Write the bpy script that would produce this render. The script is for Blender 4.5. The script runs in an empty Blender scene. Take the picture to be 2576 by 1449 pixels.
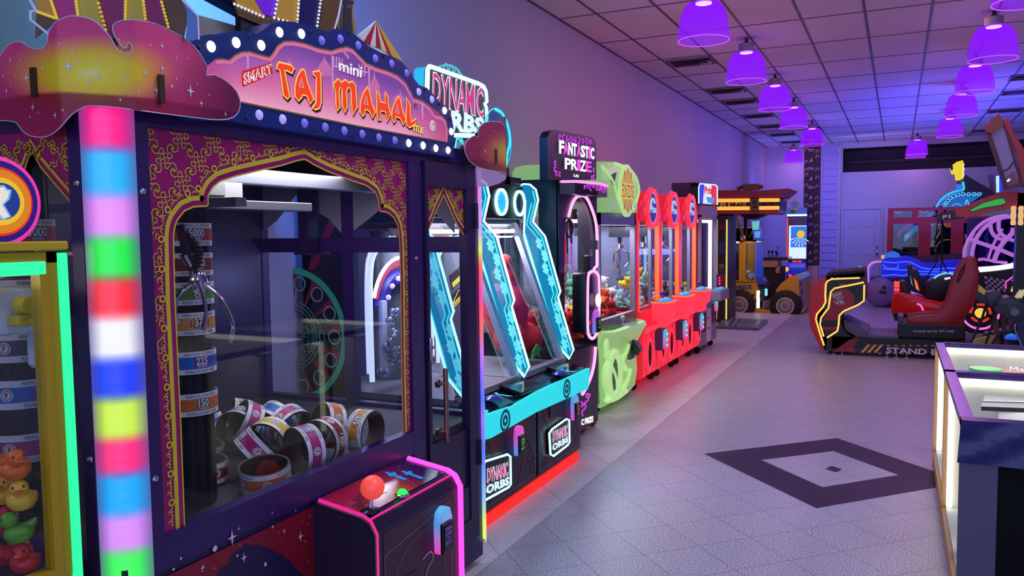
import bpy, bmesh, math, random
from math import sin, cos, pi, radians, sqrt, atan2
from mathutils import Vector, Matrix
random.seed(7)
SC = bpy.context.scene
COL = SC.collection
V = Vector

# ---------------------------------------------------------------- camera
IW, IH, FPX, EYE = 2576, 1449, 2008.87, 1.6
_yaw, _pit, _rol = radians(25.7786), radians(3.9578), radians(-0.6773)
_f = V((-sin(_yaw)*cos(_pit), cos(_yaw)*cos(_pit), -sin(_pit)))
_r0 = V((cos(_yaw), sin(_yaw), 0)); _u0 = _r0.cross(_f)
_r = cos(_rol)*_r0 + sin(_rol)*_u0
_u = -sin(_rol)*_r0 + cos(_rol)*_u0
CAMO = V((0, 0, EYE))
cam_d = bpy.data.cameras.new('camera'); cam = bpy.data.objects.new('camera', cam_d); COL.objects.link(cam)
cam_d.sensor_fit = 'HORIZONTAL'; cam_d.sensor_width = 36; cam_d.lens = FPX/IW*36
cam_d.clip_start = 0.05; cam_d.clip_end = 200
cam.matrix_world = Matrix(((_r.x, _u.x, -_f.x, 0), (_r.y, _u.y, -_f.y, 0), (_r.z, _u.z, -_f.z, EYE), (0, 0, 0, 1)))
SC.camera = cam

# measuring helper: where the line of sight through a photo point meets a real plane of the place
def ray(x, y): return (_f*FPX + _r*(x-IW/2) - _u*(y-IH/2)).normalized()
def onplane(x, y, p, n):
    d = ray(x, y); return CAMO + d*((V(p)-CAMO).dot(n)/d.dot(n))
def PX(X, *pts):
    out = [onplane(p[0], p[1], (X, 0, 0), V((1, 0, 0))) for p in pts]; return out[0] if len(out) == 1 else out
def PY(Y, *pts):
    out = [onplane(p[0], p[1], (0, Y, 0), V((0, 1, 0))) for p in pts]; return out[0] if len(out) == 1 else out
def PZ(Z, *pts):
    out = [onplane(p[0], p[1], (0, 0, Z), V((0, 0, 1))) for p in pts]; return out[0] if len(out) == 1 else out
def PN(p0, n, *pts):
    out = [onplane(p[0], p[1], p0, V(n)) for p in pts]; return out[0] if len(out) == 1 else out

# ---------------------------------------------------------------- materials
def lin(c):
    return tuple(((v/255)/12.92 if v/255 <= 0.04045 else ((v/255+0.055)/1.055)**2.4) for v in c[:3])
_M = {}
def M(name, rgb=(128, 128, 128), rough=0.5, metal=0.0, emit=0.0, ecol=None, spec=0.5, trans=0.0):
    if name in _M: return _M[name]
    m = bpy.data.materials.new(name); m.use_nodes = True
    b = m.node_tree.nodes['Principled BSDF']
    b.inputs['Base Color'].default_value = (*lin(rgb), 1); b.inputs['Roughness'].default_value = rough
    b.inputs['Metallic'].default_value = metal; b.inputs['Specular IOR Level'].default_value = spec
    if emit:
        b.inputs['Emission Color'].default_value = (*lin(ecol or rgb), 1); b.inputs['Emission Strength'].default_value = emit
    m.diffuse_color = (*lin(rgb), 1)
    _M[name] = m; return m
def glow(name, rgb, k=1.0, base=0.15):
    if name in _M: return _M[name]
    return M(name, tuple(int(v*base) for v in rgb), 0.5, 0, k, rgb)
def glass(name, tint=(255, 255, 255), refl=0.06, haze=0.0):
    if name in _M: return _M[name]
    m = bpy.data.materials.new(name); m.use_nodes = True; nt = m.node_tree; nt.nodes.clear()
    o = nt.nodes.new('ShaderNodeOutputMaterial'); t = nt.nodes.new('ShaderNodeBsdfTransparent'); g = nt.nodes.new('ShaderNodeBsdfGlossy')
    x = nt.nodes.new('ShaderNodeMixShader'); t.inputs[0].default_value = (*lin(tint), 1); g.inputs['Roughness'].default_value = 0.02
    x.inputs[0].default_value = refl
    nt.links.new(t.outputs[0], x.inputs[1]); nt.links.new(g.outputs[0], x.inputs[2])
    src = x
    if haze:
        d = nt.nodes.new('ShaderNodeBsdfDiffuse'); d.inputs[0].default_value = (*lin(tint), 1); x2 = nt.nodes.new('ShaderNodeMixShader'); x2.inputs[0].default_value = haze
        nt.links.new(x.outputs[0], x2.inputs[1]); nt.links.new(d.outputs[0], x2.inputs[2]); src = x2
    nt.links.new(src.outputs[0], o.inputs[0]); _M[name] = m; return m
def lumi(name, rgb, k, clear):
    """see-through plastic that glows: part transparent, part emission"""
    if name in _M: return _M[name]
    m = bpy.data.materials.new(name); m.use_nodes = True; nt = m.node_tree; nt.nodes.clear()
    o = nt.nodes.new('ShaderNodeOutputMaterial'); t = nt.nodes.new('ShaderNodeBsdfTransparent'); e = nt.nodes.new('ShaderNodeEmission')
    x = nt.nodes.new('ShaderNodeMixShader'); e.inputs[0].default_value = (*lin(rgb), 1); e.inputs[1].default_value = k; x.inputs[0].default_value = 1-clear
    nt.links.new(t.outputs[0], x.inputs[1]); nt.links.new(e.outputs[0], x.inputs[2]); nt.links.new(x.outputs[0], o.inputs[0]); _M[name] = m; return m
def printed(name, emit=0.0, rough=0.35, spec=0.5):
    """print: colours come from the artwork stored in the mesh's colour attribute"""
    if name in _M: return _M[name]
    m = M(name, (128, 128, 128), rough, 0, 0, None, spec); nt = m.node_tree; b = nt.nodes['Principled BSDF']
    a = nt.nodes.new('ShaderNodeVertexColor'); a.layer_name = 'art'
    nt.links.new(a.outputs[0], b.inputs['Base Color'])
    if emit:
        nt.links.new(a.outputs[0], b.inputs['Emission Color']); b.inputs['Emission Strength'].default_value = emit
        b.inputs['Base Color'].default_value = (0.02, 0.02, 0.02, 1); nt.links.remove(b.inputs['Base Color'].links[0])
    return m

def falloff_plastic(name, rgb, k, c0, c1, z0, z1):  # glow thins towards the rim, putting the lamp's falloff into the plastic
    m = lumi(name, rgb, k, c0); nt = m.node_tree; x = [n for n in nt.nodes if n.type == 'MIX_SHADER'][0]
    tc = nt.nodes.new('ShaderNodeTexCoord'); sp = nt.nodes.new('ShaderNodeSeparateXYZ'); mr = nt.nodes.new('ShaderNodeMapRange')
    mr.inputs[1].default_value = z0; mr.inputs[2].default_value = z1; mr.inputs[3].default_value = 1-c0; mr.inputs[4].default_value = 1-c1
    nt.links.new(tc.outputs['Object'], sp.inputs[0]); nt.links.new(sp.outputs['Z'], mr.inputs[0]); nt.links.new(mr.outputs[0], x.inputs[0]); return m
# ---------------------------------------------------------------- text outlines
_TX = {}
def text_geo(s, off=0.0, res=2):
    k = (s, off, res)
    if k in _TX: return _TX[k]
    def ev(o):
        cu = bpy.data.curves.new('t', 'FONT'); cu.body = s; cu.offset = o; cu.resolution_u = res; cu.fill_mode = 'FRONT'
        ob = bpy.data.objects.new('t', cu); COL.objects.link(ob)
        dg = bpy.context.evaluated_depsgraph_get(); dg.update()
        me = bpy.data.meshes.new_from_object(ob.evaluated_get(dg))
        vs = [(v.co.x, v.co.y) for v in me.vertices]; fs = [tuple(p.vertices) for p in me.polygons]
        bpy.data.objects.remove(ob); bpy.data.curves.remove(cu); bpy.data.meshes.remove(me); return vs, fs
    b, _x = ev(0.0)
    x0 = min(v[0] for v in b); x1 = max(v[0] for v in b); y0 = min(v[1] for v in b); y1 = max(v[1] for v in b)
    vs, fs = ev(off) if off else (b, _x)
    w = max(x1-x0, 1e-4); h = max(y1-y0, 1e-4)
    _TX[k] = ([((v[0]-x0)/w, (v[1]-y0)/h) for v in vs], fs, w/h); return _TX[k]

# ---------------------------------------------------------------- mesh builder
def frame_of(d):
    d = V(d).normalized(); a = V((0, 0, 1)) if abs(d.z) < 0.9 else V((1, 0, 0))
    x = d.cross(a).normalized(); return x, d.cross(x).normalized()
class MB:
    def __init__(s): s.v = []; s.f = []; s.mi = []; s.mats = []; s.cur = 0; s.sm = []; s.col = None
    def m(s, mat):
        if mat not in s.mats: s.mats.append(mat)
        s.cur = s.mats.index(mat); return s
    def add(s, vs, fs, smooth=False):
        n = len(s.v); s.v += [V(p) for p in vs]
        for f in fs: s.f.append(tuple(i+n for i in f)); s.mi.append(s.cur); s.sm.append(smooth)
        return s
    def box(s, x0, x1, y0, y1, z0, z1, bev=0.0, seg=1):
        x0, x1 = min(x0, x1), max(x0, x1); y0, y1 = min(y0, y1), max(y0, y1); z0, z1 = min(z0, z1), max(z0, z1)
        if not bev:
            return s.add([(x0,y0,z0),(x1,y0,z0),(x1,y1,z0),(x0,y1,z0),(x0,y0,z1),(x1,y0,z1),(x1,y1,z1),(x0,y1,z1)],
                         [(0,3,2,1),(4,5,6,7),(0,1,5,4),(1,2,6,5),(2,3,7,6),(3,0,4,7)])
        b = bmesh.new(); bmesh.ops.create_cube(b, size=1)
        for q in b.verts: q.co = V(((x0+x1)/2+q.co.x*(x1-x0), (y0+y1)/2+q.co.y*(y1-y0), (z0+z1)/2+q.co.z*(z1-z0)))
        bev = min(bev, (x1-x0)*.49, (y1-y0)*.49, (z1-z0)*.49)
        bmesh.ops.bevel(b, geom=b.edges[:], offset=bev, segments=seg, profile=0.5, affect='EDGES')
        s.bm(b, seg > 1); return s
    def bm(s, b, smooth=False):
        b.verts.index_update(); s.add([q.co.copy() for q in b.verts], [tuple(q.index for q in f.verts) for f in b.faces], smooth); b.free(); return s
    def obox(s, c, ax, ay, az):
        """box from centre and three half axes"""
        c, ax, ay, az = V(c), V(ax), V(ay), V(az)
        return s.add([c-ax-ay-az, c+ax-ay-az, c+ax+ay-az, c-ax+ay-az, c-ax-ay+az, c+ax-ay+az, c+ax+ay+az, c-ax+ay+az],
                     [(0,3,2,1),(4,5,6,7),(0,1,5,4),(1,2,6,5),(2,3,7,6),(3,0,4,7)])
    def poly(s, pts): return s.add(pts, [tuple(range(len(pts)))])
    def prism(s, pts, vec, bev=0):
        n = len(pts); vec = V(vec); a = [V(p) for p in pts]; b = [p+vec for p in a]
        nn = V((0,0,0))
        for i in range(n): nn += (a[i]-a[0]).cross(a[(i+1) % n]-a[0])
        if nn.dot(vec) > 0: a.reverse(); b.reverse()
        return s.add(a+b, [tuple(range(n)), tuple(range(2*n-1, n-1, -1))]+[(i, n+i, n+(i+1) % n, (i+1) % n) for i in range(n)])
    def pillow(s, pts, vec, inset, seg=3):
        """outline swept along vec, its far rim rounded over by inset"""
        P = [V(p) for p in pts]; n = len(P); c = V((0, 0, 0)); vec = V(vec); L = vec.length
        for p in P: c += p/n
        loops = [P]+[[p+(c-p).normalized()*inset*(1-cos(a))+vec*((L-inset+inset*sin(a))/L) for p in P] for a in [pi/2*k/seg for k in range(seg+1)]]
        vs = [p for l in loops for p in l]; m = len(loops); fs = []
        for j in range(m-1): fs += [(j*n+i, j*n+(i+1) % n, (j+1)*n+(i+1) % n, (j+1)*n+i) for i in range(n)]
        fs += [tuple(range(n-1, -1, -1)), tuple((m-1)*n+i for i in range(n))]
        return s.add(vs, fs, True)
    def bprism(s, pts, vec, bev, seg=2):
        t = MB(); t.prism(pts, vec); b = bmesh.new(); vv = [b.verts.new(p) for p in t.v]
        for f in t.f: b.faces.new([vv[i] for i in f])
        b.normal_update()
        bmesh.ops.bevel(b, geom=[e for e in b.edges if e.calc_face_angle(0) > 0.5], offset=bev, segments=seg, profile=.5, affect='EDGES', clamp_overlap=True)
        return s.bm(b, True)
    def tube(s, pts, r, n=8, closed=False, cap=True, rs=None):
        pts = [V(p) for p in pts]; m = len(pts); vs = []; fs = []; x = None
        for i in range(m):
            a = pts[(i-1) % m] if (closed or i > 0) else pts[i]; b = pts[(i+1) % m] if (closed or i < m-1) else pts[i]
            d = (b-a)
            d = d.normalized() if d.length > 1e-9 else V((0,0,1))
            if x is None: x, y = frame_of(d)
            else:
                x = (x-d*x.dot(d)); x = x.normalized() if x.length > 1e-6 else frame_of(d)[0]; y = d.cross(x)
            rr = rs[i] if rs else r
            vs += [pts[i]+(x*cos(2*pi*k/n)+y*sin(2*pi*k/n))*rr for k in range(n)]
        for i in range(m if closed else m-1):
            j = (i+1) % m
            fs += [(i*n+k, i*n+(k+1) % n, j*n+(k+1) % n, j*n+k) for k in range(n)]
        if cap and not closed: fs += [tuple(range(n-1, -1, -1)), tuple((m-1)*n+k for k in range(n))]
        return s.add(vs, fs, True)
    def lathe(s, prof, c, n=24, d=(0, 0, 1), a0=0.0, a1=2*pi):
        c = V(c); d = V(d).normalized(); x, y = frame_of(d); full = abs(a1-a0-2*pi) < 1e-6; k = n if full else n+1; vs = []; fs = []
        for (r, z) in prof: vs += [c+d*z+(x*cos(a0+(a1-a0)*i/n)+y*sin(a0+(a1-a0)*i/n))*r for i in range(k)]
        for j in range(len(prof)-1):
            for i in range(n):
                q = (i+1) % k; fs.append((j*k+i, (j+1)*k+i, (j+1)*k+q, j*k+q))
        return s.add(vs, fs, True)
    def ball(s, c, r, n=12, sc=(1, 1, 1), rot=None):
        c = V(c); h = max(6, n//2+1); vs = []; fs = []
        for j in range(h+1):
            t = pi*j/h
            for i in range(n):
                p = V((sin(t)*cos(2*pi*i/n)*sc[0], sin(t)*sin(2*pi*i/n)*sc[1], cos(t)*sc[2]))*r
                vs.append(c+(rot @ p if rot else p))
        for j in range(h):
            for i in range(n): fs.append((j*n+i, (j+1)*n+i, (j+1)*n+(i+1) % n, j*n+(i+1) % n))
        return s.add(vs, fs, True)
    def disc(s, c, nrm, r, n=20, sx=1.0, sy=1.0, up=None):
        c = V(c); d = V(nrm).normalized()
        if up: y = V(up).normalized(); x = y.cross(d)
        else: x, y = frame_of(d); y = -y
        return s.add([c+x*cos(2*pi*i/n)*r*sx+y*sin(2*pi*i/n)*r*sy for i in range(n)], [tuple(range(n))])
    def cyl(s, c, d, r, h, n=20):
        return s.lathe([(0, 0), (r, 0), (r, h), (0, h)], c, n, d)
    def ring(s, c, nrm, r0, r1, h=0.004, n=28, sx=1, sy=1, up=None):
        c = V(c); d = V(nrm).normalized()
        if up: y = V(up).normalized(); x = y.cross(d)
        else: x, y = frame_of(d)
        vs = []
        for (r, z) in ((r0, 0), (r1, 0), (r1, h), (r0, h)):
            vs += [c+d*z+x*cos(2*pi*i/n)*r*sx+y*sin(2*pi*i/n)*r*sy for i in range(n)]
        fs = []
        for j in range(4):
            q = (j+1) % 4
            fs += [(j*n+i, j*n+(i+1) % n, q*n+(i+1) % n, q*n+i) for i in range(n)]
        return s.add(vs, fs, False)
    def strip(s, pts, w, nrm, closed=False):
        """flat ribbon along pts, lying in the plane with normal nrm"""
        pts = [V(p) for p in pts]; m = len(pts); nrm = V(nrm).normalized(); vs = []; fs = []
        for i in range(m):
            a = pts[(i-1) % m] if (closed or i > 0) else pts[i]; b = pts[(i+1) % m] if (closed or i < m-1) else pts[i]
            t = (b-a).normalized(); q = nrm.cross(t).normalized()*w/2
            vs += [pts[i]-q, pts[i]+q]
        for i in range(m if closed else m-1):
            j = (i+1) % m; fs.append((2*i, 2*j, 2*j+1, 2*i+1))
        return s.add(vs, fs)
    def text(s, t, quad, off=0.0, lift=0.0, res=2):
        """letters filling the quad TL, TR, BR, BL"""
        tl, tr, br, bl = [V(p) for p in quad]; vs, fs, _ = text_geo(t, off, res)
        n = (br-bl).cross(tl-bl).normalized()*lift
        return s.add([bl*(1-x)*(1-y)+br*x*(1-y)+tr*x*y+tl*(1-x)*y+n for x, y in vs], fs)
    def paint(s, fn):
        """artwork colours (sRGB 0-255) per vertex"""
        s.col = fn; return s
    def build(s, name, mat=None, parent=None):
        me = bpy.data.meshes.new(name)
        org = origin(parent) if parent else V((0, 0, 0))
        me.from_pydata([tuple(p-org) for p in s.v], [], s.f)
        mats = s.mats or [mat or M('plain')]
        if mat and s.mats and mat not in s.mats: pass
        for q in mats: me.materials.append(q)
        if s.f:
            me.polygons.foreach_set('material_index', s.mi); me.polygons.foreach_set('use_smooth', s.sm)
        if s.col:
            at = me.color_attributes.new('art', 'FLOAT_COLOR', 'POINT')
            for i, p in enumerate(s.v): at.data[i].color = (*lin([max(0, min(255, c)) for c in s.col(i, p)]), 1)
        me.validate(); me.update()
        if any(s.sm): me.set_sharp_from_angle(angle=0.7)
        o = bpy.data.objects.new(name, me); COL.objects.link(o)
        if parent: o.parent = parent
        return o
def origin(o):
    p = V((0, 0, 0))
    while o: p = p + o.location; o = o.parent
    return p
def grid_art(outline, step, fn):
    """fill a 2-D outline (photo-traced artwork coordinates) with a fine mesh: returns 2-D verts, faces"""
    b = bmesh.new(); vv = [b.verts.new((p[0], p[1], 0)) for p in outline]; f = b.faces.new(vv)
    bmesh.ops.triangulate(b, faces=[f])
    x0 = min(p[0] for p in outline); x1 = max(p[0] for p in outline); y0 = min(p[1] for p in outline); y1 = max(p[1] for p in outline)
    cuts = [((c, 0, 0), (1, 0, 0)) for c in fn(0, x0, x1)] + [((0, c, 0), (0, 1, 0)) for c in fn(1, y0, y1)]
    for co, no in cuts:
        bmesh.ops.bisect_plane(b, geom=b.verts[:]+b.edges[:]+b.faces[:], plane_co=co, plane_no=no, dist=1e-4)
    b.verts.index_update()
    vs = [(q.co.x, q.co.y) for q in b.verts]; fs = []
    for q in b.faces:
        q.normal_update(); fs.append(tuple(w.index for w in q.verts))
    b.free(); return vs, fs
def steps(n):
    return lambda ax, a, b: [a+(b-a)*(i+1)/(n+1) for i in range(n)]

# ---------------------------------------------------------------- things
def thing(name, label, cat, loc=(0, 0, 0), group=None, rz=0.0):
    o = bpy.data.objects.new(name, None); COL.objects.link(o); o.location = loc; o.rotation_euler = (0, 0, rz)
    o.empty_display_size = 0.1; o['label'] = label; o['category'] = cat
    if group: o['group'] = group
    return o
def tag(o, label, cat, group=None):
    o['label'] = label; o['category'] = cat
    if group: o['group'] = group
    return o
def single(name, mb, mat, label, cat, group=None):
    """a thing that is one mesh, its origin at its base"""
    lo = V((min(p.x for p in mb.v), min(p.y for p in mb.v), min(p.z for p in mb.v))); hi = V((max(p.x for p in mb.v), max(p.y for p in mb.v), 0))
    c = V(((lo.x+hi.x)/2, (lo.y+hi.y)/2, lo.z)); mb.v = [p-c for p in mb.v]
    if mb.col:
        f0 = mb.col; mb.col = lambda i, p: f0(i, p+c)
    o = mb.build(name, mat); o.location = c
    return tag(o, label, cat, group)
def struct(name, mb, mat=None, parent=None):
    o = mb.build(name, mat, parent)
    if not parent: o['kind'] = 'structure'
    return o
def dup(root, loc, label=None, group=None, rot=None, scale=None):
    r = root.copy(); COL.objects.link(r); r.location = loc
    if rot is not None: r.rotation_euler = rot
    if scale: r.scale = (scale,)*3
    if label: r['label'] = label
    if group: r['group'] = group
    for ch in list(root.children):
        c = ch.copy(); COL.objects.link(c); c.parent = r
        for g in list(ch.children):
            d = g.copy(); COL.objects.link(d); d.parent = c
    return r
def lerp(a, b, t): return V(a)*(1-t)+V(b)*t
def mixc(a, b, t):
    t = max(0, min(1, t)); return tuple(a[i]*(1-t)+b[i]*t for i in range(3))
def ramp(stops, t):
    if t <= stops[0][0]: return stops[0][1]
    for (t0, c0), (t1, c1) in zip(stops, stops[1:]):
        if t <= t1: return mixc(c0, c1, (t-t0)/(t1-t0))
    return stops[-1][1]
def arc(c, r, a0, a1, n, plane='yz', ry=None):
    ry = ry or r; out = []
    for i in range(n+1):
        a = radians(a0+(a1-a0)*i/n); p, q = cos(a)*r, sin(a)*ry
        out.append(V(c)+(V((0, p, q)) if plane == 'yz' else V((p, 0, q)) if plane == 'xz' else V((p, q, 0))))
    return out
def smoothpath(pts, n=4, closed=False):
    """Catmull-Rom through the points"""
    P = [V(p) if len(p) == 3 else V((p[0], p[1], 0)) for p in pts]; m = len(P); out = []
    for i in range(m if closed else m-1):
        p0 = P[(i-1) % m] if closed or i > 0 else P[i]; p1 = P[i]; p2 = P[(i+1) % m]; p3 = P[(i+2) % m] if closed or i < m-2 else P[(i+1) % m]
        for k in range(n):
            t = k/n
            out.append(0.5*((2*p1)+(p2-p0)*t+(2*p0-5*p1+4*p2-p3)*t*t+(3*p1-p0-3*p2+p3)*t*t*t))
    if not closed: out.append(P[-1])
    return out
def star(mb, c, nrm, r, up=(0, 0, 1), k=0.22):
    c = V(c); d = V(nrm).normalized(); y = V(up).normalized(); x = y.cross(d); pts = []
    for i in range(8):
        a = pi/4*i+pi/2; rr = r if i % 2 == 0 else r*k
        if i % 4 == 2: rr *= 0.75
        pts.append(c+x*cos(a)*rr+y*sin(a)*rr)
    mb.poly(pts)

# ---------------------------------------------------------------- shared materials
PURPLE = M('purple_enamel', (44, 20, 80), 0.35)
PURPLE_D = M('dark_purple_enamel', (32, 15, 58), 0.4)
BLACK = M('black_gloss', (12, 11, 16), 0.25)
BLACKM = M('black_matte', (14, 13, 18), 0.7)
DARK = M('dark_panel', (22, 20, 32), 0.5)
STEEL = M('steel', (170, 170, 178), 0.3, 0.9)
ALU = M('brushed_aluminium', (150, 150, 158), 0.42, 0.85)
CHROME = M('chrome', (210, 210, 215), 0.12, 1.0)
GREY = M('grey_plastic', (96, 96, 106), 0.5)
WHITE = M('white_plastic', (225, 225, 228), 0.45)
GOLD = M('gold_print', (205, 180, 40), 0.5)
MAGENTA = M('magenta_print', (148, 22, 92), 0.28)
WPRINT = M('white_print', (235, 235, 238), 0.6)
GLASS = glass('clear_glass', (235, 238, 245), 0.05)
ACRYL = glass('clear_acrylic', (240, 244, 250), 0.08)
RUBBER = M('black_rubber', (16, 16, 18), 0.8)
REDM = M('red_enamel', (150, 14, 16), 0.35)
# ================================================================ ROOM
XL, XR, YF, YB, HC = -3.21, 7.0, -5.0, 22.4, 3.8
def node_mat(name):
    m = bpy.data.materials.new(name); m.use_nodes = True; nt = m.node_tree
    return m, nt, nt.nodes['Principled BSDF']
def floor_mat(name, c0, c1, joint, rough, rot, tile=0.312, jw=0.004):
    m, nt, b = node_mat(name); N = nt.nodes.new; L = nt.links.new
    tc = N('ShaderNodeTexCoord'); n1 = N('ShaderNodeTexNoise'); n1.inputs['Scale'].default_value = 130; n1.inputs['Detail'].default_value = 3; n1.inputs['Roughness'].default_value = .75
    r = N('ShaderNodeValToRGB'); r.color_ramp.elements[0].position = .40; r.color_ramp.elements[1].position = .62
    r.color_ramp.elements[0].color = (*lin(c0), 1); r.color_ramp.elements[1].color = (*lin(c1), 1)
    mp = N('ShaderNodeMapping'); mp.inputs['Rotation'].default_value = (0, 0, rot); br = N('ShaderNodeTexBrick')
    br.offset = 0; br.squash = 1; br.inputs['Scale'].default_value = 1; br.inputs['Brick Width'].default_value = tile; br.inputs['Row Height'].default_value = tile
    br.inputs['Mortar Size'].default_value = jw; br.inputs['Mortar Smooth'].default_value = 0
    br.inputs['Color1'].default_value = (1, 1, 1, 1); br.inputs['Color2'].default_value = (.95, .95, .95, 1); br.inputs['Mortar'].default_value = (joint, joint, joint, 1)
    mx = N('ShaderNodeMix'); mx.data_type = 'RGBA'; mx.blend_type = 'MULTIPLY'; mx.inputs[0].default_value = 1
    L(tc.outputs['Object'], n1.inputs['Vector']); L(tc.outputs['Object'], mp.inputs[0]); L(mp.outputs[0], br.inputs['Vector'])
    L(n1.outputs['Fac'], r.inputs[0]); L(r.outputs[0], mx.inputs[6]); L(br.outputs['Color'], mx.inputs[7]); L(mx.outputs[2], b.inputs['Base Color'])
    n2 = N('ShaderNodeTexNoise'); n2.inputs['Scale'].default_value = 3; n2.inputs['Detail'].default_value = 4
    mr = N('ShaderNodeMapRange'); mr.inputs[3].default_value = rough-.02; mr.inputs[4].default_value = rough+.03
    L(tc.outputs['Object'], n2.inputs['Vector']); L(n2.outputs['Fac'], mr.inputs[0]); L(mr.outputs[0], b.inputs['Roughness'])
    b.inputs['Specular IOR Level'].default_value = .36
    return m
FLOORM = floor_mat('speckled_floor_tile', (100, 98, 108), (214, 210, 218),   .55, .33, radians(45), .312, .0028)
STRIPM = floor_mat('pale_floor_border', (186, 180, 184), (214, 208, 212), .6, .42, radians(45), .6)
INLAY = M('dark_violet_tile', (34, 26, 56), .5, 0, 0, None, .2)
WALLM = M('wall_paint', (186, 176, 190), .7)
fl_o = struct('floor', MB().poly([(XL-.1, YF, 0), (XR, YF, 0), (XR, YB+.1, 0), (XL-.1, YB+.1, 0)]), FLOORM)
struct('border_strip', MB().poly([(XL, YF, .0015), (-1.75, YF, .0015), (-1.75, YB, .0015), (XL, YB, .0015)]), STRIPM, fl_o)
dc, dR, dr = V((-.39, 5.67, 0)), .83, .44
def dia(R, z): return [V((dc.x-R, dc.y, z)), V((dc.x, dc.y-R*1.05, z)), V((dc.x+R*.97, dc.y, z)), V((dc.x, dc.y+R, z))]
mb = MB().m(INLAY); o4, i4 = dia(dR, .0015), dia(dr, .0015)
for k in range(4): mb.poly([o4[k], o4[(k+1) % 4], i4[(k+1) % 4], i4[k]])
s4 = [V((-.405, 5.62, .0016)), V((-.335, 5.575, .0016)), V((-.305, 5.66, .0016)), V((-.375, 5.71, .0016))]; mb.poly(s4)
struct('diamond_inlay', mb, INLAY, fl_o)

mb = MB().box(XL-.1, XL, YF, YB+.1, 0, HC); struct('wall_left', mb, WALLM)
mb = MB()
mb.box(XL, -1.31, YB, YB+.1, 0, HC).box(-1.31, XR, YB, YB+.1, 0, 3.05).box(-1.31, XR, YB, YB+.1, 3.66, HC)
wb = struct('wall_back', mb, WALLM)
mb = MB().box(-1.31, XR, YB+.9, YB+1, 2.95, 3.75).box(-1.31, XR, YB+.1, YB+.95, 2.95, 3.05).box(-1.31, XR, YB+.1, YB+.95, 3.66, 3.76).box(-1.41, -1.31, YB+.1, YB+1, 2.95, 3.76)
mb.box(-1.2, 2.5, YB+.5, YB+.6, 3.3, 3.37)
struct('soffit_recess', mb, M('recess_paint', (58, 46, 58), .8), wb)
mb = MB()
for k in range(19): mb.prism([(-1.8, YB, .0+k*.198), (-1.8, YB-.05, .0+k*.198), (-1.8, YB-.03, .188+k*.198), (-1.8, YB, .188+k*.198)], (.37, 0, 0))
mb.box(-1.8, -1.43, YB-.02, YB, 0, HC)
struct('siding_panel', mb, M('siding_paint', (176, 160, 205), .6), wb)
mb = MB().box(-1.88, -1.8, YB-.06, YB, 0, 3.75).box(-1.43, -1.35, YB-.06, YB, 0, 3.75); struct('trim_1', mb, WALLM)
mb = MB().box(XR, XR+.1, YF, YB+.1, 0, HC); struct('wall_right', mb, WALLM)
mb = MB().box(XL-.1, XR, YF-.1, YF, 0, .5).box(XL-.1, XR, YF-.1, YF, 3.3, HC).box(XL-.1, XL+.5, YF-.1, YF, .5, 3.3).box(XR-.5, XR, YF-.1, YF, .5, 3.3)
struct('wall_front', mb, WALLM)
mb = MB()
for i in range(5): x = XL+.5+i*(XR-XL-1)/4; mb.box(x-.03, x+.03, YF-.08, YF-.02, .5, 3.3)
mb.box(XL+.5, XR-.5, YF-.08, YF-.02, .5, .56).box(XL+.5, XR-.5, YF-.08, YF-.02, 3.24, 3.3)
struct('window_1', mb, ALU)
# ceiling with its grid
CEILM = M('ceiling_tile', (206, 196, 202), .85)
ce = struct('ceiling', MB().box(XL-.1, XR, YF-.1, YB+.1, HC, HC+.05), CEILM)
mb = MB()
x = -2.785
while x < XR: mb.box(x-.011, x+.011, YF, YB, HC-.006, HC); x += .61
y = 9.03-1.22*11
while y < YB: mb.box(XL, XR, y-.008, y+.008, HC-.005, HC); y += 1.22
mb.box(XL, XL+.025, YF, YB, HC-.008, HC)
struct('ceiling_grid', mb, M('ceiling_grid_metal', (84, 74, 84), .6), ce)
# doors
def door(nm, x0, x1, h, handle_side):
    fr = M('door_paint', (178, 176, 196), .5); mb = MB()
    mb.box(x0-.06, x0, YB-.03, YB, 0, h+.06).box(x1, x1+.06, YB-.03, YB, 0, h+.06).box(x0, x1, YB-.03, YB, h, h+.06)
    d = struct(nm, mb, fr)
    mb = MB().box(x0+.004, x1-.004, YB-.035, YB-.005, .01, h-.012); w = x1-x0
    cols = [(x0+.12*w, x0+.45*w), (x0+.55*w, x0+.88*w)] if w > .6 else [(x0+.2*w, x1-.2*w)]
    for a, b in cols:
        for z0, z1 in ((.15, .75), (.9, 1.5), (1.62, 1.92)):
            mb.box(a, b, YB-.041, YB-.03, z0, z1, .012); mb.box(a+.03, b-.03, YB-.047, YB-.03, z0+.03, z1-.03, .008)
    struct('door_leaf', mb, fr, d)
    hx = x1-.07 if handle_side > 0 else x0+.07
    struct('door_handle', MB().ball((hx, YB-.09, .95), .03, 10).cyl((hx, YB-.03, .95), (0, -1, 0), .012, .05, 8).box(hx-.012, hx+.012, YB-.045, YB-.03, 1.08, 1.16), BLACK, d)
    struct('door_gap', MB().box(x0, x0+.004, YB-.034, YB-.001, 0, h).box(x1-.004, x1, YB-.034, YB-.001, 0, h).box(x0, x1, YB-.034, YB-.001, h-.012, h), BLACKM, d)
door('door_1', -1.27, -.40, 2.09, 1)
door('door_2', -3.15, -2.82, 2.03, 1)
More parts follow.
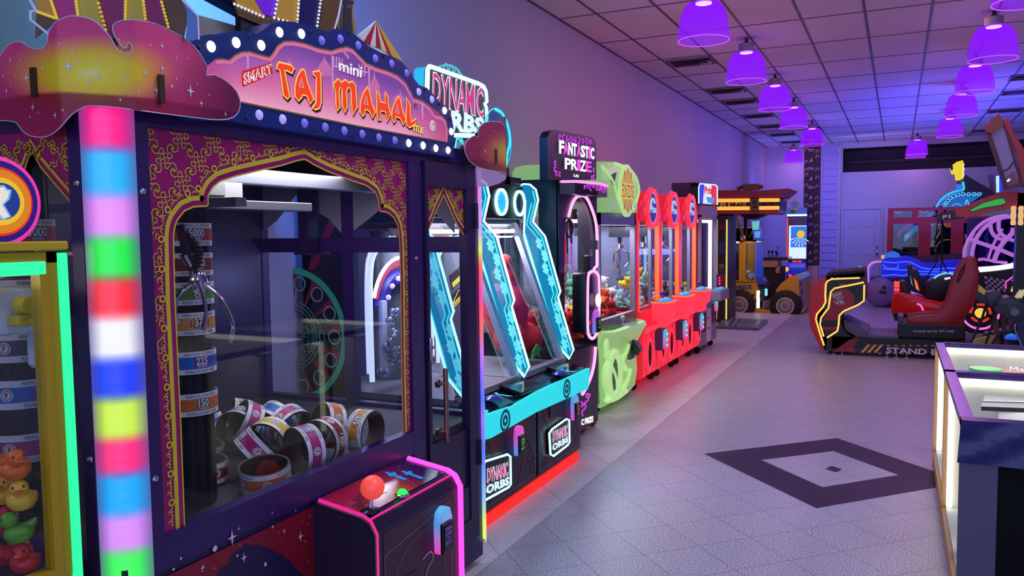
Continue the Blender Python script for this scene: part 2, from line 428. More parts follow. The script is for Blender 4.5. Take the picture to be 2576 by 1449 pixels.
# patterned pillar
pil = struct('pillar', MB().box(-1.855, -1.55, 18.5, 18.82, 0, HC), M('pillar_paint', (196, 170, 176), .6))
mb = MB().m(M('pillar_wrap', (62, 50, 56), .75)).box(-1.86, -1.545, 18.49, 18.825, .81, HC-.01)
mb.m(M('pillar_wrap_print', (205, 176, 182), .7)); rnd = random.Random(3)
for k in range(15):
    z = 3.7-k*.2; yv = 18.488
    if k % 2 == 0:
        mb.text('Mnh', [(-1.77, yv, z+.04), (-1.66, yv, z+.05), (-1.66, yv, z-.02), (-1.77, yv, z-.03)], .01)
    elif k == 1: mb.ring((-1.71, yv, z), (0, -1, 0), .03, .055, .001, 14)
    else: mb.poly([(-1.75, yv, z-.05), (-1.69, yv, z-.04), (-1.70, yv, z+.05)])
    for sx in (-1.83, -1.61):
        zz = z+rnd.uniform(-.06, .06)
        mb.strip([V((sx+.05*cos(t*.6)*.6+.02, yv, zz+.05*sin(t*.6))) for t in range(7)], .014, (0, -1, 0))
struct('pillar_wrap', mb, None, pil)
# ---------------------------------------------------------------- pendant lamps
SHADE = falloff_plastic('lamp_shade_violet', (140, 24, 255), 1.0, .52, .1, -.49, -.15)
RIM = lumi('lamp_rim_violet', (196, 84, 255), 1.15, .1)
BULB = glow('lamp_led', (255, 225, 255), 5.0, .8)
def lamp(loc, label):
    t = thing('pendant_lamp', label, 'lamp', loc, 'violet pendant lamps under the ceiling'); x, y, z = loc
    z0 = z-HC; R = .225; c = V((x, y, z))
    mb = MB(); prof = []
    for i in range(13):
        a = i/12; prof.append((.075+(R-.075)*sin(a*pi/2)**.62, -.15-.31*(1-cos(a*pi/2)**1.0)-.03*a))
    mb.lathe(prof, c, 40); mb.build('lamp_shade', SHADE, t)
    MB().ring(c+V((0, 0, prof[-1][1]-.004)), (0, 0, 1), R-.004, R+.004, .008, 40).build('shade_rim', RIM, t)
    MB().cyl(c+V((0, 0, -.165)), (0, 0, 1), .072, .006, 24).build('led_disc', BULB, t)
    MB().lathe([(0, -.15), (.082, -.15), (.086, -.145), (.086, -.065), (.078, -.06), (0, -.06)], c, 24).build('lamp_housing', M('lamp_housing', (150, 128, 140), .5), t)
    MB().lathe([(.0, -.06), (.022, -.06), (.03, -.045), (.016, -.03), (.016, -.0), (0, 0)], c, 12).build('stem', DARK, t)
    return t
def rimxy(px, py): p = PZ(HC-.49, (px, py)); return p
Llab = [('L', (1796, 98)), ('L', (1906, 202)), ('L', (1970, 273)), ('L', (2014, 319)), ('L', (2074, 363)), ('B', (1996, 410)),
        ('R', (2545, 8)), ('R', (2489, 150)), ('R', (2443, 232)), ('R', (2407, 292)), ('R', (2390, 343)), ('B', (2307, 388)), ('B', (2299, 411))]
lamp_names = ['largest violet bell lamp of the left row, nearest the camera', 'second violet bell lamp from the front in the left row', 'third violet bell lamp from the front in the left row',
    'fourth violet bell lamp in the left row, just before the patterned pillar', 'violet bell lamp half hidden behind the patterned pillar', 'small violet bell lamp left of the patterned pillar by the back wall',
    'violet bell lamp at the top right edge of the photo, mostly cut off', 'large violet bell lamp of the right row, second from the front', 'violet bell lamp of the right row, third from the front',
    'violet bell lamp of the right row, fourth from the front', 'violet bell lamp of the right row, last before the dark recess', 'upper one of two small violet lamps before the dark recess', 'lower one of two small violet lamps before the dark recess']
LAMPS = []
for (k, p), nm in zip(Llab, lamp_names):
    q = rimxy(*p)
    if k == 'L': q.x = -1.61
    if k == 'R': q.x = .84
    q = V((q.x, min(q.y, 21.9), HC-.005)); LAMPS.append(q)
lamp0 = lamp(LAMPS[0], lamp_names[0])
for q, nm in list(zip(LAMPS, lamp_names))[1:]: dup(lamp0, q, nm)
# ---------------------------------------------------------------- air vents
def vent(loc, label, w=.56, d=.42):
    t = thing('air_vent', label, 'vent', loc, 'black ceiling air vents'); x, y, z = loc; h = z
    fr = MB()
    fr.box(x-w/2, x+w/2, y-d/2, y-d/2+.02, h-.02, h).box(x-w/2, x+w/2, y+d/2-.02, y+d/2, h-.02, h).box(x-w/2, x-w/2+.02, y-d/2, y+d/2, h-.02, h).box(x+w/2-.02, x+w/2, y-d/2, y+d/2, h-.02, h)
    fr.build('vent_frame', M('vent_frame_paint', (120, 104, 112), .6), t)
    MB().box(x-w/2+.02, x+w/2-.02, y-d/2+.02, y+d/2-.02, h-.006, h-.002).build('vent_duct', M('vent_dark', (8, 6, 10), .9), t)
    sl = MB()
    for k in range(3):
        a = .08+k*.075; sl.obox((x+a*.3, y-d/2+a, h-.02), (w/2-a*.6, 0, 0), (0, .012, .012), (0, -.003, .003)); sl.obox((x+w/2-a*.75, y+.03+a*.2, h-.02), (.012, 0, .012), (0, d/2-a*.6, 0), (-.003, 0, .003))
    sl.build('vent_slats', M('vent_slat', (62, 54, 62), .5), t)
    return t
VL = [((-2.46, 10.55), 'nearest black slotted ceiling vent along the left wall'), ((-2.46, 12.95), 'second black slotted ceiling vent along the left wall'), ((-2.46, 14.2), 'third black slotted ceiling vent along the left wall'),
      ((-2.46, 16.1), 'fourth black slotted ceiling vent along the left wall'), ((-2.46, 17.85), 'fifth black slotted ceiling vent along the left wall'), ((-2.44, 19.5), 'sixth black slotted ceiling vent along the left wall'),
      ((-2.42, 21.3), 'farthest black slotted ceiling vent along the left wall'), ((1.72, 14.0), 'nearest ceiling vent at the right photo edge above the wood framed cabinet'), ((1.76, 15.5), 'second ceiling vent at the right photo edge'),
      ((1.78, 17.8), 'black ceiling vent just above the wood framed cabinet top'), ((1.75, 21.2), 'farthest ceiling vent on the right, near the dark recess')]
v0 = vent((*VL[0][0], HC-.004), VL[0][1])
for (p, l) in VL[1:]: dup(v0, (*p, HC-.004), l)
# ================================================================ BIG PURPLE CRANE CABINET
FX = -1.79
tj = thing('crane_cabinet', 'huge purple crane cabinet with pink marquee sign, rainbow corner light and gold arch window', 'arcade machine', (-2.45, 2.36, 0))
y0, y1, yc, xb = 1.37, 3.345, 1.46, -3.12
zt = 1.95
# lower body with chamfered corner
body = [(FX, yc, .04), (FX, y1, .04), (xb, y1, .04), (xb, y0, .04), (FX-.09, y0, .04)]
mb = MB().prism([(p[0]-.004, p[1]-.004 if p[1] > 2 else p[1], p[2]) for p in body], (0, 0, .649)); mb.build('base_cabinet', PURPLE_D, tj)
MB().box(xb+.02, FX-.02, y0+.02, y1-.02, .69, .725).build('prize_floor', M('bin_floor', (24, 22, 30), .6), tj)
MB().prism([(p[0], p[1], zt) for p in body], (0, 0, .03)).prism([(FX-.02, yc, zt-.03), (FX-.02, y1, zt-.03), (xb, y1, zt-.03), (xb, y0, zt-.03), (FX-.1, y0, zt-.03)], (0, 0, .03)).build('roof', PURPLE_D, tj)
# frame posts and rails
mb = MB()
mb.box(FX-.045, FX, yc, 1.505, .69, zt).box(FX-.045, FX, 1.505, 2.755, 1.892, zt).box(FX-.045, FX, 1.505, 2.755, .69, .785).box(FX-.045, FX+.001, 2.755, 2.85, .12, zt)
mb.box(FX-.045, FX, 3.30, y1, .15, 1.915).box(FX-.06, FX, 2.85, y1, .04, .15).box(FX-.06, FX, 2.85, y1, 1.915, zt)
mb.box(xb, xb+.035, y1-.05, y1, .69, zt).box(xb, xb+.05, y0, y0+.05, .69, zt)
mb.box(xb, FX-.05, y1-.042, y1+.002, 1.87, zt-.002).box(xb, FX-.05, y1-.042, y1+.002, 1.51, 1.585).box(xb, FX-.004, y1-.042, y1+.002, .692, .745).box(-2.56, -2.49, y1-.04, y1, .72, zt)
mb.box(xb, FX-.092, y0-.002, y0+.042, 1.885, zt-.002).box(xb, FX-.092, y0-.002, y0+.042, .692, .745).box(FX-.135, FX-.09, y0, y0+.04, .69, zt)
mb.box(xb, FX-.092, y0-.002, y0+.042, 1.40, 1.455).box(-2.5, -2.45, y0, y0+.04, .7, 1.45)
mb.build('frame', PURPLE, tj)
MB().box(xb, xb+.03, y0+.02, y1-.02, .7, 1.9).box(xb+.03, xb+.09, 2.35, 2.62, .7, 1.9).build('back_panel', M('violet_back', (34, 20, 62), .4), tj)
for k, (yy, zz) in enumerate(((1.482, 1.72), (1.482, .95), (2.80, 1.5))):
    MB().lathe([(0, .006), (.007, .004), (.009, 0)], (FX, yy, zz), 10, (1, 0, 0)).build('rivet', CHROME, tj)
for zz in (1.74, 1.02): MB().lathe([(0, .006), (.007, .004), (.009, 0)], (FX-.105, y0, zz), 10, (0, -1, 0)).build('rivet', CHROME, tj)
# window glass
MB().poly([(FX-.02, 1.50, .78), (FX-.02, 2.76, .78), (FX-.02, 2.76, 1.895), (FX-.02, 1.50, 1.895)]).build('front_glass', GLASS, tj)
MB().poly([(xb+.04, y1-.02, .74), (FX-.05, y1-.02, .74), (FX-.05, y1-.02, 1.88), (xb+.04, y1-.02, 1.88)]).build('far_side_glass', GLASS, tj)
MB().poly([(xb+.04, y0+.02, .74), (FX-.1, y0+.02, .74), (FX-.1, y0+.02, 1.88), (xb+.04, y0+.02, 1.88)]).build('near_side_glass', GLASS, tj)
# arch window film ------------------------------------------------
XF = FX-.012
inner_px = [(465,1323),(456,1080),(446,860),(441,760),(439,686),(437,594),(440,570),(447,554),(464,532),(487,522),(524,520),(524,493),(534,474),(553,458),(592,445),(650,431),(708,418),(746,406),(766,402),(789,416),(824,433),(882,455),(920,468),(944,485),(951,505),(953,532),(975,536),(990,549),(1000,570),(1004,609),(1006,687),(1008,900),(1012,1091)]
inner = PX(XF, *inner_px)
def offset_open(pts, d):
    """move an open outline (left leg up, over, right leg down) outwards by d in its plane"""
    out = []; m = len(pts)
    for i in range(m):
        a = pts[max(i-1, 0)]; b = pts[min(i+1, m-1)]; t = (b-a).normalized(); n = V((0, -t.z, t.y)); out.append(pts[i]+n*d)
    return out
def resample(pts, step):
    out = [pts[0]]; acc = 0
    for a, b in zip(pts, pts[1:]):
        L = (b-a).length; t = step-acc
        while t <= L: out.append(a+(b-a)*(t/L)); t += step
        acc = L-(t-step)
    out.append(pts[-1]); return out
def film(mb, inner, ya, yb, ztop, zbot):
    """panel with an arched opening: strips from the opening's outline out to the rectangle"""
    ap = max(range(len(inner)), key=lambda i: inner[i].z)
    X = inner[0].x; L = inner[:ap+1]; R = inner[ap:]
    mb.poly([V((X, ya, zbot))]+[V((X, p.y, p.z)) for p in L]+[V((X, L[-1].y, ztop)), V((X, ya, ztop))])
    mb.poly([V((X, yb, ztop)), V((X, R[0].y, ztop))]+[V((X, p.y, p.z)) for p in R]+[V((X, yb, zbot))])
wy0, wy1, wz0, wz1 = 1.505, 2.755, .785, 1.892
mb = MB(); film(mb, inner, wy0, wy1, wz1, wz0); wf = mb.build('arch_film', MAGENTA, tj)
def pip(p, poly):
    c = False; n = len(poly)
    for i in range(n):
        a, b = poly[i], poly[i-1]
        if (a.z > p.z) != (b.z > p.z) and p.y < (b.y-a.y)*(p.z-a.z)/(b.z-a.z)+a.y: c = not c
    return c
def motif():
    """gold pinwheel of stepped and curling arms, one arm; rotated four times"""
    arm = [(0, 0), (.012, .004), (.012, .016), (.022, .016), (.024, .026)]
    arm += [(.024+.014*sin(a), .040-.014*cos(a)) for a in (0, .5, 1, 1.5, 2.0, 2.5)]
    arm += [(.034, .058), (.046, .058), (.046, .066)]
    hook = [(.024, .026), (.034, .020), (.044, .022), (.050, .032), (.047, .042)]
    out = []
    for q in range(4):
        c, s = cos(q*pi/2), sin(q*pi/2)
        for a in (arm, hook): out.append([(x*c-y*s, x*s+y*c) for x, y in a])
    return out
def pattern(mb, X, ya, yb, za, zb, hole, keep_hole, cell=.118, w=.0032):
    mo = motif(); ny = int((yb-ya)/cell)+2; nz = int((zb-za)/cell)+2
    for i in range(-1, ny):
        for j in range(-1, nz):
            cy_, cz_ = ya+i*cell+(cell/2 if j % 2 else 0), zb-j*cell*.5-.02
            if j*cell*.5 > zb-za+.1: continue
            for seg in mo:
                pts = [V((X, cy_+p[0]*.98, cz_+p[1]*.98)) for p in seg]; run = []
                for p in pts+[None]:
                    ok = p is not None and ya+.003 < p.y < yb-.003 and za < p.z < zb-.003 and not pip(p, hole)
                    if ok: run.append(p)
                    else:
                        if len(run) > 1: mb.strip(run, w, (1, 0, 0))
                        run = []
outer_lace = offset_open(inner, .05)
hole = outer_lace+[V((XF, outer_lace[-1].y, .6)), V((XF, outer_lace[0].y, .6))]
mb = MB(); pattern(mb, XF+.0012, wy0, wy1, wz0, wz1, hole, False); mb.build('gold_pattern', GOLD, wf)
mb = MB(); rs_ = resample(inner, .012)
def band(mb, pts, d0, d1, x):
    a = offset_open(pts, d0); b = offset_open(pts, d1)
    for i in range(len(pts)-1):
        q = [a[i], b[i], b[i+1], a[i+1]]
        mb.poly([V((x, max(wy0, min(wy1, p.y)), max(wz0, p.z))) for p in q])
band(mb, rs_, 0, .005, XF+.0015); band(mb, rs_, .019, .033, XF+.0015)
lace = resample(offset_open(inner, .036), .027)
for i, p in enumerate(lace):
    if not (wy0+.01 < p.y < wy1-.01 and p.z > wz0+.01): continue
    t = (lace[min(i+1, len(lace)-1)]-lace[max(i-1, 0)]).normalized(); n = V((0, -t.z, t.y))
    c = p+n*.004; c.x = XF+.0018
    if i % 3 == 0: mb.ring(c+n*.004, (1, 0, 0), .006, .011, .0006, 10)
    else:
        mb.strip([c-t*.012, c-t*.006+n*.008, c+n*.002, c+t*.006+n*.009, c+t*.012], .0035, (1, 0, 0)); mb.strip([c+n*.006, c+n*.014+t*.004, c+n*.016-t*.003], .003, (1, 0, 0))
mb.build('gold_lace', GOLD, wf)
# far side upper curtain film (seen from its grey back) and near side film
GB = M('grey_film_back', (120, 112, 128), .6)
mb = MB(); Yf = y1-.03
for xa, xc_, xe, zl in ((-3.09, -2.86, -2.56, 1.60), (-2.49, -2.2, -1.9, 1.60)):
    pts = [(xa, Yf, 1.87), (xa, Yf, 1.62), (xa+.1, Yf, 1.68), ((xa+xc_)/2+.06, Yf, 1.75), (xc_, Yf, 1.81), ((xc_+xe)/2-.05, Yf, 1.74), (xe-.08, Yf, 1.68), (xe, Yf, 1.6), (xe, Yf, 1.87)]
    mb.prism(pts, (0, -.002, 0))
mb.build('side_curtain_film', GB, tj)
nf = MB(); Yn = y0+.012
side_in = [(-2.36, 1.62), (-2.3, 1.66), (-2.2, 1.70), (-2.12, 1.78), (-2.085, 1.835), (-2.05, 1.79), (-1.98, 1.73), (-1.92, 1.68), (-1.86, 1.64)]
nf.m(MAGENTA).poly([(-2.36, Yn, 1.89)]+[(x, Yn, z) for x, z in side_in]+[(-1.86, Yn, 1.89)])
nf.m(GOLD)
for dz, w_ in ((0, .006), (.026, .010)): nf.strip([V((x, Yn-.002, z+dz)) for x, z in side_in], w_, (0, -1, 0))
for i in range(5):
    for j in range(5):
        cx_, cz_ = -2.32+i*.1+(j % 2)*.05, 1.86-j*.045
        for seg in motif():
            pts = [V((cx_+p[0]*.8, Yn-.002, cz_+p[1]*.8)) for p in seg]
            if all(-2.355 < p.x < -1.862 and p.z < 1.885 and p.z > 1.66+max(0, .16-abs(p.x+2.085)*.6) for p in pts): nf.strip(pts, .004, (0, -1, 0))
nf.build('side_arch_film', None, tj)
# interior: ceiling, light tube, gantry, claw
MB().box(xb+.05, FX-.06, y0+.05, y1-.05, 1.92, 1.945).build('inner_ceiling', M('inner_ceiling', (120, 120, 126), .6), tj)
MB().tube([(-2.05, 2.55, 1.875), (-2.05, 2.98, 1.875)], .018, 8).build('light_tube', glow('tube_white', (255, 255, 250), 4.5, .9), tj)
mb = MB().box(-2.34, -2.26, 1.55, 3.28, 1.80, 1.86, .004).box(-3.05, -2.0, 2.02, 2.07, 1.70, 1.73).box(-2.33, -2.24, 1.95, 2.7, 1.70, 1.735, .003)
mb.build('gantry_rail', ALU, tj)
MB().box(-2.36, -2.18, 1.98, 2.16, 1.74, 1.88, .006).box(-2.3, -2.24, 2.2, 2.3, 1.74, 1.80).build('gantry_carriage', M('carriage_plate', (190, 184, 176), .5), tj)
MB().box(-2.75, -2.69, 3.2, 3.28, 1.5, 1.88).box(-2.8, -2.62, 3.22, 3.29, 1.50, 1.515).build('coin_bracket', PURPLE_D, tj)
cl = MB()
c0 = PX(-1.925, (498, 706))
coil = []
top = V((c0.x, c0.y-.03, 1.66))
for i in range(70):
    a = i*.9; t = i/69; base = lerp((c0.x, c0.y-.06, 1.62), (c0.x+.01, c0.y-.02, 1.50), t)+V((0, .035*sin(t*pi), 0)); coil.append(base+V((.014*cos(a), .014*sin(a), 0)))
cl.tube(coil, .005, 5)
cl.m(BLACKM).tube([c0+V((0, -.06, .17)), c0+V((0, -.035, .07)), c0+V((0, 0, 0))], .013, 8)
co = cl.build('claw_cable', BLACKM, tj)
mb = MB(); mb.lathe([(.0, .03), (.022, .025), (.03, 0), (.022, -.025), (0, -.03)], c0, 14)
for pts in ([(498, 706), (550, 745), (578, 790), (587, 825), (578, 862)], [(498, 706), (470, 722), (450, 742), (440, 780), (446, 815)], [(498, 706), (512, 745), (518, 790), (512, 830)]):
    P = smoothpath([PX(c0.x+(.0 if len(pts) == 5 else .04), q) for q in pts], 4); mb.tube(P, .006, 8)
mb.tube([c0, PX(c0.x, (462, 640))], .011, 8)
mb.build('claw', CHROME, tj)
# door -------------------------------------------------------------
dr_ = MB()
dr_.box(FX-.03, FX+.012, 2.862, 2.885, .16, 1.905).box(FX-.03, FX+.012, 3.215, 3.292, .16, 1.905).box(FX-.03, FX+.012, 2.885, 3.215, 1.80, 1.905).box(FX-.03, FX+.012, 2.885, 3.215, .16, .26)
dr_.box(FX-.03, FX+.006, 2.885, 3.215, .26, .42)
door_o = dr_.build('cabinet_door', PURPLE_D, tj)
MB().poly([(FX-.01, 2.885, .42), (FX-.01, 3.215, .42), (FX-.01, 3.215, 1.80), (FX-.01, 2.885, 1.80)]).build('door_glass', GLASS, door_o)
Xd = FX-.006
din = PX(Xd, (1074,590),(1083,565),(1094,535),(1105,512),(1115,490),(1125,512),(1138,540),(1150,568),(1163,592))
din[0].y = 2.885; din[-1].y = 3.215
mb = MB().m(MAGENTA); mb.poly([V((Xd, 2.885, 1.80))]+din+[V((Xd, 3.215, 1.80))])
mb.m(GOLD)
dd = resample(din, .012)
for dz, w_ in ((.0, .006), (.026, .011)): mb.strip([V((Xd+.002, p.y, p.z+dz*1.3)) for p in dd], w_, (1, 0, 0))
hol = [p+V((0, 0, .045)) for p in din]+[V((Xd, 3.5, 1.2)), V((Xd, 2.7, 1.2))]
pattern(mb, Xd+.0015, 2.885, 3.215, 1.3, 1.80, hol, False, .1, .0042)
mb.build('door_film', None, door_o)
Xh = FX+.045
mb = MB().tube([(Xh, 2.945, .70), (Xh, 2.945, 1.02)], .011, 12)
for zz in (.745, .955): mb.cyl((FX+.012, 2.925, zz), (1, 0, 0), .018, .012, 14).tube([(FX+.02, 2.925, zz), (Xh, 2.94, zz)], .007, 8)
mb.build('door_handle', M('copper_steel', (150, 110, 100), .25, .9), door_o)
MB().box(FX+.012, FX+.022, 2.865, 2.885, 1.06, 1.16, .004).cyl((FX+.02, 2.875, 1.12), (1, 0, 0), .007, .01, 10).build('door_lock', STEEL, door_o)
for zz in (1.62, .5): MB().tube([(FX+.02, 3.296, zz), (FX+.02, 3.296, zz+.12)], .008, 8).build('door_hinge', DARK, door_o)
# rainbow corner lights ----------------------------------------------
ys = [283, 375, 490, 597, 700, 798, 905, 1005, 1110, 1200, 1305, 1400, 1500]
cols = [(255, 20, 140), (30, 180, 255), (232, 140, 252), (30, 240, 70), (255, 40, 60), (245, 245, 255), (30, 60, 255), (205, 245, 70), (255, 40, 130), (20, 170, 255), (220, 140, 252), (60, 250, 90)]
zs = [PX(FX-.02, (290, y)).z for y in ys]
def led_col(z, u, soft=.16):
    """u: 0 middle of the tube .. 1 edge"""
    n = len(cols)
    for k in range(n):
        if zs[k+1] <= z or k == n-1:
            h = (zs[k]-z)/(zs[k]-zs[k+1]); c = cols[k]
            if h > 1-soft and k < n-1: c = mixc(c, cols[k+1], (h-1+soft)/soft*.5)
            if h < soft and k > 0: c = mixc(c, cols[k-1], (1-h/soft)*.5)
            break
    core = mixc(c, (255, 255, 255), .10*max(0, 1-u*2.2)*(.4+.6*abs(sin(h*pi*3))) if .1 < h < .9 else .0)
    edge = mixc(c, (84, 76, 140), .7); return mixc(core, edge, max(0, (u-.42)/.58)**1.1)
mb = MB(); nz_, na = 200, 18; zb_, zt_ = .06, 1.93
cx0, cy0 = FX-.085, 1.46; vs = []; fs = []
for j in range(nz_+1):
    z = zb_+(zt_-zb_)*j/nz_
    for i in range(na+1):
        a = radians(-92+94*i/na); vs.append((cx0+.088*cos(a), cy0+.088*sin(a), z))
for j in range(nz_):
    for i in range(na): a = j*(na+1)+i; fs.append((a, a+1, a+na+2, a+na+1))
mb.add(vs, fs, True)
LEDM = printed('rainbow_led', 1.0)
mb.paint(lambda i, p: led_col(p.z, abs((i % (na+1))/na*2-1))); mb.build('corner_light', LEDM, tj)
mb = MB(); vs = []; fs = []
for j in range(81):
    z = .1+1.8*j/80
    for i in range(5): a = radians(0+100*i/4); vs.append((FX-.03+.045*cos(a), 3.345+.045*sin(a), z))
for j in range(80):
    for i in range(4): a = j*5+i; fs.append((a, a+1, a+6, a+5))
mb.add(vs, fs, True)
rc = [(1.9, (250, 120, 220)), (1.62, (200, 160, 250)), (1.52, (220, 250, 120)), (1.44, (255, 90, 90)), (1.3, (255, 70, 160)), (1.16, (255, 110, 90)), (1.02, (200, 120, 255)), (.8, (90, 110, 255)), (.7, (170, 120, 255)), (.55, (90, 120, 255)), (.3, (150, 200, 255)), (.18, (225, 250, 110))]
rc = [(1.95-z, c) for z, c in rc]
mb.paint(lambda i, p: ramp(rc, 1.95-p.z)); mb.build('far_corner_light', LEDM, tj)
# lower front print ---------------------------------------------------
XP = FX+.002
mb = MB().m(M('red_star_print', (122, 12, 34), .4)).poly([(XP, 1.47, .06), (XP, 2.752, .06), (XP, 2.752, .672), (XP, 1.47, .672)])
mb.m(M('indigo_print', (26, 18, 62), .4))
def dome_sil(pts): mb.poly([p+V((.001, 0, 0)) for p in PX(XP, *pts)])
dome_sil([(540,1470),(552,1430),(575,1420),(580,1400),(592,1385),(606,1380),(618,1366),(634,1372),(650,1370),(668,1378),(680,1380),(692,1390),(706,1392),(716,1404),(732,1412),(742,1430),(765,1450),(770,1470)])
mb.m(M('lilac_star_print', (210, 190, 205), .5))
for q, r_ in (((584,1352), .016), ((756,1350), .012), ((614,1403), .011), ((510,1428), .008), ((715,1336), .006), ((685,1290), .004), ((744,1284), .004), ((600,1330), .005)): star(mb, PX(XP+.002, q), (1, 0, 0), r_*1.6)
for q, r_ in (((541,1380), .009), ((668,1420), .006), ((455,1405), .004), ((686,1325), .004), ((437,1432), .004), ((597,1398), .004)): mb.disc(PX(XP+.002, q), (1, 0, 0), r_, 10)
rr = random.Random(5)
for k in range(46):
    yy, zz = rr.uniform(1.5, 2.1), rr.uniform(.3, .66); mb.disc((XP+.002, yy, zz), (1, 0, 0), rr.uniform(.0012, .0025), 6)
mb.build('front_print', None, tj)
# ---------------------------------------------------------------- marquee sign
XS = FX+.03
BLUE = M('marquee_blue', (0, 28, 88), .35, 0, .35, (0, 30, 92))
out_px = [(470,300),(470,120),(486,103),(505,92),(529,86),(553,91),(567,83),(591,77),(615,78),(646,86),(664,74),(684,59),(708,53),(736,54),(770,62),(805,74),(826,82),(846,73),(867,72),(884,81),(905,97),(929,117),(960,133),(988,143),(1012,157),(1029,176),(1043,200),(1054,214),(1074,221),(1091,238),(1105,255),(1123,268),(1136,293),(1142,328),(1142,396),(581,304)]
mq = MB().prism(PX(XS, *out_px), (-.075, 0, 0)).build('marquee', BLUE, tj)
mb = MB().m(M('marquee_side', (46, 36, 66), .5)); P = PX(XS-.002, *out_px)
pink_px = [(515,240),(522,165),(540,150),(560,148),(577,151),(591,139),(608,131),(628,130),(657,139),(678,144),(688,132),(698,115),(715,104),(739,104),(768,110),(801,122),(833,128),(852,122),(872,118),(888,124),(905,142),(922,159),(946,170),(975,179),(1002,190),(1021,207),(1033,229),(1041,246),(1062,253),(1082,267),(1096,287),(1113,292),(1123,306),(1127,330),(1126,358),(900,317),(606,257)]
def flat_art(px, X, fn, n=18):
    vs, fs = grid_art(px, 0, steps(n)); pts = [PX(X, q) for q in vs]; m = MB(); m.add(pts, fs)
    cl_ = [fn(q[0], q[1]) for q in vs]; m.paint(lambda i, p: cl_[i]); return m
def pinkc(x, y):
    yt = 108+max(0, (x-740)*.42); yb = 257+(x-606)*.197
    t = (y-yt)/(yb-yt); c = ramp([(0, (112, 62, 158)), (.3, (168, 86, 178)), (.62, (222, 106, 168)), (1, (246, 172, 204))], t)
    e = max(0, (600-x)/120, (x-1030)/110); return mixc(c, (176, 62, 120), min(.75, e))
SIGNP = printed('backlit_sign_print', .85)
pk = flat_art(pink_px, XS+.003, pinkc, 22).build('sign_face', SIGNP, mq)
mb = MB().m(M('sign_gold_line', (140, 110, 50), .4)).strip(PX(XS+.005, *pink_px[2:]), .005, (1, 0, 0)); mb.m(glow('sign_pink_line', (226, 110, 160), .85)).strip([p for p in PX(XS+.0045, *[(x+(3 if x < 700 else -3 if x > 1000 else 0), y+6 if y < 300 and i < 30 else y) for i, (x, y) in enumerate(pink_px[2:-2])])], .012, (1, 0, 0)); mb.build('sign_border', None, mq)
# faint palace silhouettes
sil = MB().m(glow('palace_print', (206, 112, 178), .8))
for d_ in ([(795,190),(797,172),(806,160),(814,149),(816,139),(818,149),(826,160),(834,172),(834,192)], [(724,165),(722,158),(727,152),(728,141),(730,152),(735,158),(734,166)], [(928,250),(930,215),(938,195),(941,176),(945,195),(955,215),(958,255)], [(988,250),(995,240),(1004,238),(1006,222),(1009,238),(1016,246),(1020,258)], [(876,150),(862,130),(868,126),(880,144)]): sil.poly(PX(XS+.0045, *d_))
sil.m(glow('palace_light_print', (212, 150, 204), .8))
for q in [(838,150),(845,150),(852,152),(859,154),(902,168),(909,170),(916,172)]: sil.poly(PX(XS+.0048, (q[0], q[1]-8), (q[0]+3, q[1]-7), (q[0]+3, q[1]+20), (q[0], q[1]+20)))
for a, b in (((834,140),(836,240)), ((926,170),(928,260)), ((621,140),(623,235)), ((1060,258),(1062,300))): sil.poly(PX(XS+.0048, a, (a[0]+5, a[1]+1), (b[0]+3, b[1]), b))
sil.poly(PX(XS+.0048, (836,163),(925,180),(925,184),(836,167)))
sil.build('palace_print', None, mq)
# lettering
def q4(X, *p): return PX(X, *p)
OR = glow('letter_orange', (246, 60, 10), .95); YE = glow('letter_yellow', (252, 214, 96), .95); SH = M('letter_shadow', (110, 40, 90), .6)
LT = [[(565,460),(580,440),(700,470),(738,505),(715,562),(690,545),(665,532),(640,527),(660,640),(692,800),(668,828),(625,785),(606,640),(588,522),(552,508)],
 [(838,515),(852,540),(882,660),(942,830),(905,882),(868,792),(828,782),(820,805),(785,848),(748,800),(745,690),(770,590),(812,518)],
 [(932,542),(1000,530),(1018,570),(1020,860),(1002,922),(960,938),(925,922),(966,860),(968,602),(935,565)],
 [(1148,662),(1195,612),(1230,650),(1270,622),(1310,655),(1345,638),(1378,680),(1395,910),(1352,990),(1335,880),(1330,732),(1305,702),(1285,742),(1292,910),(1270,968),(1240,890),(1236,722),(1214,702),(1206,762),(1217,910),(1190,950),(1174,880),(1170,762),(1150,692)],
 [(1502,696),(1522,740),(1552,880),(1584,960),(1556,1024),(1520,950),(1482,932),(1472,982),(1455,1008),(1424,960),(1430,850),(1460,760)],
 [(1594,736),(1626,780),(1636,850),(1688,868),(1680,790),(1688,746),(1716,800),(1722,900),(1744,980),(1706,1064),(1690,962),(1642,947),(1640,1045),(1614,1045),(1598,960),(1600,850)],
 [(1826,796),(1846,830),(1872,960),(1908,1040),(1876,1094),(1846,1030),(1802,1007),(1792,1052),(1775,1074),(1753,1020),(1760,930),(1790,850)],
 [(1903,806),(1946,880),(1950,1000),(1957,1062),(2012,1028),(2002,1092),(1940,1124),(1908,1092),(1904,1000),(1910,900)]]
HO = [[(822,602),(844,705),(798,694)], [(1497,788),(1514,884),(1474,872)], [(1822,878),(1838,974),(1800,962)]]
lt = MB()
for o in LT:
    Q = PX(XS+.006, *[(560+a/4.14, 50+b/4.14) for a, b in o])
    lt.m(SH).poly([p+V((.0005, .005, -.006)) for p in Q]); lt.strip([p+V((.0005, .005, -.006)) for p in Q], .010, (1, 0, 0), True)
    lt.m(OR).poly([p+V((.002, 0, 0)) for p in Q]); lt.m(YE).strip([p+V((.003, 0, 0)) for p in Q], .0052, (1, 0, 0), True)
for o in HO:
    Q = PX(XS+.0095, *[(560+a/4.14, 50+b/4.14) for a, b in o]); lt.m(glow('letter_gap', (190, 96, 170), .85)).poly(Q); lt.m(YE).strip(Q, .004, (1, 0, 0), True)
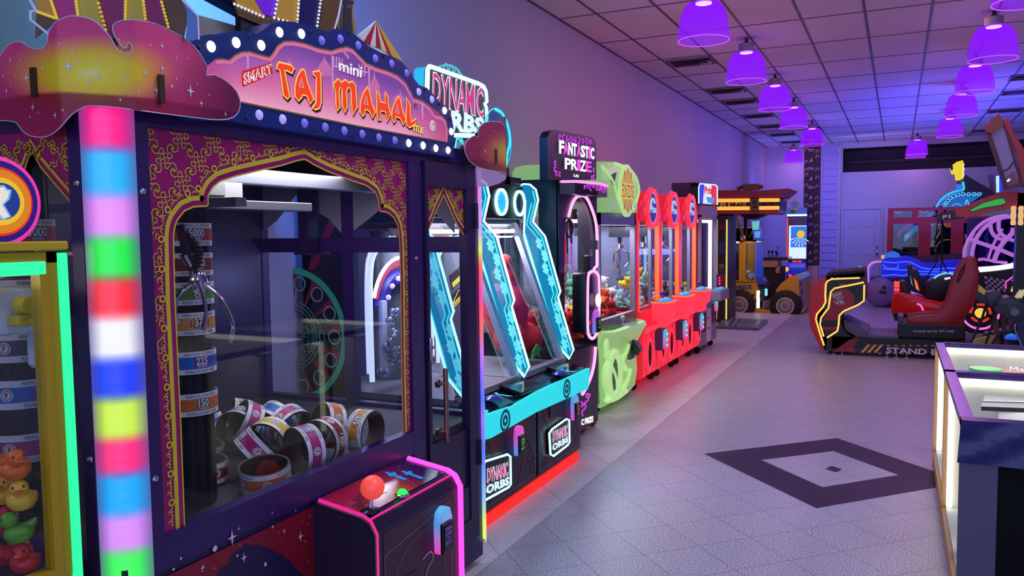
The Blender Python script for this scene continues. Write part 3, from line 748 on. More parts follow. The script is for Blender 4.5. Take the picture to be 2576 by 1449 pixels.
lt.m(SH).text('mini', [p+V((0, .003, -.003)) for p in q4(XS+.006, (851,151),(909,170),(907,195),(852,177))], .02, .001); lt.m(glow('letter_white', (245, 245, 250), .95)).text('mini', q4(XS+.006, (851,151),(909,170),(907,195),(852,177)), .02, .003)
lt.m(glow('letter_red', (200, 30, 40), .9)).poly(PX(XS+.006, (607,190),(610,178),(683,157),(687,186),(613,219),(609,216))); SM = q4(XS+.006, (612,187),(682,162),(684,184),(614,212))
lt.m(_M['letter_white']).text('SMART', SM, .05, .002); lt.m(_M['letter_red']).text('SMART', SM, .0, .004)
lt.m(M('letter_dark', (60, 30, 40), .6)).text('mx', q4(XS+.006, (1039,312),(1063,319),(1063,337),(1039,329)), .06, .001); lt.m(YE).text('mx', q4(XS+.006, (1039,312),(1063,319),(1063,337),(1039,329)), .02, .003)
n1 = V((1, 0, 0)); lt.m(_M['letter_dark']).ring(PX(XS+.006, (1045.5, 268.5)), n1, .008, .0105, .001, 16); lt.m(_M['letter_white']).ring(PX(XS+.006, (1045.5, 268.5)), n1, .0066, .0085, .0016, 16)
lt.m(_M['letter_dark']).text('R', q4(XS+.006, (1041,262),(1050,264),(1050,276),(1041,274)), .02, .002)
bc = PX(XS+.006, (1089, 315.7)); lt.m(_M['letter_white']).disc(bc, n1, .021, 24); lt.m(_M['letter_dark']).ring(bc, n1, .0125, .014, .0012, 20)
lt.m(_M['letter_red']).text('F', [bc+V((.002, a, b)) for a, b in ((-.005, .008), (.006, .008), (.006, -.008), (-.005, -.008))], .04)
for k in range(16):
    a = k*pi/8; lt.m(_M['letter_red'] if k < 9 else _M['letter_dark']).disc(bc+V((.0015, cos(a)*.017, sin(a)*.017)), n1, .0022, 6)
lt.build('sign_lettering', None, mq)
lit = glow('bulb_lit', (255, 255, 255), 2.6, .9); dim = M('bulb_dim', (126, 112, 200), .4, 0, .30, (120, 100, 225)); mid = M('bulb_half', (176, 166, 225), .4, 0, .5, (175, 165, 235))
bulbs = [((531,117),2),((594,107),2),((657,114),2),((703,81),2),((758,85),2),((809,102),0),((856,98),0),((901,114),0),((944,147),0),((985,160),0),((1023,184),0),((1053,231),1),((1086,250),1),((1118,278),2),((1135,331),2),
         ((652,289),1),((711,300),1),((766,310),0),((818,320),0),((866,329),0),((911,337),0),((953,346),0),((993,353),0),((1028,360),2),((1064,366),2),((1096,373),2),((1127,378),2)]
for q, k in bulbs:
    c = PX(XS, q); MB().lathe([(.0, .010), (.009, .008), (.0145, .003), (.016, 0)], c, 16, (1, 0, 0)).build('bulb', (dim, mid, lit)[k], mq)
for q in ((1105,262),(500,118),(627,91),(781,80),(876,83),(964,142),(1068,226),(1131,300),(620,298),(791,328),(889,346),(973,361),(1080,380)):
    MB().lathe([(0, .005), (.006, .003), (.007, 0)], PX(XS, q), 8, (1, 0, 0)).build('screw', DARK, mq)
# ---------------------------------------------------------------- cloud boards wrapped round the corners
cloud_px = [(-130,240),(-118,205),(-70,168),(-20,160),(0,141),(14,119),(30,108),(47,104),(61,110),(77,120),(97,123),(110,119),(118,106),(122,83),(135,60),(155,47),(180,40),(215,44),(243,56),(262,75),(277,92),(291,118),(306,130),(319,134),(330,128),(332,118),(327,109),(320,112),(318,120),(310,120),(298,106),(286,84),(284,64),(298,54),(326,50),(373,55),(414,70),(455,91),(491,119),(513,152),(522,171),(520,190),(538,188),(569,204),(594,229),(604,254),(601,279),(587,295),(563,301),(524,300),(442,290),(359,279),(290,270),(235,266),(210,270),(182,287),(155,317),(132,337),(108,345),(77,342),(55,328),(39,307),(0,303),(-60,296),(-110,282)]
def cloud_col(x, y):
    lower = ramp([(-120, 262), (0, 250), (97, 235), (166, 232), (235, 236), (331, 243), (411, 251), (469, 262), (540, 273), (700, 300)], x) if False else None
    xs = [(-130, 262), (0, 250), (97, 235), (166, 232), (235, 236), (331, 243), (411, 251), (469, 262), (540, 273), (620, 290)]
    yl = xs[-1][1]
    for (a, ya), (b, yb) in zip(xs, xs[1:]):
        if x <= b: yl = ya+(yb-ya)*max(0, (x-a)/(b-a)); break
    pinkish = ramp([(40, (218, 62, 118)), (140, (226, 78, 122)), (250, (190, 56, 96))], y)
    e = sqrt(((x-228)/205)**2+((y-185)/92)**2)
    c = ramp([(0, (248, 238, 150)), (.22, (248, 226, 48)), (.55, (242, 206, 34)), (.8, (240, 146, 84)), (1.1, pinkish)], e)
    d = max(0, (x-450)/150); c = mixc(c, (100, 20, 60), min(.85, d*.9))
    if y > yl-3:
        c0_ = c; e2 = sqrt(((x-235)/220)**2+((y-240)/60)**2); c = ramp([(0, (150, 78, 22)), (.5, (150, 38, 44)), (1, (158, 32, 74))], e2); c = mixc(c0_, mixc(c, (84, 18, 52), min(.8, d)), (y-yl+3)/6)
    return c
CLP = printed('cloud_print', 0, .4, .3)
XC, YC_, BX, BY = FX+.05, y0-.05, 205, 335
pL = V((FX-.1+.02, YC_, 0)); pR = V((XC, yc-.02, 0)); cn = V((pL.y-pR.y, -(pL.x-pR.x), 0)); cn = cn if cn.x > 0 else -cn
dirs = (V((0, -1, 0)), cn.normalized(), V((1, 0, 0)))
def cloud_pt(x, y):
    """the board runs along the side, bends round the chamfered corner and on along the front"""
    a = PY(YC_, (x, y)); b = PN(pL, cn, (x, y)); c = PX(XC, (x, y))
    if b.x < pL.x: return a
    if b.y > pR.y: return c
    return b
def cuts(ax, a, b):
    n = 60 if ax == 0 else 64
    return [a+(b-a)*(i+1)/(n+1) for i in range(n)]
vs, fs = grid_art(cloud_px, 0, cuts); mb = MB()
P = [cloud_pt(*q) for q in vs]; mb.add(P, fs, True); cc = [cloud_col(*q) for q in vs]; mb.paint(lambda i, p: cc[i % len(cc)])
bk = [p-(V((0, -1, 0)) if p.y < YC_+.002 else V((1, 0, 0)) if p.x > XC-.002 else cn.normalized())*.006 for p in P]
mb.add(bk, [tuple(reversed(f)) for f in fs], True)
cb = mb.build('cloud_board', CLP, tj)
if 'sharp_edge' in cb.data.attributes: cb.data.attributes.remove(cb.data.attributes['sharp_edge'])
mb = MB().m(M('board_edge', (206, 196, 214), .3)); E_ = smoothpath([cloud_pt(*q) for q in cloud_px], 2, True); mb.tube(E_, .0014, 6, True)
mb.build('board_rim', None, cb)
def sink(p, k=.002):
    return p+(V((0, -1, 0)) if p.y < YC_+.002 else V((1, 0, 0)) if p.x > XC-.002 else cn.normalized())*k
mb = MB().m(M('star_print', (226, 214, 214), .4))
for (x, y, r_) in ((173,167,.022),(69,196,.022),(28,151,.012),(53,150,.008),(110,171,.013),(478,229,.024),(406,116,.012),(377,114,.007),(407,172,.012),(364,184,.013),(431,217,.012),(505,260,.013),(84,270,.013),(140,290,.013),(18,229,.012),(10,191,.009),(183,131,.009),(198,151,.008),(252,148,.009),(249,193,.011),(226,206,.011),(312,198,.008),(393,227,.016),(442,146,.007),(472,147,.006),(380,163,.007),(443,198,.007),(495,211,.006),(566,287,.01),(525,238,.006),(303,251,.008),(41,190,.007),(105,217,.006),(29,210,.006),(159,277,.007),(98,283,.006),(77,294,.006),(348,229,.008),(300,100,.006),(150,110,.006)):
    p = cloud_pt(x, y); n = V((0, -1, 0)) if p.y < YC_+.002 else V((1, 0, 0)) if p.x > XC-.002 else cn.normalized(); star(mb, p+n*.002, n, r_*.8)
mb.build('star_print', None, cb)
for x, y in ((90, 208), (402, 224)):
    p = cloud_pt(x, y); n = V((0, -1, 0)) if p.y < YC_+.002 else V((1, 0, 0)); t = V((0, 0, 1)).cross(n)
    m = MB().obox(p+n*.006+V((0, 0, -.0)), t*.008, n*.004, V((0, 0, .036))); o = m.build('bracket', M('bracket_brown', (60, 36, 22), .4), cb)
    for dz in (.022, -.016): MB().ball(p+n*.011+V((0, 0, dz)), .005, 8).build('bracket_screw', CHROME, o) if False else None
# far corner cloud, wrapped the same way: front lobes and the bend
far_px = [(1275,437),(1240,430),(1212,424),(1195,416),(1180,403),(1171,386),(1169,368),(1174,355),(1184,346),(1196,341),(1203,346),(1202,332),(1206,320),(1217,310),(1232,306),(1248,306),(1262,309),(1270,320)]
def far_col(x, y):
    yl = 399+(x-1190)*.22
    if y > yl: return mixc((112, 26, 46), (150, 90, 40), (x-1200)/75)
    e = sqrt(((x-1285)/62)**2+((y-382)/46)**2); return ramp([(0, (226, 206, 40)), (.5, (205, 150, 40)), (.9, (186, 82, 62)), (1.3, (146, 34, 60))], e)
vs, fs = grid_art(far_px, 0, steps(16)); mb = MB(); P = [PX(XC, q) for q in vs]; ymax = max(p.y for p in P)
mb.add(P, fs); fc = [far_col(*q) for q in vs]; n_ = len(P)
mb.add([p-V((.006, 0, 0)) for p in P], [tuple(reversed(f)) for f in fs])
# the part that turns round the corner, along the far side
sidep = [V((XC, ymax, 1.965)), V((XC-.07, ymax+.05, 1.965)), V((XC-.07, ymax+.05, 2.17)), V((XC, ymax, 2.17))]
mb.add(sidep, [tuple(range(len(sidep)))])
mb.paint(lambda i, p: fc[i % n_] if i < 2*n_ else (186, 82, 62)); fcb = mb.build('far_cloud_board', CLP, tj)
mb = MB().m(_M['board_edge']).tube(smoothpath(PX(XC, *far_px), 2), .002, 6); mb.build('board_rim', None, fcb)
mb = MB().m(_M['star_print'])
for (x, y, r_) in ((1220,380,.014),(1244,363,.010),(1243,331,.008),(1231,341,.006),(1194,365,.006),(1209,362,.005),(1219,334,.005),(1252,336,.006),(1184,384,.005),(1210,392,.005)): star(mb, PX(XC+.002, (x, y)), (1, 0, 0), r_)
mb.build('star_print', None, fcb)
p = PX(XC+.003, (1247, 391)); MB().box(p.x, p.x+.006, p.y-.007, p.y+.007, p.z-.036, p.z+.03).build('bracket', _M['bracket_brown'], fcb)
# clear bent guard under the far cloud
mb = MB(); g = PX(XC-.01, (1198,420),(1275,440),(1272,452),(1255,462),(1230,470),(1201,470)); mb.prism(g, (-.004, 0, 0)); mb.build('clear_guard', lumi('lilac_acrylic', (170, 140, 220), .6, .35), tj)
# ---------------------------------------------------------------- domes and towers on the roof
def panel(name, X, pieces, th=.006, par=tj, nrm=None, p0=None):
    """flat cut-out board: list of (material, px outline, lift)"""
    mb = MB(); n = V(nrm) if nrm else V((1, 0, 0)); n.normalize()
    for mat, px, lift in pieces:
        P = PN(p0, n, *px) if p0 is not None else PX(X, *px); mb.m(mat).prism([p+n*lift for p in P], -n*(th if lift == 0 else .002))
    return mb.build(name, None, par)
DG = M('dome_gold', (206, 150, 46), .35); DG2 = M('dome_brown', (96, 64, 22), .4); DMg = M('dome_magenta', (186, 40, 116), .35); DY = M('dome_yellow', (200, 180, 44), .35); DMd = M('dome_plum', (142, 18, 82), .35); WB = M('board_white', (226, 226, 236), .4); DBl = M('dome_blue_grey', (96, 128, 184), .4)
d0 = V((FX-.13, y0-.005, 0))+V((-.02, .02, 0))
dome = [(DG2, [(88,95),(95,-30),(180,-120),(330,-120),(455,-40),(472,20),(470,60),(463,95),(455,120),(440,150),(150,150),(140,55)], 0),
        (WB, [(66,-10),(72,-10),(98,30),(80,32),(80,48),(122,82),(120,88),(73,50),(73,26),(86,25)], .001),
        (DG, [(70,-40),(127,0),(140,40),(135,48),(110,40),(80,30),(98,30)], .002), (DMg, [(105,-60),(127,0),(140,42),(146,60),(199,60),(192,0),(190,-70)], .003), (DY, [(190,-70),(192,0),(196,30),(206,70),(270,90),(262,60),(250,30),(246,0),(244,-70)], .004),
        (DMd, [(244,-70),(246,0),(250,30),(262,70),(276,100),(310,100),(314,60),(317,0),(312,-70)], .005), (DY, [(312,-70),(317,0),(316,50),(315,90),(360,90),(366,50),(366,20),(358,-20),(340,-70)], .006),
        (DMd, [(340,-70),(358,-20),(366,20),(367,60),(364,100),(418,110),(423,70),(418,40),(405,0),(370,-80)], .007),
        (DBl, [(452,-10),(470,10),(498,40),(500,100),(478,102),(466,98),(470,70),(470,30)], .002), (WB, [(452,-14),(500,40),(503,100),(499,100),(496,42),(455,0)], .004)]
dm = panel('striped_dome', 0, dome, par=tj, nrm=(1, -1, 0), p0=d0)
bd = MB().m(M('bead_yellow', (240, 214, 70), .4, 0, .3, (240, 210, 60)))
for (a, b) in (((127,-5),(145,48)), ((98,33),(140,48)), ((246,0),(270,88)), ((192,0),(200,60)), ((317,0),(316,60)), ((405,0),(424,70)), ((358,-20),(367,50))):
    for k in range(9): q = (a[0]+(b[0]-a[0])*k/8, a[1]+(b[1]-a[1])*k/8); bd.ball(PN(d0, V((1, -1, 0)), q)+V((.007, -.007, 0)), .0042, 6)
bd.build('dome_beads', None, dm)
# dark roof fascia and centre blue dome behind the marquee
mb = MB(); mb.prism(PX(FX-.16, (478,-40),(560,-40),(860,55),(850,100),(700,82)), (-.05, 0, 0)); mb.build('roof_fascia', M('fascia_dark', (26, 20, 18), .5), tj)
mb = MB(); mb.prism(PX(FX-.12, (500,38),(560,55),(640,78),(600,110),(490,120)), (-.02, 0, 0)); mb.build('fascia_board', M('fascia_grey', (140, 130, 124), .6), tj)
BD = M('dome_blue', (22, 20, 84), .3); PV = M('dome_violet', (110, 30, 190), .3, 0, .25, (110, 30, 220))
d2 = [(DG2, [(560,-90),(850,-90),(860,0),(850,35),(838,75),(700,80),(600,40)], 0), (DG, [(575,-60),(590,0),(600,16),(668,42),(642,0),(640,-60)], .002), (PV, [(636,-60),(640,0),(660,35),(690,45),(697,0),(696,-60)], .003), (DG, [(696,-60),(698,0),(690,44),(748,60),(752,0),(748,-60)], .004), (BD, [(748,-60),(752,0),(748,62),(800,74),(806,40),(806,0),(800,-60)], .005), (DG2, [(800,-60),(806,0),(804,40),(798,76),(836,78),(850,30),(855,0),(850,-60)], .006), (WB, [(853,-60),(857,0),(850,40),(840,74),(836,73),(846,38),(853,0)], .008)]
dm2 = panel('blue_dome', FX-.075, d2)
bd = MB().m(glow('bead_white', (235, 235, 255), .9))
for (a, b, n_) in (((590,10),(662,42),9), ((698,0),(690,44),5), ((752,0),(748,58),7), ((807,0),(797,74),9), ((690,45),(745,60),6)):
    for k in range(n_): q = (a[0]+(b[0]-a[0])*k/(n_-1), a[1]+(b[1]-a[1])*k/(n_-1)); bd.ball(PX(FX-.066, q), .0048, 6)
bd.build('dome_beads', None, dm2)
DK = M('tower_stone', (74, 68, 66), .5); DKd = M('tower_dark', (40, 36, 38), .5)
panel('minaret', FX-.1, [(M('tower_edge', (142, 128, 34), .5), [(850,90),(852,-30),(896,-30),(890,0),(888,30),(893,60),(896,85),(880,85)], 0), (DK, [(853,85),(856,-20),(888,-20),(885,10),(884,40),(888,82)], .002), (DKd, [(862,80),(863,20),(882,22),(884,80)], .004), (DKd, [(858,0),(890,4),(887,10),(858,8)], .004), (DKd, [(866,10),(868,10),(868,20),(866,20)], .005)])
TR = M('tent_red', (176, 20, 44), .4); TC = M('tent_cream', (226, 222, 200), .4); TY = M('tent_yellow', (226, 178, 40), .4)
ap_ = (945, 53)
pcs = [(TC, [ap_, (900,90),(910,130),(1013,155),(985,112)], 0)]
base = [(902,88),(914,105),(930,115),(944,118),(958,124),(972,133),(985,142),(1012,154)]
for k in range(7):
    mt_ = (TC, TR, TC, TR, M('tent_pale', (226, 220, 150), .4), TR, TY)[k]; pcs.append((mt_, [ap_, base[k], base[k+1]], .002+.0003*k))
panel('tent_topper', FX-.3, pcs)
q = PX(FX-.3, (955, 128)); MB().box(FX-.33, FX-.307, q.y-.02, q.y+.02, 1.975, q.z+.06).build('topper_post', DARK, tj)
q = PX(FX-.075, (720, 70)); MB().box(FX-.105, FX-.083, q.y-.2, q.y+.2, 1.975, q.z+.08).build('topper_post', DARK, tj)
q = PX(FX-.1, (872, 70)); MB().box(FX-.13, FX-.108, q.y-.03, q.y+.03, 1.975, q.z+.05).build('topper_post', DARK, tj)
# ---------------------------------------------------------------- control box
cbx0, cbx1, cya, cyb = FX, -1.535, 2.115, 2.69
prof = [(FX, .02), (cbx1, .02), (cbx1, .61), (cbx1-.02, .645), (cbx1-.05, .66), (FX, .69)]
ctl = MB().prism([(x, cya, z) for x, z in prof], (0, cyb-cya, 0)).build('control_box', M('control_dark', (30, 16, 48), .35), tj)
NEON = glow('neon_pink', (255, 60, 190), 2.2, .5); NEOND = glow('neon_pink_soft', (235, 40, 150), .9, .4)
edge = [(FX+.02, .691), (cbx1-.05, .664), (cbx1-.018, .648), (cbx1+.004, .61), (cbx1+.004, .02)]
mb = MB().strip([V((x, cya+.006, z+.004)) for x, z in edge], .014, (0, -1, 0)); mb.tube([V((x, cya+.008, z)) for x, z in edge], .005, 6); mb.build('neon_edge', NEOND, ctl)
MB().tube([V((x, cyb-.012, z)) for x, z in edge], .013, 8).build('neon_edge', NEON, ctl)
MB().tube([(cbx1-.03, cya+.01, .652), (cbx1-.03, cyb-.01, .652)], .004, 6).build('neon_edge', NEOND, ctl)
MB().strip([V((x, cya-.0015, z-.004)) for x, z in edge], .006, (0, -1, 0)).build('chrome_trim', M('gold_trim', (200, 180, 120), .25, .8), ctl)
MB().prism([(FX, cya-.002, .03), (cbx1-.004, cya-.002, .03), (cbx1-.006, cya-.002, .6), (cbx1-.05, cya-.002, .65), (FX, cya-.002, .68)], (0, .002, 0)).build('side_panel', M('side_violet', (34, 20, 46), .45), ctl)
# printed top, seen between the neon edges
def tp(u, v, h=.0):  # u along depth (0 back, 1 front), v along Y
    x = FX+.01+(cbx1-.05-FX-.01)*u; z = .69+(.661-.69)*u; return V((x, cya+.02+(cyb-cya-.045)*v, z+.003+h))
mb = MB(); vs = []; fs = []
for i in range(9):
    for j in range(13): vs.append(tp(i/8, j/12))
for i in range(8):
    for j in range(12): a = i*13+j; fs.append((a, a+1, a+14, a+13))
mb.add(vs, fs)
def topc(i, p):
    u, v = (i//13)/8, (i % 13)/12; c = mixc((172, 24, 60), (210, 120, 30), max(0, 1-abs(v-.42)*3-abs(u-.8))); return mixc(c, (46, 18, 80), max(0, (v-.55)/.35))
mb.paint(topc); tpo = mb.build('control_top', printed('control_print', 0, .15), ctl)
sm = MB().m(M('print_ink', (58, 12, 40), .5)).text('Big Prize', [tp(.12, .30, .001), tp(.12, .04, .001), tp(.36, .04, .001), tp(.36, .30, .001)][::-1][:4] if False else [tp(.62, .04, .001), tp(.30, .22, .001), tp(.52, .30, .001), tp(.84, .12, .001)])
sm.m(M('sticker_clear', (150, 200, 220), .1)).poly([tp(.25, .36, .0015), tp(.25, .45, .0015), tp(.7, .40, .0015), tp(.7, .33, .0015)]); sm.m(M('sticker_blue', (40, 150, 210), .2, 0, .25, (30, 130, 220)))
for v0, u0 in ((.66, .15), (.76, .35)): sm.poly([tp(u0, v0, .0015), tp(u0, v0+.03, .0015), tp(u0+.5, v0+.02, .0015), tp(u0+.5, v0-.02, .0015)]); sm.poly([tp(u0+.1, v0-.02, .0018), tp(u0+.1, v0+.06, .0018), tp(u0+.2, v0+.05, .0018), tp(u0+.2, v0-.03, .0018)])
sm.m(_M['star_print'])
for k in range(26): u, v = rr.random(), rr.random(); sm.disc(tp(u, v, .001), (0, 0, 1), rr.uniform(.0012, .003), 6)
sm.build('control_decals', None, tpo)
jb = PZ(.668, (932, 1286))
MB().lathe([(0, .012), (.012, .012), (.034, .004), (.036, 0)], jb, 24).build('joystick_base', M('joystick_base', (30, 60, 76), .15, .7), ctl)
jc = jb+V((0, 0, .1)); jx = PN(jb, _f.copy(), (937, 1226)); jc = jx
st = MB().tube([jb, jc], .006, 8).build('joystick', CHROME, ctl)
MB().ball(jc, .041, 28).build('joystick_ball', M('ball_coral', (240, 84, 70), .35, 0, .55, (255, 80, 60)), st)
gb = PZ(.672, (1012, 1246)); MB().lathe([(.026, 0), (.026, .006), (.022, .008)], gb, 20).build('button_ring', CHROME, ctl)
MB().lathe([(.0, .024), (.010, .022), (.017, .016), (.020, .008), (.021, .004)], gb, 20).build('green_button', glow('button_green', (30, 230, 80), 1.1, .6), ctl)
MB().box(cbx1, cbx1+.012, cya+.05, cya+.16, .0, .0).box(cbx1, cbx1+.002, 2.16, 2.62, .05, .6).build('coin_door', M('coin_door_plum', (58, 12, 44), .4), ctl)
mb = MB(); Pp = [(cbx1+.003, 2.165, .05), (cbx1+.003, 2.165, .52), (cbx1+.003, 2.60, .575), (cbx1+.003, 2.61, .05)]; mb.strip(Pp, .006, (1, 0, 0)); mb.strip([V((cbx1+.003, 2.2, .1)), V((cbx1+.003, 2.2, .36)), V((cbx1+.003, 2.24, .45)), V((cbx1+.003, 2.31, .5)), V((cbx1+.003, 2.55, .55)), V((cbx1+.003, 2.56, .1))], .004, (1, 0, 0)); mb.build('coin_door_trim', M('door_gold_line', (150, 110, 90), .35, .5), ctl)
mb = MB().box(cbx1, cbx1+.004, 2.26, 2.36, .22, .40); mb.cyl((cbx1, 2.19, .43), (1, 0, 0), .009, .006, 10); mb.build('coin_slot', BLACK, ctl)
mb = MB().strip(smoothpath([(cbx1+.004, 2.40, .42), (cbx1+.004, 2.45, .43), (cbx1+.004, 2.47, .40), (cbx1+.004, 2.43, .37), (cbx1+.004, 2.42, .34), (cbx1+.004, 2.46, .32)], 4), .006, (1, 0, 0)); mb.build('swirl_print', M('swirl_print', (190, 150, 190), .5), ctl)

def card_reader(loc, label, top, bot, txt, lines, rot=0):
    """swipe terminal: glowing surround, black body, small lit screen; faces +X"""
    x, y, z = loc; t = thing('card_reader', label, 'card reader', loc, 'card readers on the machines')
    mb = MB().bprism([(x, y-.042, z-.075), (x, y+.05, z-.075), (x, y+.055, z+.045), (x, y+.04, z+.085), (x, y+.0, z+.1), (x, y-.035, z+.085), (x, y-.045, z+.04)], (.03, 0, 0), .008)
    mb.paint(lambda i, p: ramp([(-.08, bot), (-.02, mixc(bot, top, .3)), (.06, top), (.1, mixc(top, (255, 255, 255), .25))], p.z-z)); mb.build('glow_surround', printed('reader_glow', .9), t)
    MB().box(x+.03, x+.045, y-.045, y+.028, z-.07, z+.045, .004).build('reader_body', BLACK, t)
    m = MB().m(M('reader_screen', (8, 6, 14), .2)).box(x+.045, x+.047, y-.037, y+.02, z-.055, z+.035); c = glow('screen_%d_%d_%d' % txt, txt, .9)
    hh = .07/len(lines)
    for k, s in enumerate(lines):
        zt_ = z+.026-k*hh; w_ = .022 if len(s) > 3 else .011
        m.m(c).text(s, [(x+.0475, y-.0085-w_, zt_), (x+.0475, y-.0085+w_, zt_), (x+.0475, y-.0085+w_, zt_-hh*.68), (x+.0475, y-.0085-w_, zt_-hh*.68)])
    m.build('reader_display', None, t); return t
card_reader((cbx1+.004, 2.515, .485), 'card reader with blue and pink glow on the control box of the purple crane cabinet', (60, 160, 235), (240, 60, 190), (120, 80, 235), ['SWIPE', 'CARD', 'TO', 'PLAY'])

single('wall_tone_panel', MB().box(-3.205, -3.19, -.6, 2.3, 1.9, 3.4), M('wall_tone_olive', (112, 108, 60), .7), 'olive green board on the wall high behind the cloud sign', 'board')  # panel added to carry the wall's olive tone, no board known there
# ================================================================ TICKET ROLLS
def cyl_text(mb, t, R, ang, hgt, z, off=.02, up=1, sq=.8):
    vs, fs, asp = text_geo(t, off, 2); w = asp*hgt*sq
    mb.add([V((R*cos(ang+(x-.5)*w/R*up), R*sin(ang+(x-.5)*w/R*up), z+(y-.5)*hgt*up)) for x, y in vs], fs); return w
RR, RH = .088, .072
WT = M('roll_white', (224, 222, 218), .6); INK = M('roll_ink', (30, 26, 34), .7); RB = M('roll_core_brown', (62, 50, 40), .8)
KIND = {'5000': ((190, 40, 40), (40, 120, 180)), '1500': ((128, 24, 20), (210, 110, 30)), '900': ((60, 140, 50), (190, 60, 30)), '600': ((70, 74, 66), (190, 170, 40)), '375': ((205, 140, 50), (40, 40, 90)), '225': ((30, 96, 176), (190, 40, 60)), '150': ((205, 98, 34), (60, 150, 60)), '100': ((176, 30, 104), (40, 120, 190)), '640': ((206, 176, 40), (60, 60, 60))}
def make_roll(num, label):
    c, b = KIND[num]; t = thing('ticket_roll', label, 'ticket roll', (0, 0, 0), 'printed ticket rolls in the purple crane cabinet')
    MB().lathe([(RR-.001, -RH/2), (RR-.001, RH/2), (RR-.009, RH/2), (RR-.009, -RH/2), (RR-.001, -RH/2)], (0, 0, 0), 40).build('roll_core', RB, t)
    m = MB(); m.m(WT).lathe([(RR, -RH/2), (RR, RH/2)], (0, 0, 0), 48); m.m(M('roll_'+num, c, .5)).lathe([(RR+.0005, -RH*.27), (RR+.0005, RH*.27)], (0, 0, 0), 48)
    for k in range(3):
        a = k*2*pi/3
        mb_ = M('roll_burst_'+num, b, .5); m.m(mb_); n = 12
        pts = [V(((RR+.0008)*cos(a+(.34+.08*(i % 2))*cos(i*2*pi/n)), (RR+.0008)*sin(a+(.34+.08*(i % 2))*cos(i*2*pi/n)), (.016+.003*(i % 2))*sin(i*2*pi/n))) for i in range(n)]
        cpt = V(((RR+.0008)*cos(a), (RR+.0008)*sin(a), 0))
        m.add(pts+[cpt], [(i, (i+1) % n, n) for i in range(n)])
        m.m(INK); cyl_text(m, num, RR+.0011, a, .026, .0045, .06); m.m(WT); cyl_text(m, num, RR+.0015, a, .024, .005, .025); cyl_text(m, 'TICKETS', RR+.0015, a, .0075, -.0125, .01)
        m.m(INK); cyl_text(m, 'PRESENT ROLL TO ATTENDANT', RR+.0008, a, .0085, RH*.385, .0, 1, .62); cyl_text(m, 'PLEASE DO NOT OPEN', RR+.0008, a, .0095, -RH*.385, .0, 1, .75)
        e = a-1.0; x, y = V((-sin(e), cos(e), 0)), V((0, 0, 1)); q = V((cos(e), sin(e), 0))*(RR+.001)
        for r0, mm in ((.0155, WT), (.0125, INK), (.0105, WT)):
            m.m(mm).add([V(((RR+.001+(.0155-r0)*.1)*cos(e+cos(i*pi/8)*r0/RR), (RR+.001+(.0155-r0)*.1)*sin(e+cos(i*pi/8)*r0/RR), sin(i*pi/8)*r0)) for i in range(16)]+[V(((RR+.001+(.0155-r0)*.1)*cos(e), (RR+.001+(.0155-r0)*.1)*sin(e), 0))], [(i, (i+1) % 16, 16) for i in range(16)])
        m.m(M('roll_red_mark', (180, 30, 30), .5)); cyl_text(m, 'F', RR+.0021, e, .013, 0, .05)
    m.build('printed_band', None, t); return t
cA = PX(-2.08, (468, 800)); cA = V((-2.08, cA.y, 0)); aA = atan2(-cA.y, -cA.x)
colA = [('5000', 590), ('1500', 665), ('900', 738), ('375', 814), ('225', 912), ('150', 1018)]
pr_ = {}
def roll_at(num, label, loc, rot, sc=1.0):
    if num not in pr_:
        pr_[num] = make_roll(num, label); r = pr_[num]; r.location = loc; r.rotation_euler = rot; r.scale = (sc,)*3
    else: r = dup(pr_[num], loc, label, None, rot, sc)
    return r
ordn = ['topmost', 'second from the top', 'third from the top', 'fourth from the top', 'fifth from the top', 'lowest']
for k, (n, y) in enumerate(colA): roll_at(n, 'ticket roll reading %s, %s on the column behind the arch window' % (n, ordn[k]), (cA.x, cA.y, PX(-2.04, (468, y)).z), (0, 0, aA+.5))
cB = PY(1.52, (52, 800)); aB = atan2(-cB.y, -cB.x); dB = (V((cB.x, cB.y, 0))).length; sB = 76/FPX*dB/RR*.97
colB = [('5000', 588), ('1500', 685), ('900', 780), ('600', 876), ('225', 993), ('100', 1128)]
for k, (n, y) in enumerate(colB): p = PY(1.52-RR*.7, (52, y)); roll_at(n, 'ticket roll reading %s, %s on the column beside the yellow machine' % (n, ordn[k]), (cB.x, cB.y, p.z), (0, 0, aB+.55), sB)
for nm, c, s_ in (('front_column', cA, 1), ('side_column', cB, sB)):
    mb = MB().lathe([(0, .726), (RR*s_*.82, .726), (RR*s_*.82, 1.86), (0, 1.86)], (c.x, c.y, 0), 28)
    for k in range(14): a = k*pi/7; mb.tube([(c.x+RR*s_*.82*cos(a), c.y+RR*s_*.82*sin(a), .73), (c.x+RR*s_*.82*cos(a), c.y+RR*s_*.82*sin(a), 1.85)], .004, 5)
    mb.build('display_column', BLACKM, tj)
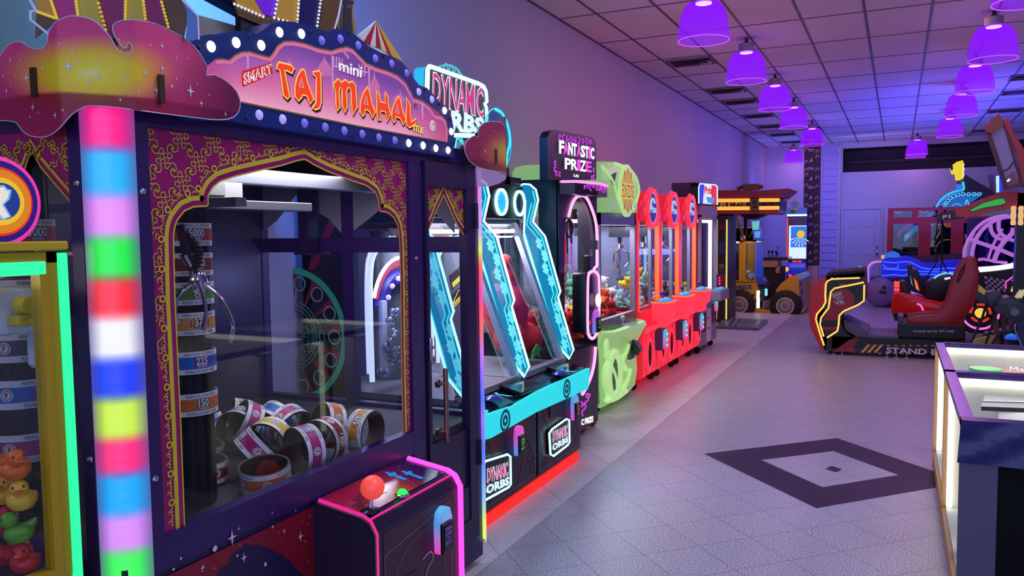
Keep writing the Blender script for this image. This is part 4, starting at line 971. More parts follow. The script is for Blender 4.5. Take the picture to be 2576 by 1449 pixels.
pile = [('225', (517, 1082), .80, (.25, .12, 3.9), 'blue ticket roll half hidden behind the display column at the back of the heap'), ('150', (604, 1050), .84, (.7, -.5, 4.6), 'orange ticket roll at the back left of the heap, mostly covered by others'),
 ('100', (664, 1062), .84, (.9, .1, 4.5), 'magenta ticket roll standing on edge at the upper left of the heap'), ('225', (690, 1085), .80, (1.0, -.2, 4.0), 'blue ticket roll at the back of the heap between two magenta rolls'),
 ('100', (730, 1075), .83, (1.25, .3, 4.4), 'magenta ticket roll on edge right behind the yellow roll'), ('150', (822, 1064), .86, (pi-.2, .15, 1.3), 'orange ticket roll standing on edge at the back right of the heap'),
 ('1500', (812, 1140), .77, (1.0, .5, 3.2), 'maroon ticket roll standing on edge beside the ochre roll'), ('375', (921, 1120), .77, (.6, -.4, 2.0), 'ochre ticket roll at the right end of the heap'),
 ('100', (656, 1150), .80, (.18, -.12, 4.1), 'magenta ticket roll leaning against the front of the yellow roll'), ('640', (690, 1124), .81, (.3, .1, 4.3), 'yellow ticket roll leaning in the middle of the heap'),
 ('150', (668, 1195), .775, (.22, -.08, 4.6), 'orange ticket roll lying flat in front against the glass'), ('1500', (508, 1180), .77, (1.1, -.1, 2.6), 'dark red ticket roll lying flat at the foot of the display column'),
 ('100', (500, 1130), .79, (.35, .25, 2.6), 'magenta ticket roll lying flat behind the foot of the display column'), ('225', (594, 1100), .79, (1.35, .2, 3.2), 'blue ticket roll on edge deep in the heap behind the yellow roll'),
 ('100', (790, 1172), .765, (1.2, -.3, 3.0), 'magenta ticket roll standing on edge close to the glass')]
for n, q, z, rot, l in pile:
    roll_at(n, l, PZ(z, q), rot)
# ================================================================ YELLOW DUCK MACHINE
YX = -1.85
YEL = M('yellow_enamel', (200, 164, 26), .4); YELD = M('yellow_enamel_deep', (178, 142, 20), .4)
ym = thing('duck_machine', 'yellow framed prize machine with green edge lights and rubber ducks at the left photo edge', 'arcade machine', (-2.25, .8, 0))
ya, yb = .33, PX(YX, (178, 1000)).y
zt_ = 1.585; wb = PX(YX, (134, 1433)).z; wr = PX(YX, (118, 1100)).y; wt = PX(YX, (60, 676)).z
mb = MB().box(-2.65, YX, ya, yb, .04, wb-.03, .01).box(-2.652, YX+.014, ya-.002, yb+.006, 1.571, zt_+.008, .004); mb.build('cabinet', YEL, ym)
mb = MB().box(YX-.04, YX, yb-.045, yb-.018, wb-.03, 1.57).box(YX-.04, YX, ya, ya+.045, wb-.03, 1.57).box(YX-.04, YX, ya, yb-.018, wt+.012, 1.568)
mb.box(YX-.03, YX+.006, wr, yb-.045, wb-.03, wt+.012).box(YX-.03, YX+.006, ya+.04, wr, wt, wt+.014).box(YX-.03, YX+.006, ya+.04, wr, wb-.03, wb)
mb.box(-2.65, -2.61, yb-.04, yb, wb-.03, 1.57).box(-2.65, -2.61, ya, ya+.04, wb-.03, 1.57).build('frame', YELD, ym)
MB().poly([(YX-.01, ya+.04, wb), (YX-.01, wr, wb), (YX-.01, wr, wt), (YX-.01, ya+.04, wt)]).build('front_glass', GLASS, ym)
MB().poly([(-2.61, yb-.02, wb), (YX-.04, yb-.02, wb), (YX-.04, yb-.02, 1.56), (-2.61, yb-.02, 1.56)]).build('side_glass', GLASS, ym)
GRL = glow('led_green', (40, 240, 150), 1.25, .5)
MB().box(YX-.012, YX+.012, yb-.016, yb+.004, .05, 1.564, .004).build('green_light', GRL, ym)
MB().box(YX-.01, YX+.008, ya+.05, yb-.05, 1.513, 1.545, .003).build('green_light', GRL, ym)
MB().box(-2.63, YX-.03, ya+.03, yb-.03, wb-.04, wb-.01).build('duck_bin', DARK, ym)
mb = MB().box(-2.12, -1.98, .55, PX(-2.05, (60, 720)).y, 1.36, 1.475, .006).box(-2.3, -1.9, .4, 1.15, 1.49, 1.5); mb.box(-2.06, -1.99, PX(-2.03, (75, 760)).y, PX(-2.03, (105, 760)).y, 1.26, 1.40, .01); mb.build('claw_carriage', WHITE, ym)
mb = MB().box(-1.97, -1.93, PX(-1.95, (30, 742)).y, PX(-1.95, (98, 742)).y, 1.385, 1.412, .003).cyl((-1.96, PX(-1.95, (55, 700)).y, 1.435), (1, 0, 0), .022, .04, 16); mb.build('claw_bracket', M('bracket_yellow', (214, 190, 40), .4), ym)
MB().box(-2.4, -1.95, .45, 1.1, 1.545, 1.555).build('light_panel', glow('panel_white', (255, 255, 245), 3.0, .9), ym)
MB().box(-2.172, YX-.045, 1.079, 1.084, wb-.01, wb+.32).box(-2.175, -2.171, 1.084, yb-.045, wb-.01, wb+.32).build('clear_divider', ACRYL, ym)
# round topper
sc_ = PX(YX-.01, (-9, 507)); sr = (PX(YX-.01, (102, 507))-sc_).length
mb = MB()
for k, (r_, c, e) in enumerate(((1.0, (245, 20, 190), 1.0), (.90, (40, 10, 130), .8), (.76, (230, 44, 16), .9), (.70, (226, 130, 20), .9), (.52, (240, 196, 40), .9), (.40, (26, 60, 150), .8))):
    mb.m(glow('duck_sign_%d' % k, c, e)).lathe([(0, .004*k+.03), (sr*r_, .004*k+.03), (sr*r_, 0 if k == 0 else .004*k+.02)], sc_-V((.03, 0, 0)), 48, (1, 0, 0))
mb.m(glow('duck_sign_magenta2', (236, 60, 170), .9)).lathe([(sr*.98, .031), (sr*.9, .033)], sc_-V((.03, 0, 0)), 48, (1, 0, 0))
xx = sc_.x+.026
o_ = [(-30,470),(10,468),(18,478),(27,478),(22,500),(8,515),(26,545),(8,552),(-10,530),(-30,560)]
mb.m(glow('duck_sign_white', (240, 232, 220), .9)).prism(PX(xx, *o_), (-.01, 0, 0)); mb.m(glow('duck_sign_cyan', (120, 180, 255), .9)).strip(PX(xx+.001, *o_), .005, (1, 0, 0), True)
mb.build('round_sign', None, ym)
def duck(name_, col):
    t = MB(); k = MB()
    t.m(M('duck_'+name_, col, .35, 0, 0, None, .4)); t.lathe([(0, -.03), (.026, -.028), (.040, -.01), (.040, .006), (.030, .018), (.012, .022), (0, .022)], (0, 0, .03), 18)
    t.ball((.022, 0, .068), .025, 14); t.tube([(-.022, 0, .04), (-.040, 0, .052), (-.046, 0, .062)], .01, 8, rs=[.016, .011, .004])
    for s_ in (-1, 1): t.ball((-.004, s_*.034, .034), .02, 8, (1.1, .4, .7))
    return t
DK_ = {'orange': (236, 112, 30), 'yellow': (240, 190, 40), 'teal': (22, 128, 124), 'green': (96, 170, 40), 'red': (206, 34, 34), 'pink': (220, 60, 90)}
dp = {}
def place_duck(c, loc, rot):
    lab = '%s rubber duck in the heap inside the yellow framed machine' % c
    if c not in dp:
        d = thing('rubber_duck', lab, 'rubber duck', loc, '%s rubber ducks in the yellow machine' % c); MB_ = duck(c, DK_[c])
        MB_.v = [p+V(loc) for p in MB_.v]; b = MB_.build('duck_body', None, d)
        bk = MB().m(M('duck_bill', (230, 80, 20), .4)).ball(V(loc)+V((.048, 0, .064)), .013, 10, (1.1, 1, .4)); bk.build('bill', None, d)
        ey = MB().m(BLACK)
        for s_ in (-1, 1): ey.ball(V(loc)+V((.040, s_*.013, .076)), .004, 6)
        ey.build('eyes', None, d); d.rotation_euler = rot; dp[c] = d
    else: dup(dp[c], loc, lab, '%s rubber ducks in the yellow machine' % c, rot)
rd = random.Random(11); zf = wb-.012
dk = [('orange', (22, 1290)), ('orange', (34, 1318)), ('yellow', (18, 1350)), ('teal', (62, 1352)), ('yellow', (36, 1385)), ('yellow', (100, 1385)), ('green', (54, 1412)), ('red', (94, 1432)), ('red', (4, 1395)), ('pink', (14, 1425)), ('red', (56, 1450))]
rows = [(-1.922, 1.205), (-2.012, 1.215), (-2.10, 1.205)]
for i, c in enumerate(['red', 'red', 'pink', 'green', 'red', 'red', 'yellow', 'yellow', 'teal', 'orange', 'orange']):
    x, y = rows[i % 3]; place_duck(c, (x, y-.012*(i//3 % 2), zf+.003+.079*(i//3)), ((.06, -.05, .03)[i % 3], .05*(i % 2), (-.9, .5, -.3, -2.2, .2, 2.4, -.7)[i % 7]))
for o in [o for o in bpy.data.objects if o.name.startswith('rubber_duck') and o.parent is None]: o.scale = (.84,)*3
for k in range(26):
    c = rd.choice(list(DK_)); x = rd.uniform(-2.5, -2.1); place_duck(c, (x, rd.uniform(.5, 1.15), zf+rd.uniform(0, .16)), (rd.uniform(-.6, .6), rd.uniform(-.6, .6), rd.uniform(-3, 3)))
# ================================================================ TWO-PLAYER ORB MACHINE
om = thing('orb_machine', 'black two player orb game with glowing cyan tray, cyan fins and red floor strip', 'arcade machine', (-2.6, 4.43, 0))
BX_ = -1.98; Y0o, Y1o, Ym = 3.68, 5.18, 4.43
CY = glow('cyan_tray', (36, 214, 226), 1.0, .4); CYW = glow('cyan_white', (190, 250, 255), 1.6, .6); CYB = glow('cyan_blue', (24, 150, 214), .62, .35); CYL = glow('cyan_line', (70, 225, 245), 1.15, .5)
ORBK = M('orb_black', (16, 15, 24), .3); ORRED = M('orb_dark_red', (92, 14, 22), .4)
MB().box(-3.14, BX_-.012, Y0o, Y1o, .07, .66, .006).build('base_cabinet', ORBK, om)
RED = glow('red_strip', (255, 30, 22), 1.25, .5)
MB().box(-3.0, BX_-.01, Y0o+.03, Y1o-.02, .0, .065).build('red_kick_strip', RED, om)
MB().box(-3.14, -3.08, Y0o, Y1o, .66, 2.0).box(-3.14, -2.42, Y0o, Y1o, 1.93, 1.985).build('back_panel', M('orb_back', (30, 34, 52), .5), om)
# side walls under the fins
for yy in (Y0o, Y1o-.02):
    MB().prism([(-3.14, yy, .66), (-2.83, yy, .66), (-2.83, yy, 1.98), (-3.14, yy, 1.98)], (0, .02, 0)).prism([(-2.83, yy, 1.66), (-2.44, yy, 1.66), (-2.44, yy, 1.98), (-2.83, yy, 1.98)], (0, .02, 0)).build('side_wall', M('orb_side', (18, 24, 30), .4), om)
    MB().poly([(-2.83, yy+.01, .66), (-2.12, yy+.01, .66), (-2.44, yy+.01, 1.66), (-2.83, yy+.01, 1.66)]).build('side_glass', GLASS, om)
# side art seen through the purple cabinet
ya_ = Y0o-.003; ac = PY(ya_, (735, 842)); ar = (PY(ya_, (862, 842))-ac).length
mb = MB().m(M('art_red', (150, 24, 30), .5))
for k in range(7):
    a = radians(-70+k*26); mb.poly([p for p in (ac+V((cos(a)*ar*.45, 0, sin(a)*ar*.45)), ac+V((cos(a-.07)*ar*1.02, 0, sin(a-.07)*ar*1.02)), ac+V((cos(a+.07)*ar*1.02, 0, sin(a+.07)*ar*1.02))) if True] if abs(cos(a)) < 2 else [])
mb.m(M('art_green', (40, 130, 96), .5, 0, .25, (40, 150, 110))).ring(ac, (0, -1, 0), ar*.98, ar*1.08, .001, 48)
for k in range(14): a = k*2*pi/14; mb.m(M('art_line', (150, 190, 170), .5)).ring(ac+V((cos(a)*ar*.84, 0, sin(a)*ar*.84)), (0, -1, 0), ar*.10, ar*.12, .0015, 18)
for r_ in (.42, .48, .54): mb.m(M('art_line2', (96, 150, 120), .5)).ring(ac, (0, -1, 0), ar*r_, ar*(r_+.02), .0012, 36)
for k in range(6): a = k*pi/3; mb.m(M('art_green2', (60, 160, 120), .5)).ring(ac+V((cos(a)*.05+.14, -.001, sin(a)*.05)), (0, -1, 0), .05, .056, .001, 18)
mb.v = [V((min(p.x, -2.832), p.y, min(max(p.z, .67), 1.65))) for p in mb.v]; mb.build('side_art', None, om)
mb = MB().m(M('art_red')).prism([(-2.75, ya_, 1.9), (-2.45, ya_, 1.74), (-2.45, ya_, 1.68), (-2.82, ya_, 1.86)], (0, -.001, 0)).prism([(-3.1, ya_, 1.4), (-2.84, ya_, 1.85), (-2.84, ya_, 1.74), (-3.04, ya_, 1.4)], (0, -.001, 0)); mb.build('side_rays', None, om)
# fins
fin_px = [(1298,470),(1318,463),(1333,464),(1348,477),(1354,503),(1341,558),(1371,594),(1410,733),(1404,748),(1443,880),(1432,903),(1397,862),(1362,740),(1318,590),(1322,505),(1302,486)]
finR = PY(Y1o, *fin_px)
def finmap(P, y): return [V((p.x, y, p.z)) for p in P]
for k, yy in enumerate((Y0o, Ym, Y1o)):
    P = finmap(finR, yy); f = MB().prism(P, (0, .018, 0)).build('side_fin', lumi('fin_acrylic', (26, 150, 205), .85, .3), om)
    MB().tube(P, .0075, 6, True).build('fin_edge_light', CYW, f)
    c = V((0, 0, 0))
    for p in P: c += p/len(P)
    inner_ = [PY(yy, q) for q in ()]
    off = [V((-.035, 0, -.012))]*len(P)
    mb = MB(); mb.tube([p+V((-.022, -.004, -.008)) for p in P[3:10]], .0045, 6); mb.tube([V((p.x-.05, yy-.004, p.z-.02)) for p in P[4:10]], .004, 6); mb.tube([V((p.x+.012, yy-.004, p.z+.006)) for p in P[10:14]], .0035, 6)
    mb.build('fin_line_light', CYL, f)
    a, b = P[6], P[9]; mb = MB(); rf = random.Random(4)
    for q in range(9):
        t = (q+.3)/9
        if .42 < t < .58: continue
        o = lerp(a, b, t)+V((-.055+.02*(q % 2), -.004, -.01)); s_ = .030; up_ = (b-a).normalized(); sd = up_.cross(V((0, 1, 0)))
        mb.poly([o+up_*s_, o+sd*s_*.9, o-up_*s_, o-sd*s_*.9])
        mb.poly([o+up_*s_*2+V((0, -.0005, 0)), o+up_*s_+sd*s_*.9+V((0, -.0005, 0)), o+V((0, -.0005, 0))+up_*s_*.0, o+up_*s_-sd*s_*.9+V((0, -.0005, 0))])
    mb.build('fin_diamonds', glow('diamond_ice', (120, 225, 245), .85, .4), f)
# rings header
hx = -2.40
hd = MB().box(-2.5, hx, Y0o+.02, Y1o-.01, 1.69, 1.93, .008).build('header', M('header_black', (8, 8, 14), .25), om)
for k, yy in enumerate((3.86, 4.12, 4.42, 4.81, 5.095)):
    c = V((hx, yy, 1.806))
    MB().ring(c, (1, 0, 0), .073, .092, .014, 36).build('ring_light', CYW, hd)
    if k in (1, 3):
        m = MB().m(glow('ring_blue', (40, 165, 240), 1.0, .5)).disc(c+V((.006, 0, 0)), (1, 0, 0), .07, 30); m.m(CYL)
        for j in range(8): a = j*pi/4; m.strip([c+V((.009, cos(a)*.02, sin(a)*.02)), c+V((.009, cos(a+.5)*.062, sin(a+.5)*.062))], .006, (1, 0, 0))
        m.ring(c+V((.008, 0, 0)), (1, 0, 0), .055, .062, .001, 24); m.build('ring_display', None, hd)
    else:
        m = MB(); 
        for j in range(5): m.ring(c+V((.002, 0, 0)), (1, 0, 0), .012+.013*j, .016+.013*j, .001, 20)
        m.build('speaker_grille', GREY, hd)
# bays
IN = M('bay_white', (200, 204, 214), .5); INB = M('bay_dark', (44, 46, 60), .6)
for k, (a, b) in enumerate(((Y0o+.02, Ym-.01), (Ym+.01, Y1o-.02))):
    top = (-2.45, 1.66); bot = (-2.10, .72)
    MB().poly([(bot[0], a, bot[1]), (bot[0], b, bot[1]), (top[0], b, top[1]), (top[0], a, top[1])]).build('tilted_glass', ACRYL, om)
    mb = MB()
    for q0, q1 in (((bot[0]+.01, bot[1]), (top[0]+.01, top[1])),):
        for yy in (a, b-.05): mb.prism([(q0[0], yy, q0[1]), (q1[0], yy, q1[1]), (q1[0]-.04, yy, q1[1]), (q0[0]-.04, yy, q0[1])], (0, .05, 0))
    mb.prism([(top[0]+.01, a, top[1]), (top[0]-.01, a, top[1]+.05), (top[0]-.05, a, top[1]+.04), (top[0]-.03, a, top[1]-.03)], (0, b-a, 0))
    mb.build('window_frame', M('bay_frame', (140, 150, 172), .4, .4), om)
    MB().box(-2.46, -2.42, a+.25, b-.1, 1.60, 1.625).build('bay_light', glow('bay_tube', (255, 250, 240), 5, .9), om)
    MB().box(-3.06, -2.12, a, b, .665, .70).box(-2.14, -2.08, a, b, .69, .725).build('bay_floor', M('bay_floor', (120, 118, 128), .4), om)
    mb = MB()
    for s_ in (0, 1):
        x0_ = -2.72-.18*s_; mb.tube(smoothpath([(x0_, a+.06+.22*s_, .75), (x0_, a+.06+.22*s_, 1.3), (x0_+.02, a+.09+.22*s_, 1.5), (x0_+.12, a+.16+.22*s_, 1.58)], 5), .016, 8)
    mb.build('arched_light', glow('arch_white', (225, 235, 255), 1.3, .7), om)
    MB().lathe([(0, .70), (.10, .70), (.10, 1.62), (0, 1.62)], (-2.86, (a+b)/2+.08, 0), 24).build('ball_tower', M('tower_grey', (110, 112, 120), .3, .3), om)
    mb = MB().box(-3.075, -3.05, a, b, .7, 1.64); mb.build('bay_back', IN if k else M('bay_blue', (36, 30, 92), .5, 0, .15, (50, 40, 160)), om)
    if k == 0:
        mb = MB().m(glow('board_white', (235, 240, 255), 1.6, .8)).box(-2.66, -2.64, a+.06, a+.11, .78, 1.22); mb.box(-2.6, -2.57, b-.1, b-.085, .72, 1.24); mb.build('orb_board_light', None, om)
        mb = MB(); rb = random.Random(9)
        for j in range(34): mb.ball((-2.62+rb.uniform(-.05, .05), a+.05+rb.random()*.42, .78+rb.random()*.42), .026, 10)
        mb.build('orb_balls', glass('orb_ball', (210, 214, 230), .3, .12), om); om.children[-1]['kind'] = 'stuff' if False else 'thing'
        mb = MB().m(glow('arc_white', (255, 240, 225), 2.0, .8)).tube(arc((-2.7, a+.36, 1.16), .30, 20, 165, 16), .011, 6); mb.m(glow('arc_pink', (240, 70, 110), .8, .4)).tube(arc((-2.72, a+.36, 1.16), .26, 20, 165, 16), .02, 6)
        mb.m(M('wheel_blue', (34, 30, 110), .4, 0, .3, (50, 50, 200))).tube(arc((-2.74, a+.36, 1.16), .18, 5, 175, 16), .05, 6); mb.m(glow('wheel_bulb', (220, 190, 255), 1.5, .7))
        for j in range(7): mb.ball(V((-2.68, a+.36, 1.16))+V((0, cos(radians(20+j*23))*.19, sin(radians(20+j*23))*.19)), .016, 8)
        mb.build('prize_wheel', None, om)
        mb = MB().lathe([(0, 0), (.12, 0), (.13, .012), (0, .02)], (-2.5, a+.3, 1.245), 24); mb.build('prize_plate', STEEL, om)
    if k == 1:
        m = MB().m(M('bay_sign_black', (18, 18, 22), .5)).obox((-2.70, 4.72, 1.30), (0, .075, .03), (0, -.02, .045), (.004, 0, 0)).obox((-2.70, 4.72, 1.16), (0, .075, .03), (0, -.02, .045), (.004, 0, 0)); m.m(M('bay_sign_yellow', (196, 190, 60), .5))
        for z in (1.30, 1.16): m.obox((-2.692, 4.725, z-.022), (0, .07, .028), (0, -.005, .014), (.003, 0, 0))
        m.tube([(-2.7, 4.45, 1.13), (-2.7, 4.66, 1.13), (-2.7, 4.74, 1.21), (-2.7, 4.95, 1.21)], .006, 6); m.build('bay_sign', None, om)
# tray
TX = -1.914
mb = MB().prism(PX(TX, (1196,1052),(1212,1049),(1294,1021),(1354,986),(1410,960),(1418,957),(1484,926),(1480,978),(1399,1015),(1348,1038),(1236,1102),(1196,1113)), (-.025, 0, 0)).build('cyan_tray', CY, om)
mb = MB(); lft = PX(TX, (1108,1062),(1160,1135),(1161,1070)); mb.prism([(TX-.02, Y0o-.15, .72), (TX-.02, Y0o-.02, .72), (TX-.02, Y0o-.02, .50)], (-.05, 0, 0)); mb.prism([(TX-.02, Y0o-.17, .665), (TX-.02, Y0o+.02, .665), (TX-.02, Y0o+.02, .655), (TX-.02, Y0o-.12, .56)], (-.04, 0, 0)); mb.prism(PX(TX, (1196,1052),(1212,1049),(1212,1108),(1196,1113)), (-.02, 0, 0)); mb.build('tray_end', CY, om)
MB().box(-2.12, TX-.02, Y0o, Y1o+.05, .60, .635).build('tray_shelf', M('tray_black', (14, 14, 22), .2), om)
mb = MB()
for a in (Y0o+.08, Ym+.02): mb.prism([(-2.1, a, .69), (TX-.03, a, .645), (TX-.03, a+.36, .645), (-2.1, a+.36, .69)], (0, 0, -.02)); mb.prism([(-2.1, a+.36, .72), (TX-.03, a+.36, .68), (TX-.03, a+.70, .665), (-2.1, a+.70, .70)], (0, 0, -.02))
mb.build('tray_top', M('tray_top_black', (20, 18, 28), .15), om)
for q, yy in (((1240, 1003), 0), ((1410, 940), 0)):
    c = PZ(.685, q); MB().lathe([(0, .022), (.03, .02), (.055, .006), (.06, 0)], c, 24).build('play_button', M('button_navy', (30, 44, 110), .15, 0, .15, (40, 70, 190)), om)
    m = MB().m(CYL)
    for s_ in (.07, .085): m.strip([c+V((s_*.9, .05+s_*.5, .002)), c+V((-.02, .07+s_*.4, .004)), c+V((-.05, .05+s_, .006))], .008, (0, 0, 1))
    m.build('button_graphic', None, om)
for q in ((1271, 1058), (1426, 978)):
    c = PX(TX+.002, q); m = MB().m(M('emblem_teal', (18, 90, 104), .5)); m.ring(c, (1, 0, 0), .045, .062, .001, 24); m.ring(c, (1, 0, 0), .012, .03, .001, 20); m.m(M('emblem_line', (60, 190, 205), .5, 0, .3, (60, 200, 215))).ring(c+V((.0005, 0, 0)), (1, 0, 0), .033, .038, .001, 20); m.build('tray_emblem', None, om)
# lower doors with lit badges
for k, (a, b) in enumerate(((Y0o+.01, Ym-.012), (Ym+.012, Y1o-.008))):
    dr_o = MB().box(BX_-.012, BX_, a, b, .09, .60, .004).build('coin_door', ORBK, om)
    m = MB().m(ORRED); w_ = b-a
    for u0, u1, v0, v1 in ((.05, .38, .52, .36), (.62, .95, .52, .40)): m.poly([(BX_+.0015, a+w_*u0, v0), (BX_+.0015, a+w_*u1, v0), (BX_+.0015, a+w_*(u0+u1)/2, v1)])
    for u, v in ((.08, .3), (.12, .22), (.8, .3), (.86, .24)): m.strip([V((BX_+.0015, a+w_*u, v+.09)), V((BX_+.0015, a+w_*(u+.08), v)), V((BX_+.0015, a+w_*u, v-.09))], .010, (1, 0, 0))
    for u in (.15, .35, .6): m.poly([(BX_+.0012, a+w_*u, .10), (BX_+.0012, a+w_*(u+.04), .10), (BX_+.0012, a+w_*(u+.18), .26), (BX_+.0012, a+w_*(u+.12), .26)])
    m.build('door_art', None, dr_o)
    m = MB(); g = .02; fr = [(BX_+.002, a+g, .12), (BX_+.002, b-g-.02, .12), (BX_+.002, b-g, .14), (BX_+.002, b-g, .57), (BX_+.002, b-.05, .59), (BX_+.002, a+.05, .59), (BX_+.002, a+g, .57)]
    m.strip([V(p) for p in fr], .006, (1, 0, 0), True); m.build('door_outline', M('door_outline', (96, 96, 120), .4), dr_o)
    for zz in (.2, .48): MB().cyl((BX_, b-.03 if k == 0 else a+.03, zz), (1, 0, 0), .008, .006, 8).build('door_lock', STEEL, dr_o)
bl = [[(1213,1170),(1221,1160),(1276,1143),(1283,1148),(1284,1218),(1278,1226),(1222,1257),(1215,1252)], [(1381,1090),(1388,1080),(1424,1054),(1431,1056),(1432,1112),(1427,1120),(1392,1147),(1384,1143)]]
MGT = glow('logo_magenta', (230, 50, 150), .8, .3); LW = glow('logo_white', (225, 250, 255), .9, .6); LC = glow('logo_cyan', (90, 210, 215), .75, .4)
def orb_logo(name, B, q1, q2, x, par, rim, k=1.0, thick=.007):
    o = MB().prism([p for p in B], (-.02, 0, 0)).build(name, M('badge_black', (10, 9, 16), .3), par)
    MB().tube([p+V((.002, 0, 0)) for p in B], thick, 6, True).build('badge_rim_light', rim, o)
    m = MB(); m.m(LW).text('DYNAMIC', q1, .035, .003); m.m(MGT).text('DYNAMIC', q1, .005, .005); m.m(LW).text('ORBS', q2, .05, .003); m.m(LC).text('ORBS', [lerp(q2[0], q2[3], .5), lerp(q2[1], q2[2], .5), q2[2], q2[3]], .0, .0)
    m.build('badge_lettering', None, o); return o
orb_logo('lit_badge', PX(BX_+.022, *bl[0]), PX(BX_+.024, (1225,1180),(1277,1163),(1278,1196),(1225,1214)), PX(BX_+.024, (1223,1222),(1279,1200),(1279,1218),(1223,1243)), 0, om, CYW)
orb_logo('lit_badge', PX(BX_+.022, *bl[1]), PX(BX_+.024, (1390,1086),(1427,1069),(1428,1094),(1390,1112)), PX(BX_+.024, (1389,1118),(1428,1098),(1428,1111),(1390,1134)), 0, om, CYW)
MB().box(BX_, BX_+.012, 4.62, 4.70, .42, .54, .003).build('bill_slot', M('slot_grey', (44, 44, 56), .4), om)
# sign on top
sx = -2.45
sp = [(1073,240),(1075,175),(1079,167),(1090,170),(1205,211),(1215,217),(1221,230),(1223,256),(1218,262),(1222,272),(1223,300),(1212,342),(1140,340),(1073,330)]
B = PX(sx, *sp); sg = orb_logo('top_sign', B, PX(sx+.004, (1089,183),(1214,223),(1215,296),(1087,262)), PX(sx+.004, (1087,268),(1215,300),(1212,336),(1087,322)), 0, om, CYW, 1, .014)
MB().prism([p+V((-.02, 0, 0)) for p in B], (-.07, 0, 0)).build('sign_side', glow('sign_cyan_side', (50, 190, 215), .8, .4), sg)
m = MB().tube(smoothpath(PX(sx-.03, (1098,172),(1110,166),(1130,164),(1150,174),(1163,192)), 5), .006, 6)
for q in ((1122,176),(1135,180),(1148,187)): c = PX(sx-.03, q); m.tube(arc(c, .022, 0, 360, 18, 'yz', .04)[:-1], .004, 5, True)
m.build('sign_crest', lumi('crest_cyan', (90, 210, 235), .9, .2), sg)
dc_ = PX(sx+.1, (1252, 352)); m = MB(); m.cyl(dc_, (1, 0, 0), .20, .008, 40); m.build('orb_disc', glass('orb_disc', (190, 225, 245), .08, .06), sg)
m = MB().tube(arc(dc_, .20, 0, 360, 48)[:-1], .004, 5, True); m.tube(smoothpath([dc_+V((.01, a, b)) for a, b in ((-.05, .19), (.06, .17), (.14, .09), (.16, 0), (.12, -.08), (.09, -.18))], 5), .009, 6); m.build('orb_disc_light', CYL, sg)
m = MB().m(M('strut_grey', (150, 150, 162), .4)).prism(PX(sx+.03, (1146,384),(1165,352),(1178,356),(1196,395),(1190,400)), (-.03, 0, 0)); m.m(BLACK).prism(PX(sx+.035, (1152,386),(1163,366),(1175,392)), (-.002, 0, 0)); m.m(CYL).tube(PX(sx+.03, (1143,380),(1150,345),(1165,362),(1160,345)), .006, 5); m.build('sign_strut', None, sg)
MB().prism([(-2.5, 4.3, 1.93), (-2.5, 4.5, 1.93), (-2.5, 4.5, 2.2), (-2.5, 4.3, 2.2)], (.03, 0, 0)).box(-2.55, -2.46, 3.95, 4.8, 1.98, 2.15).build('sign_post', DARK, sg)
m = MB().bprism(PX(-2.42, (1270,470),(1270,425),(1277,418),(1283,424),(1285,470)), (-.05, 0, 0), .006); m.build('lever_box', M('lever_black', (22, 20, 30), .3), om)
card_reader((BX_+.004, *PX(BX_+.03, (1309, 1112)).yz), 'card reader with magenta and blue glow on the near half of the orb game', (225, 60, 190), (60, 150, 240), (150, 220, 60), ['SWIPE', 'CARD', 'TO', 'PLAY'])
card_reader((BX_+.004, *PX(BX_+.03, (1449, 1028)).yz), 'card reader with blue glow on the far half of the orb game', (60, 160, 235), (225, 70, 200), (200, 120, 50), ['SWIPE', 'CARD', 'TO', 'PLAY'])
# ---------------------------------------------------------------- plush toys
def plush(kind='bear', s=.09):
    """seated soft toy about 2s tall; one body mesh"""
    m = MB(); m.ball((0, 0, s*.75), s*.62, 12, (1, 1, 1.15)); m.ball((s*.08, 0, s*1.75), s*.52, 12, (1, 1.08, .95))
    for k in (-1, 1):
        if kind == 'bear': m.ball((0, k*s*.42, s*2.15), s*.2, 8, (.6, 1, 1))
        elif kind == 'bunny': m.ball((0, k*s*.25, s*2.55), s*.17, 8, (.6, .8, 2.6))
        elif kind == 'duck': pass
        m.ball((s*.3, k*s*.6, s*.95), s*.24, 8, (1.5, .8, .9)); m.ball((s*.6, k*s*.4, s*.28), s*.28, 8, (1.5, .9, .9))
    m.ball((s*.5, 0, s*1.65), s*.2, 8, (.8, 1.1, .8)); return m
def heap(root_label, cat_group, items, rnd, spot):
    """a heap of soft toys: items = [(colour name, rgb, kind, size, count)]; spot(i) gives a place"""
    i = 0
    for cname, rgb, kind, s, n in items:
        first = None
        for k in range(n):
            loc = spot(i); rot = (rnd.uniform(-.7, .7), rnd.uniform(-.7, .7), rnd.uniform(-1.6, 1.2)); i += 1
            lab = root_label % cname
            if first is None:
                t = thing('plush_toy', lab, 'plush toy', loc, cat_group % cname); b = plush(kind, s); b.v = [p+V(loc) for p in b.v]; b.build('plush_body', M('plush_%s' % cname.replace(' ', '_'), rgb, .9), t)
                e = MB(); 
                for q in (-1, 1): e.ball(V(loc)+V((s*.55, q*s*.2, s*1.88)), s*.06, 6)
                e.ball(V(loc)+V((s*.68, 0, s*1.7)), s*.07, 6); e.build('face', BLACK, t)
                t.rotation_euler = rot; first = t
            else: dup(first, loc, lab, cat_group % cname, rot, rnd.uniform(.85, 1.15))
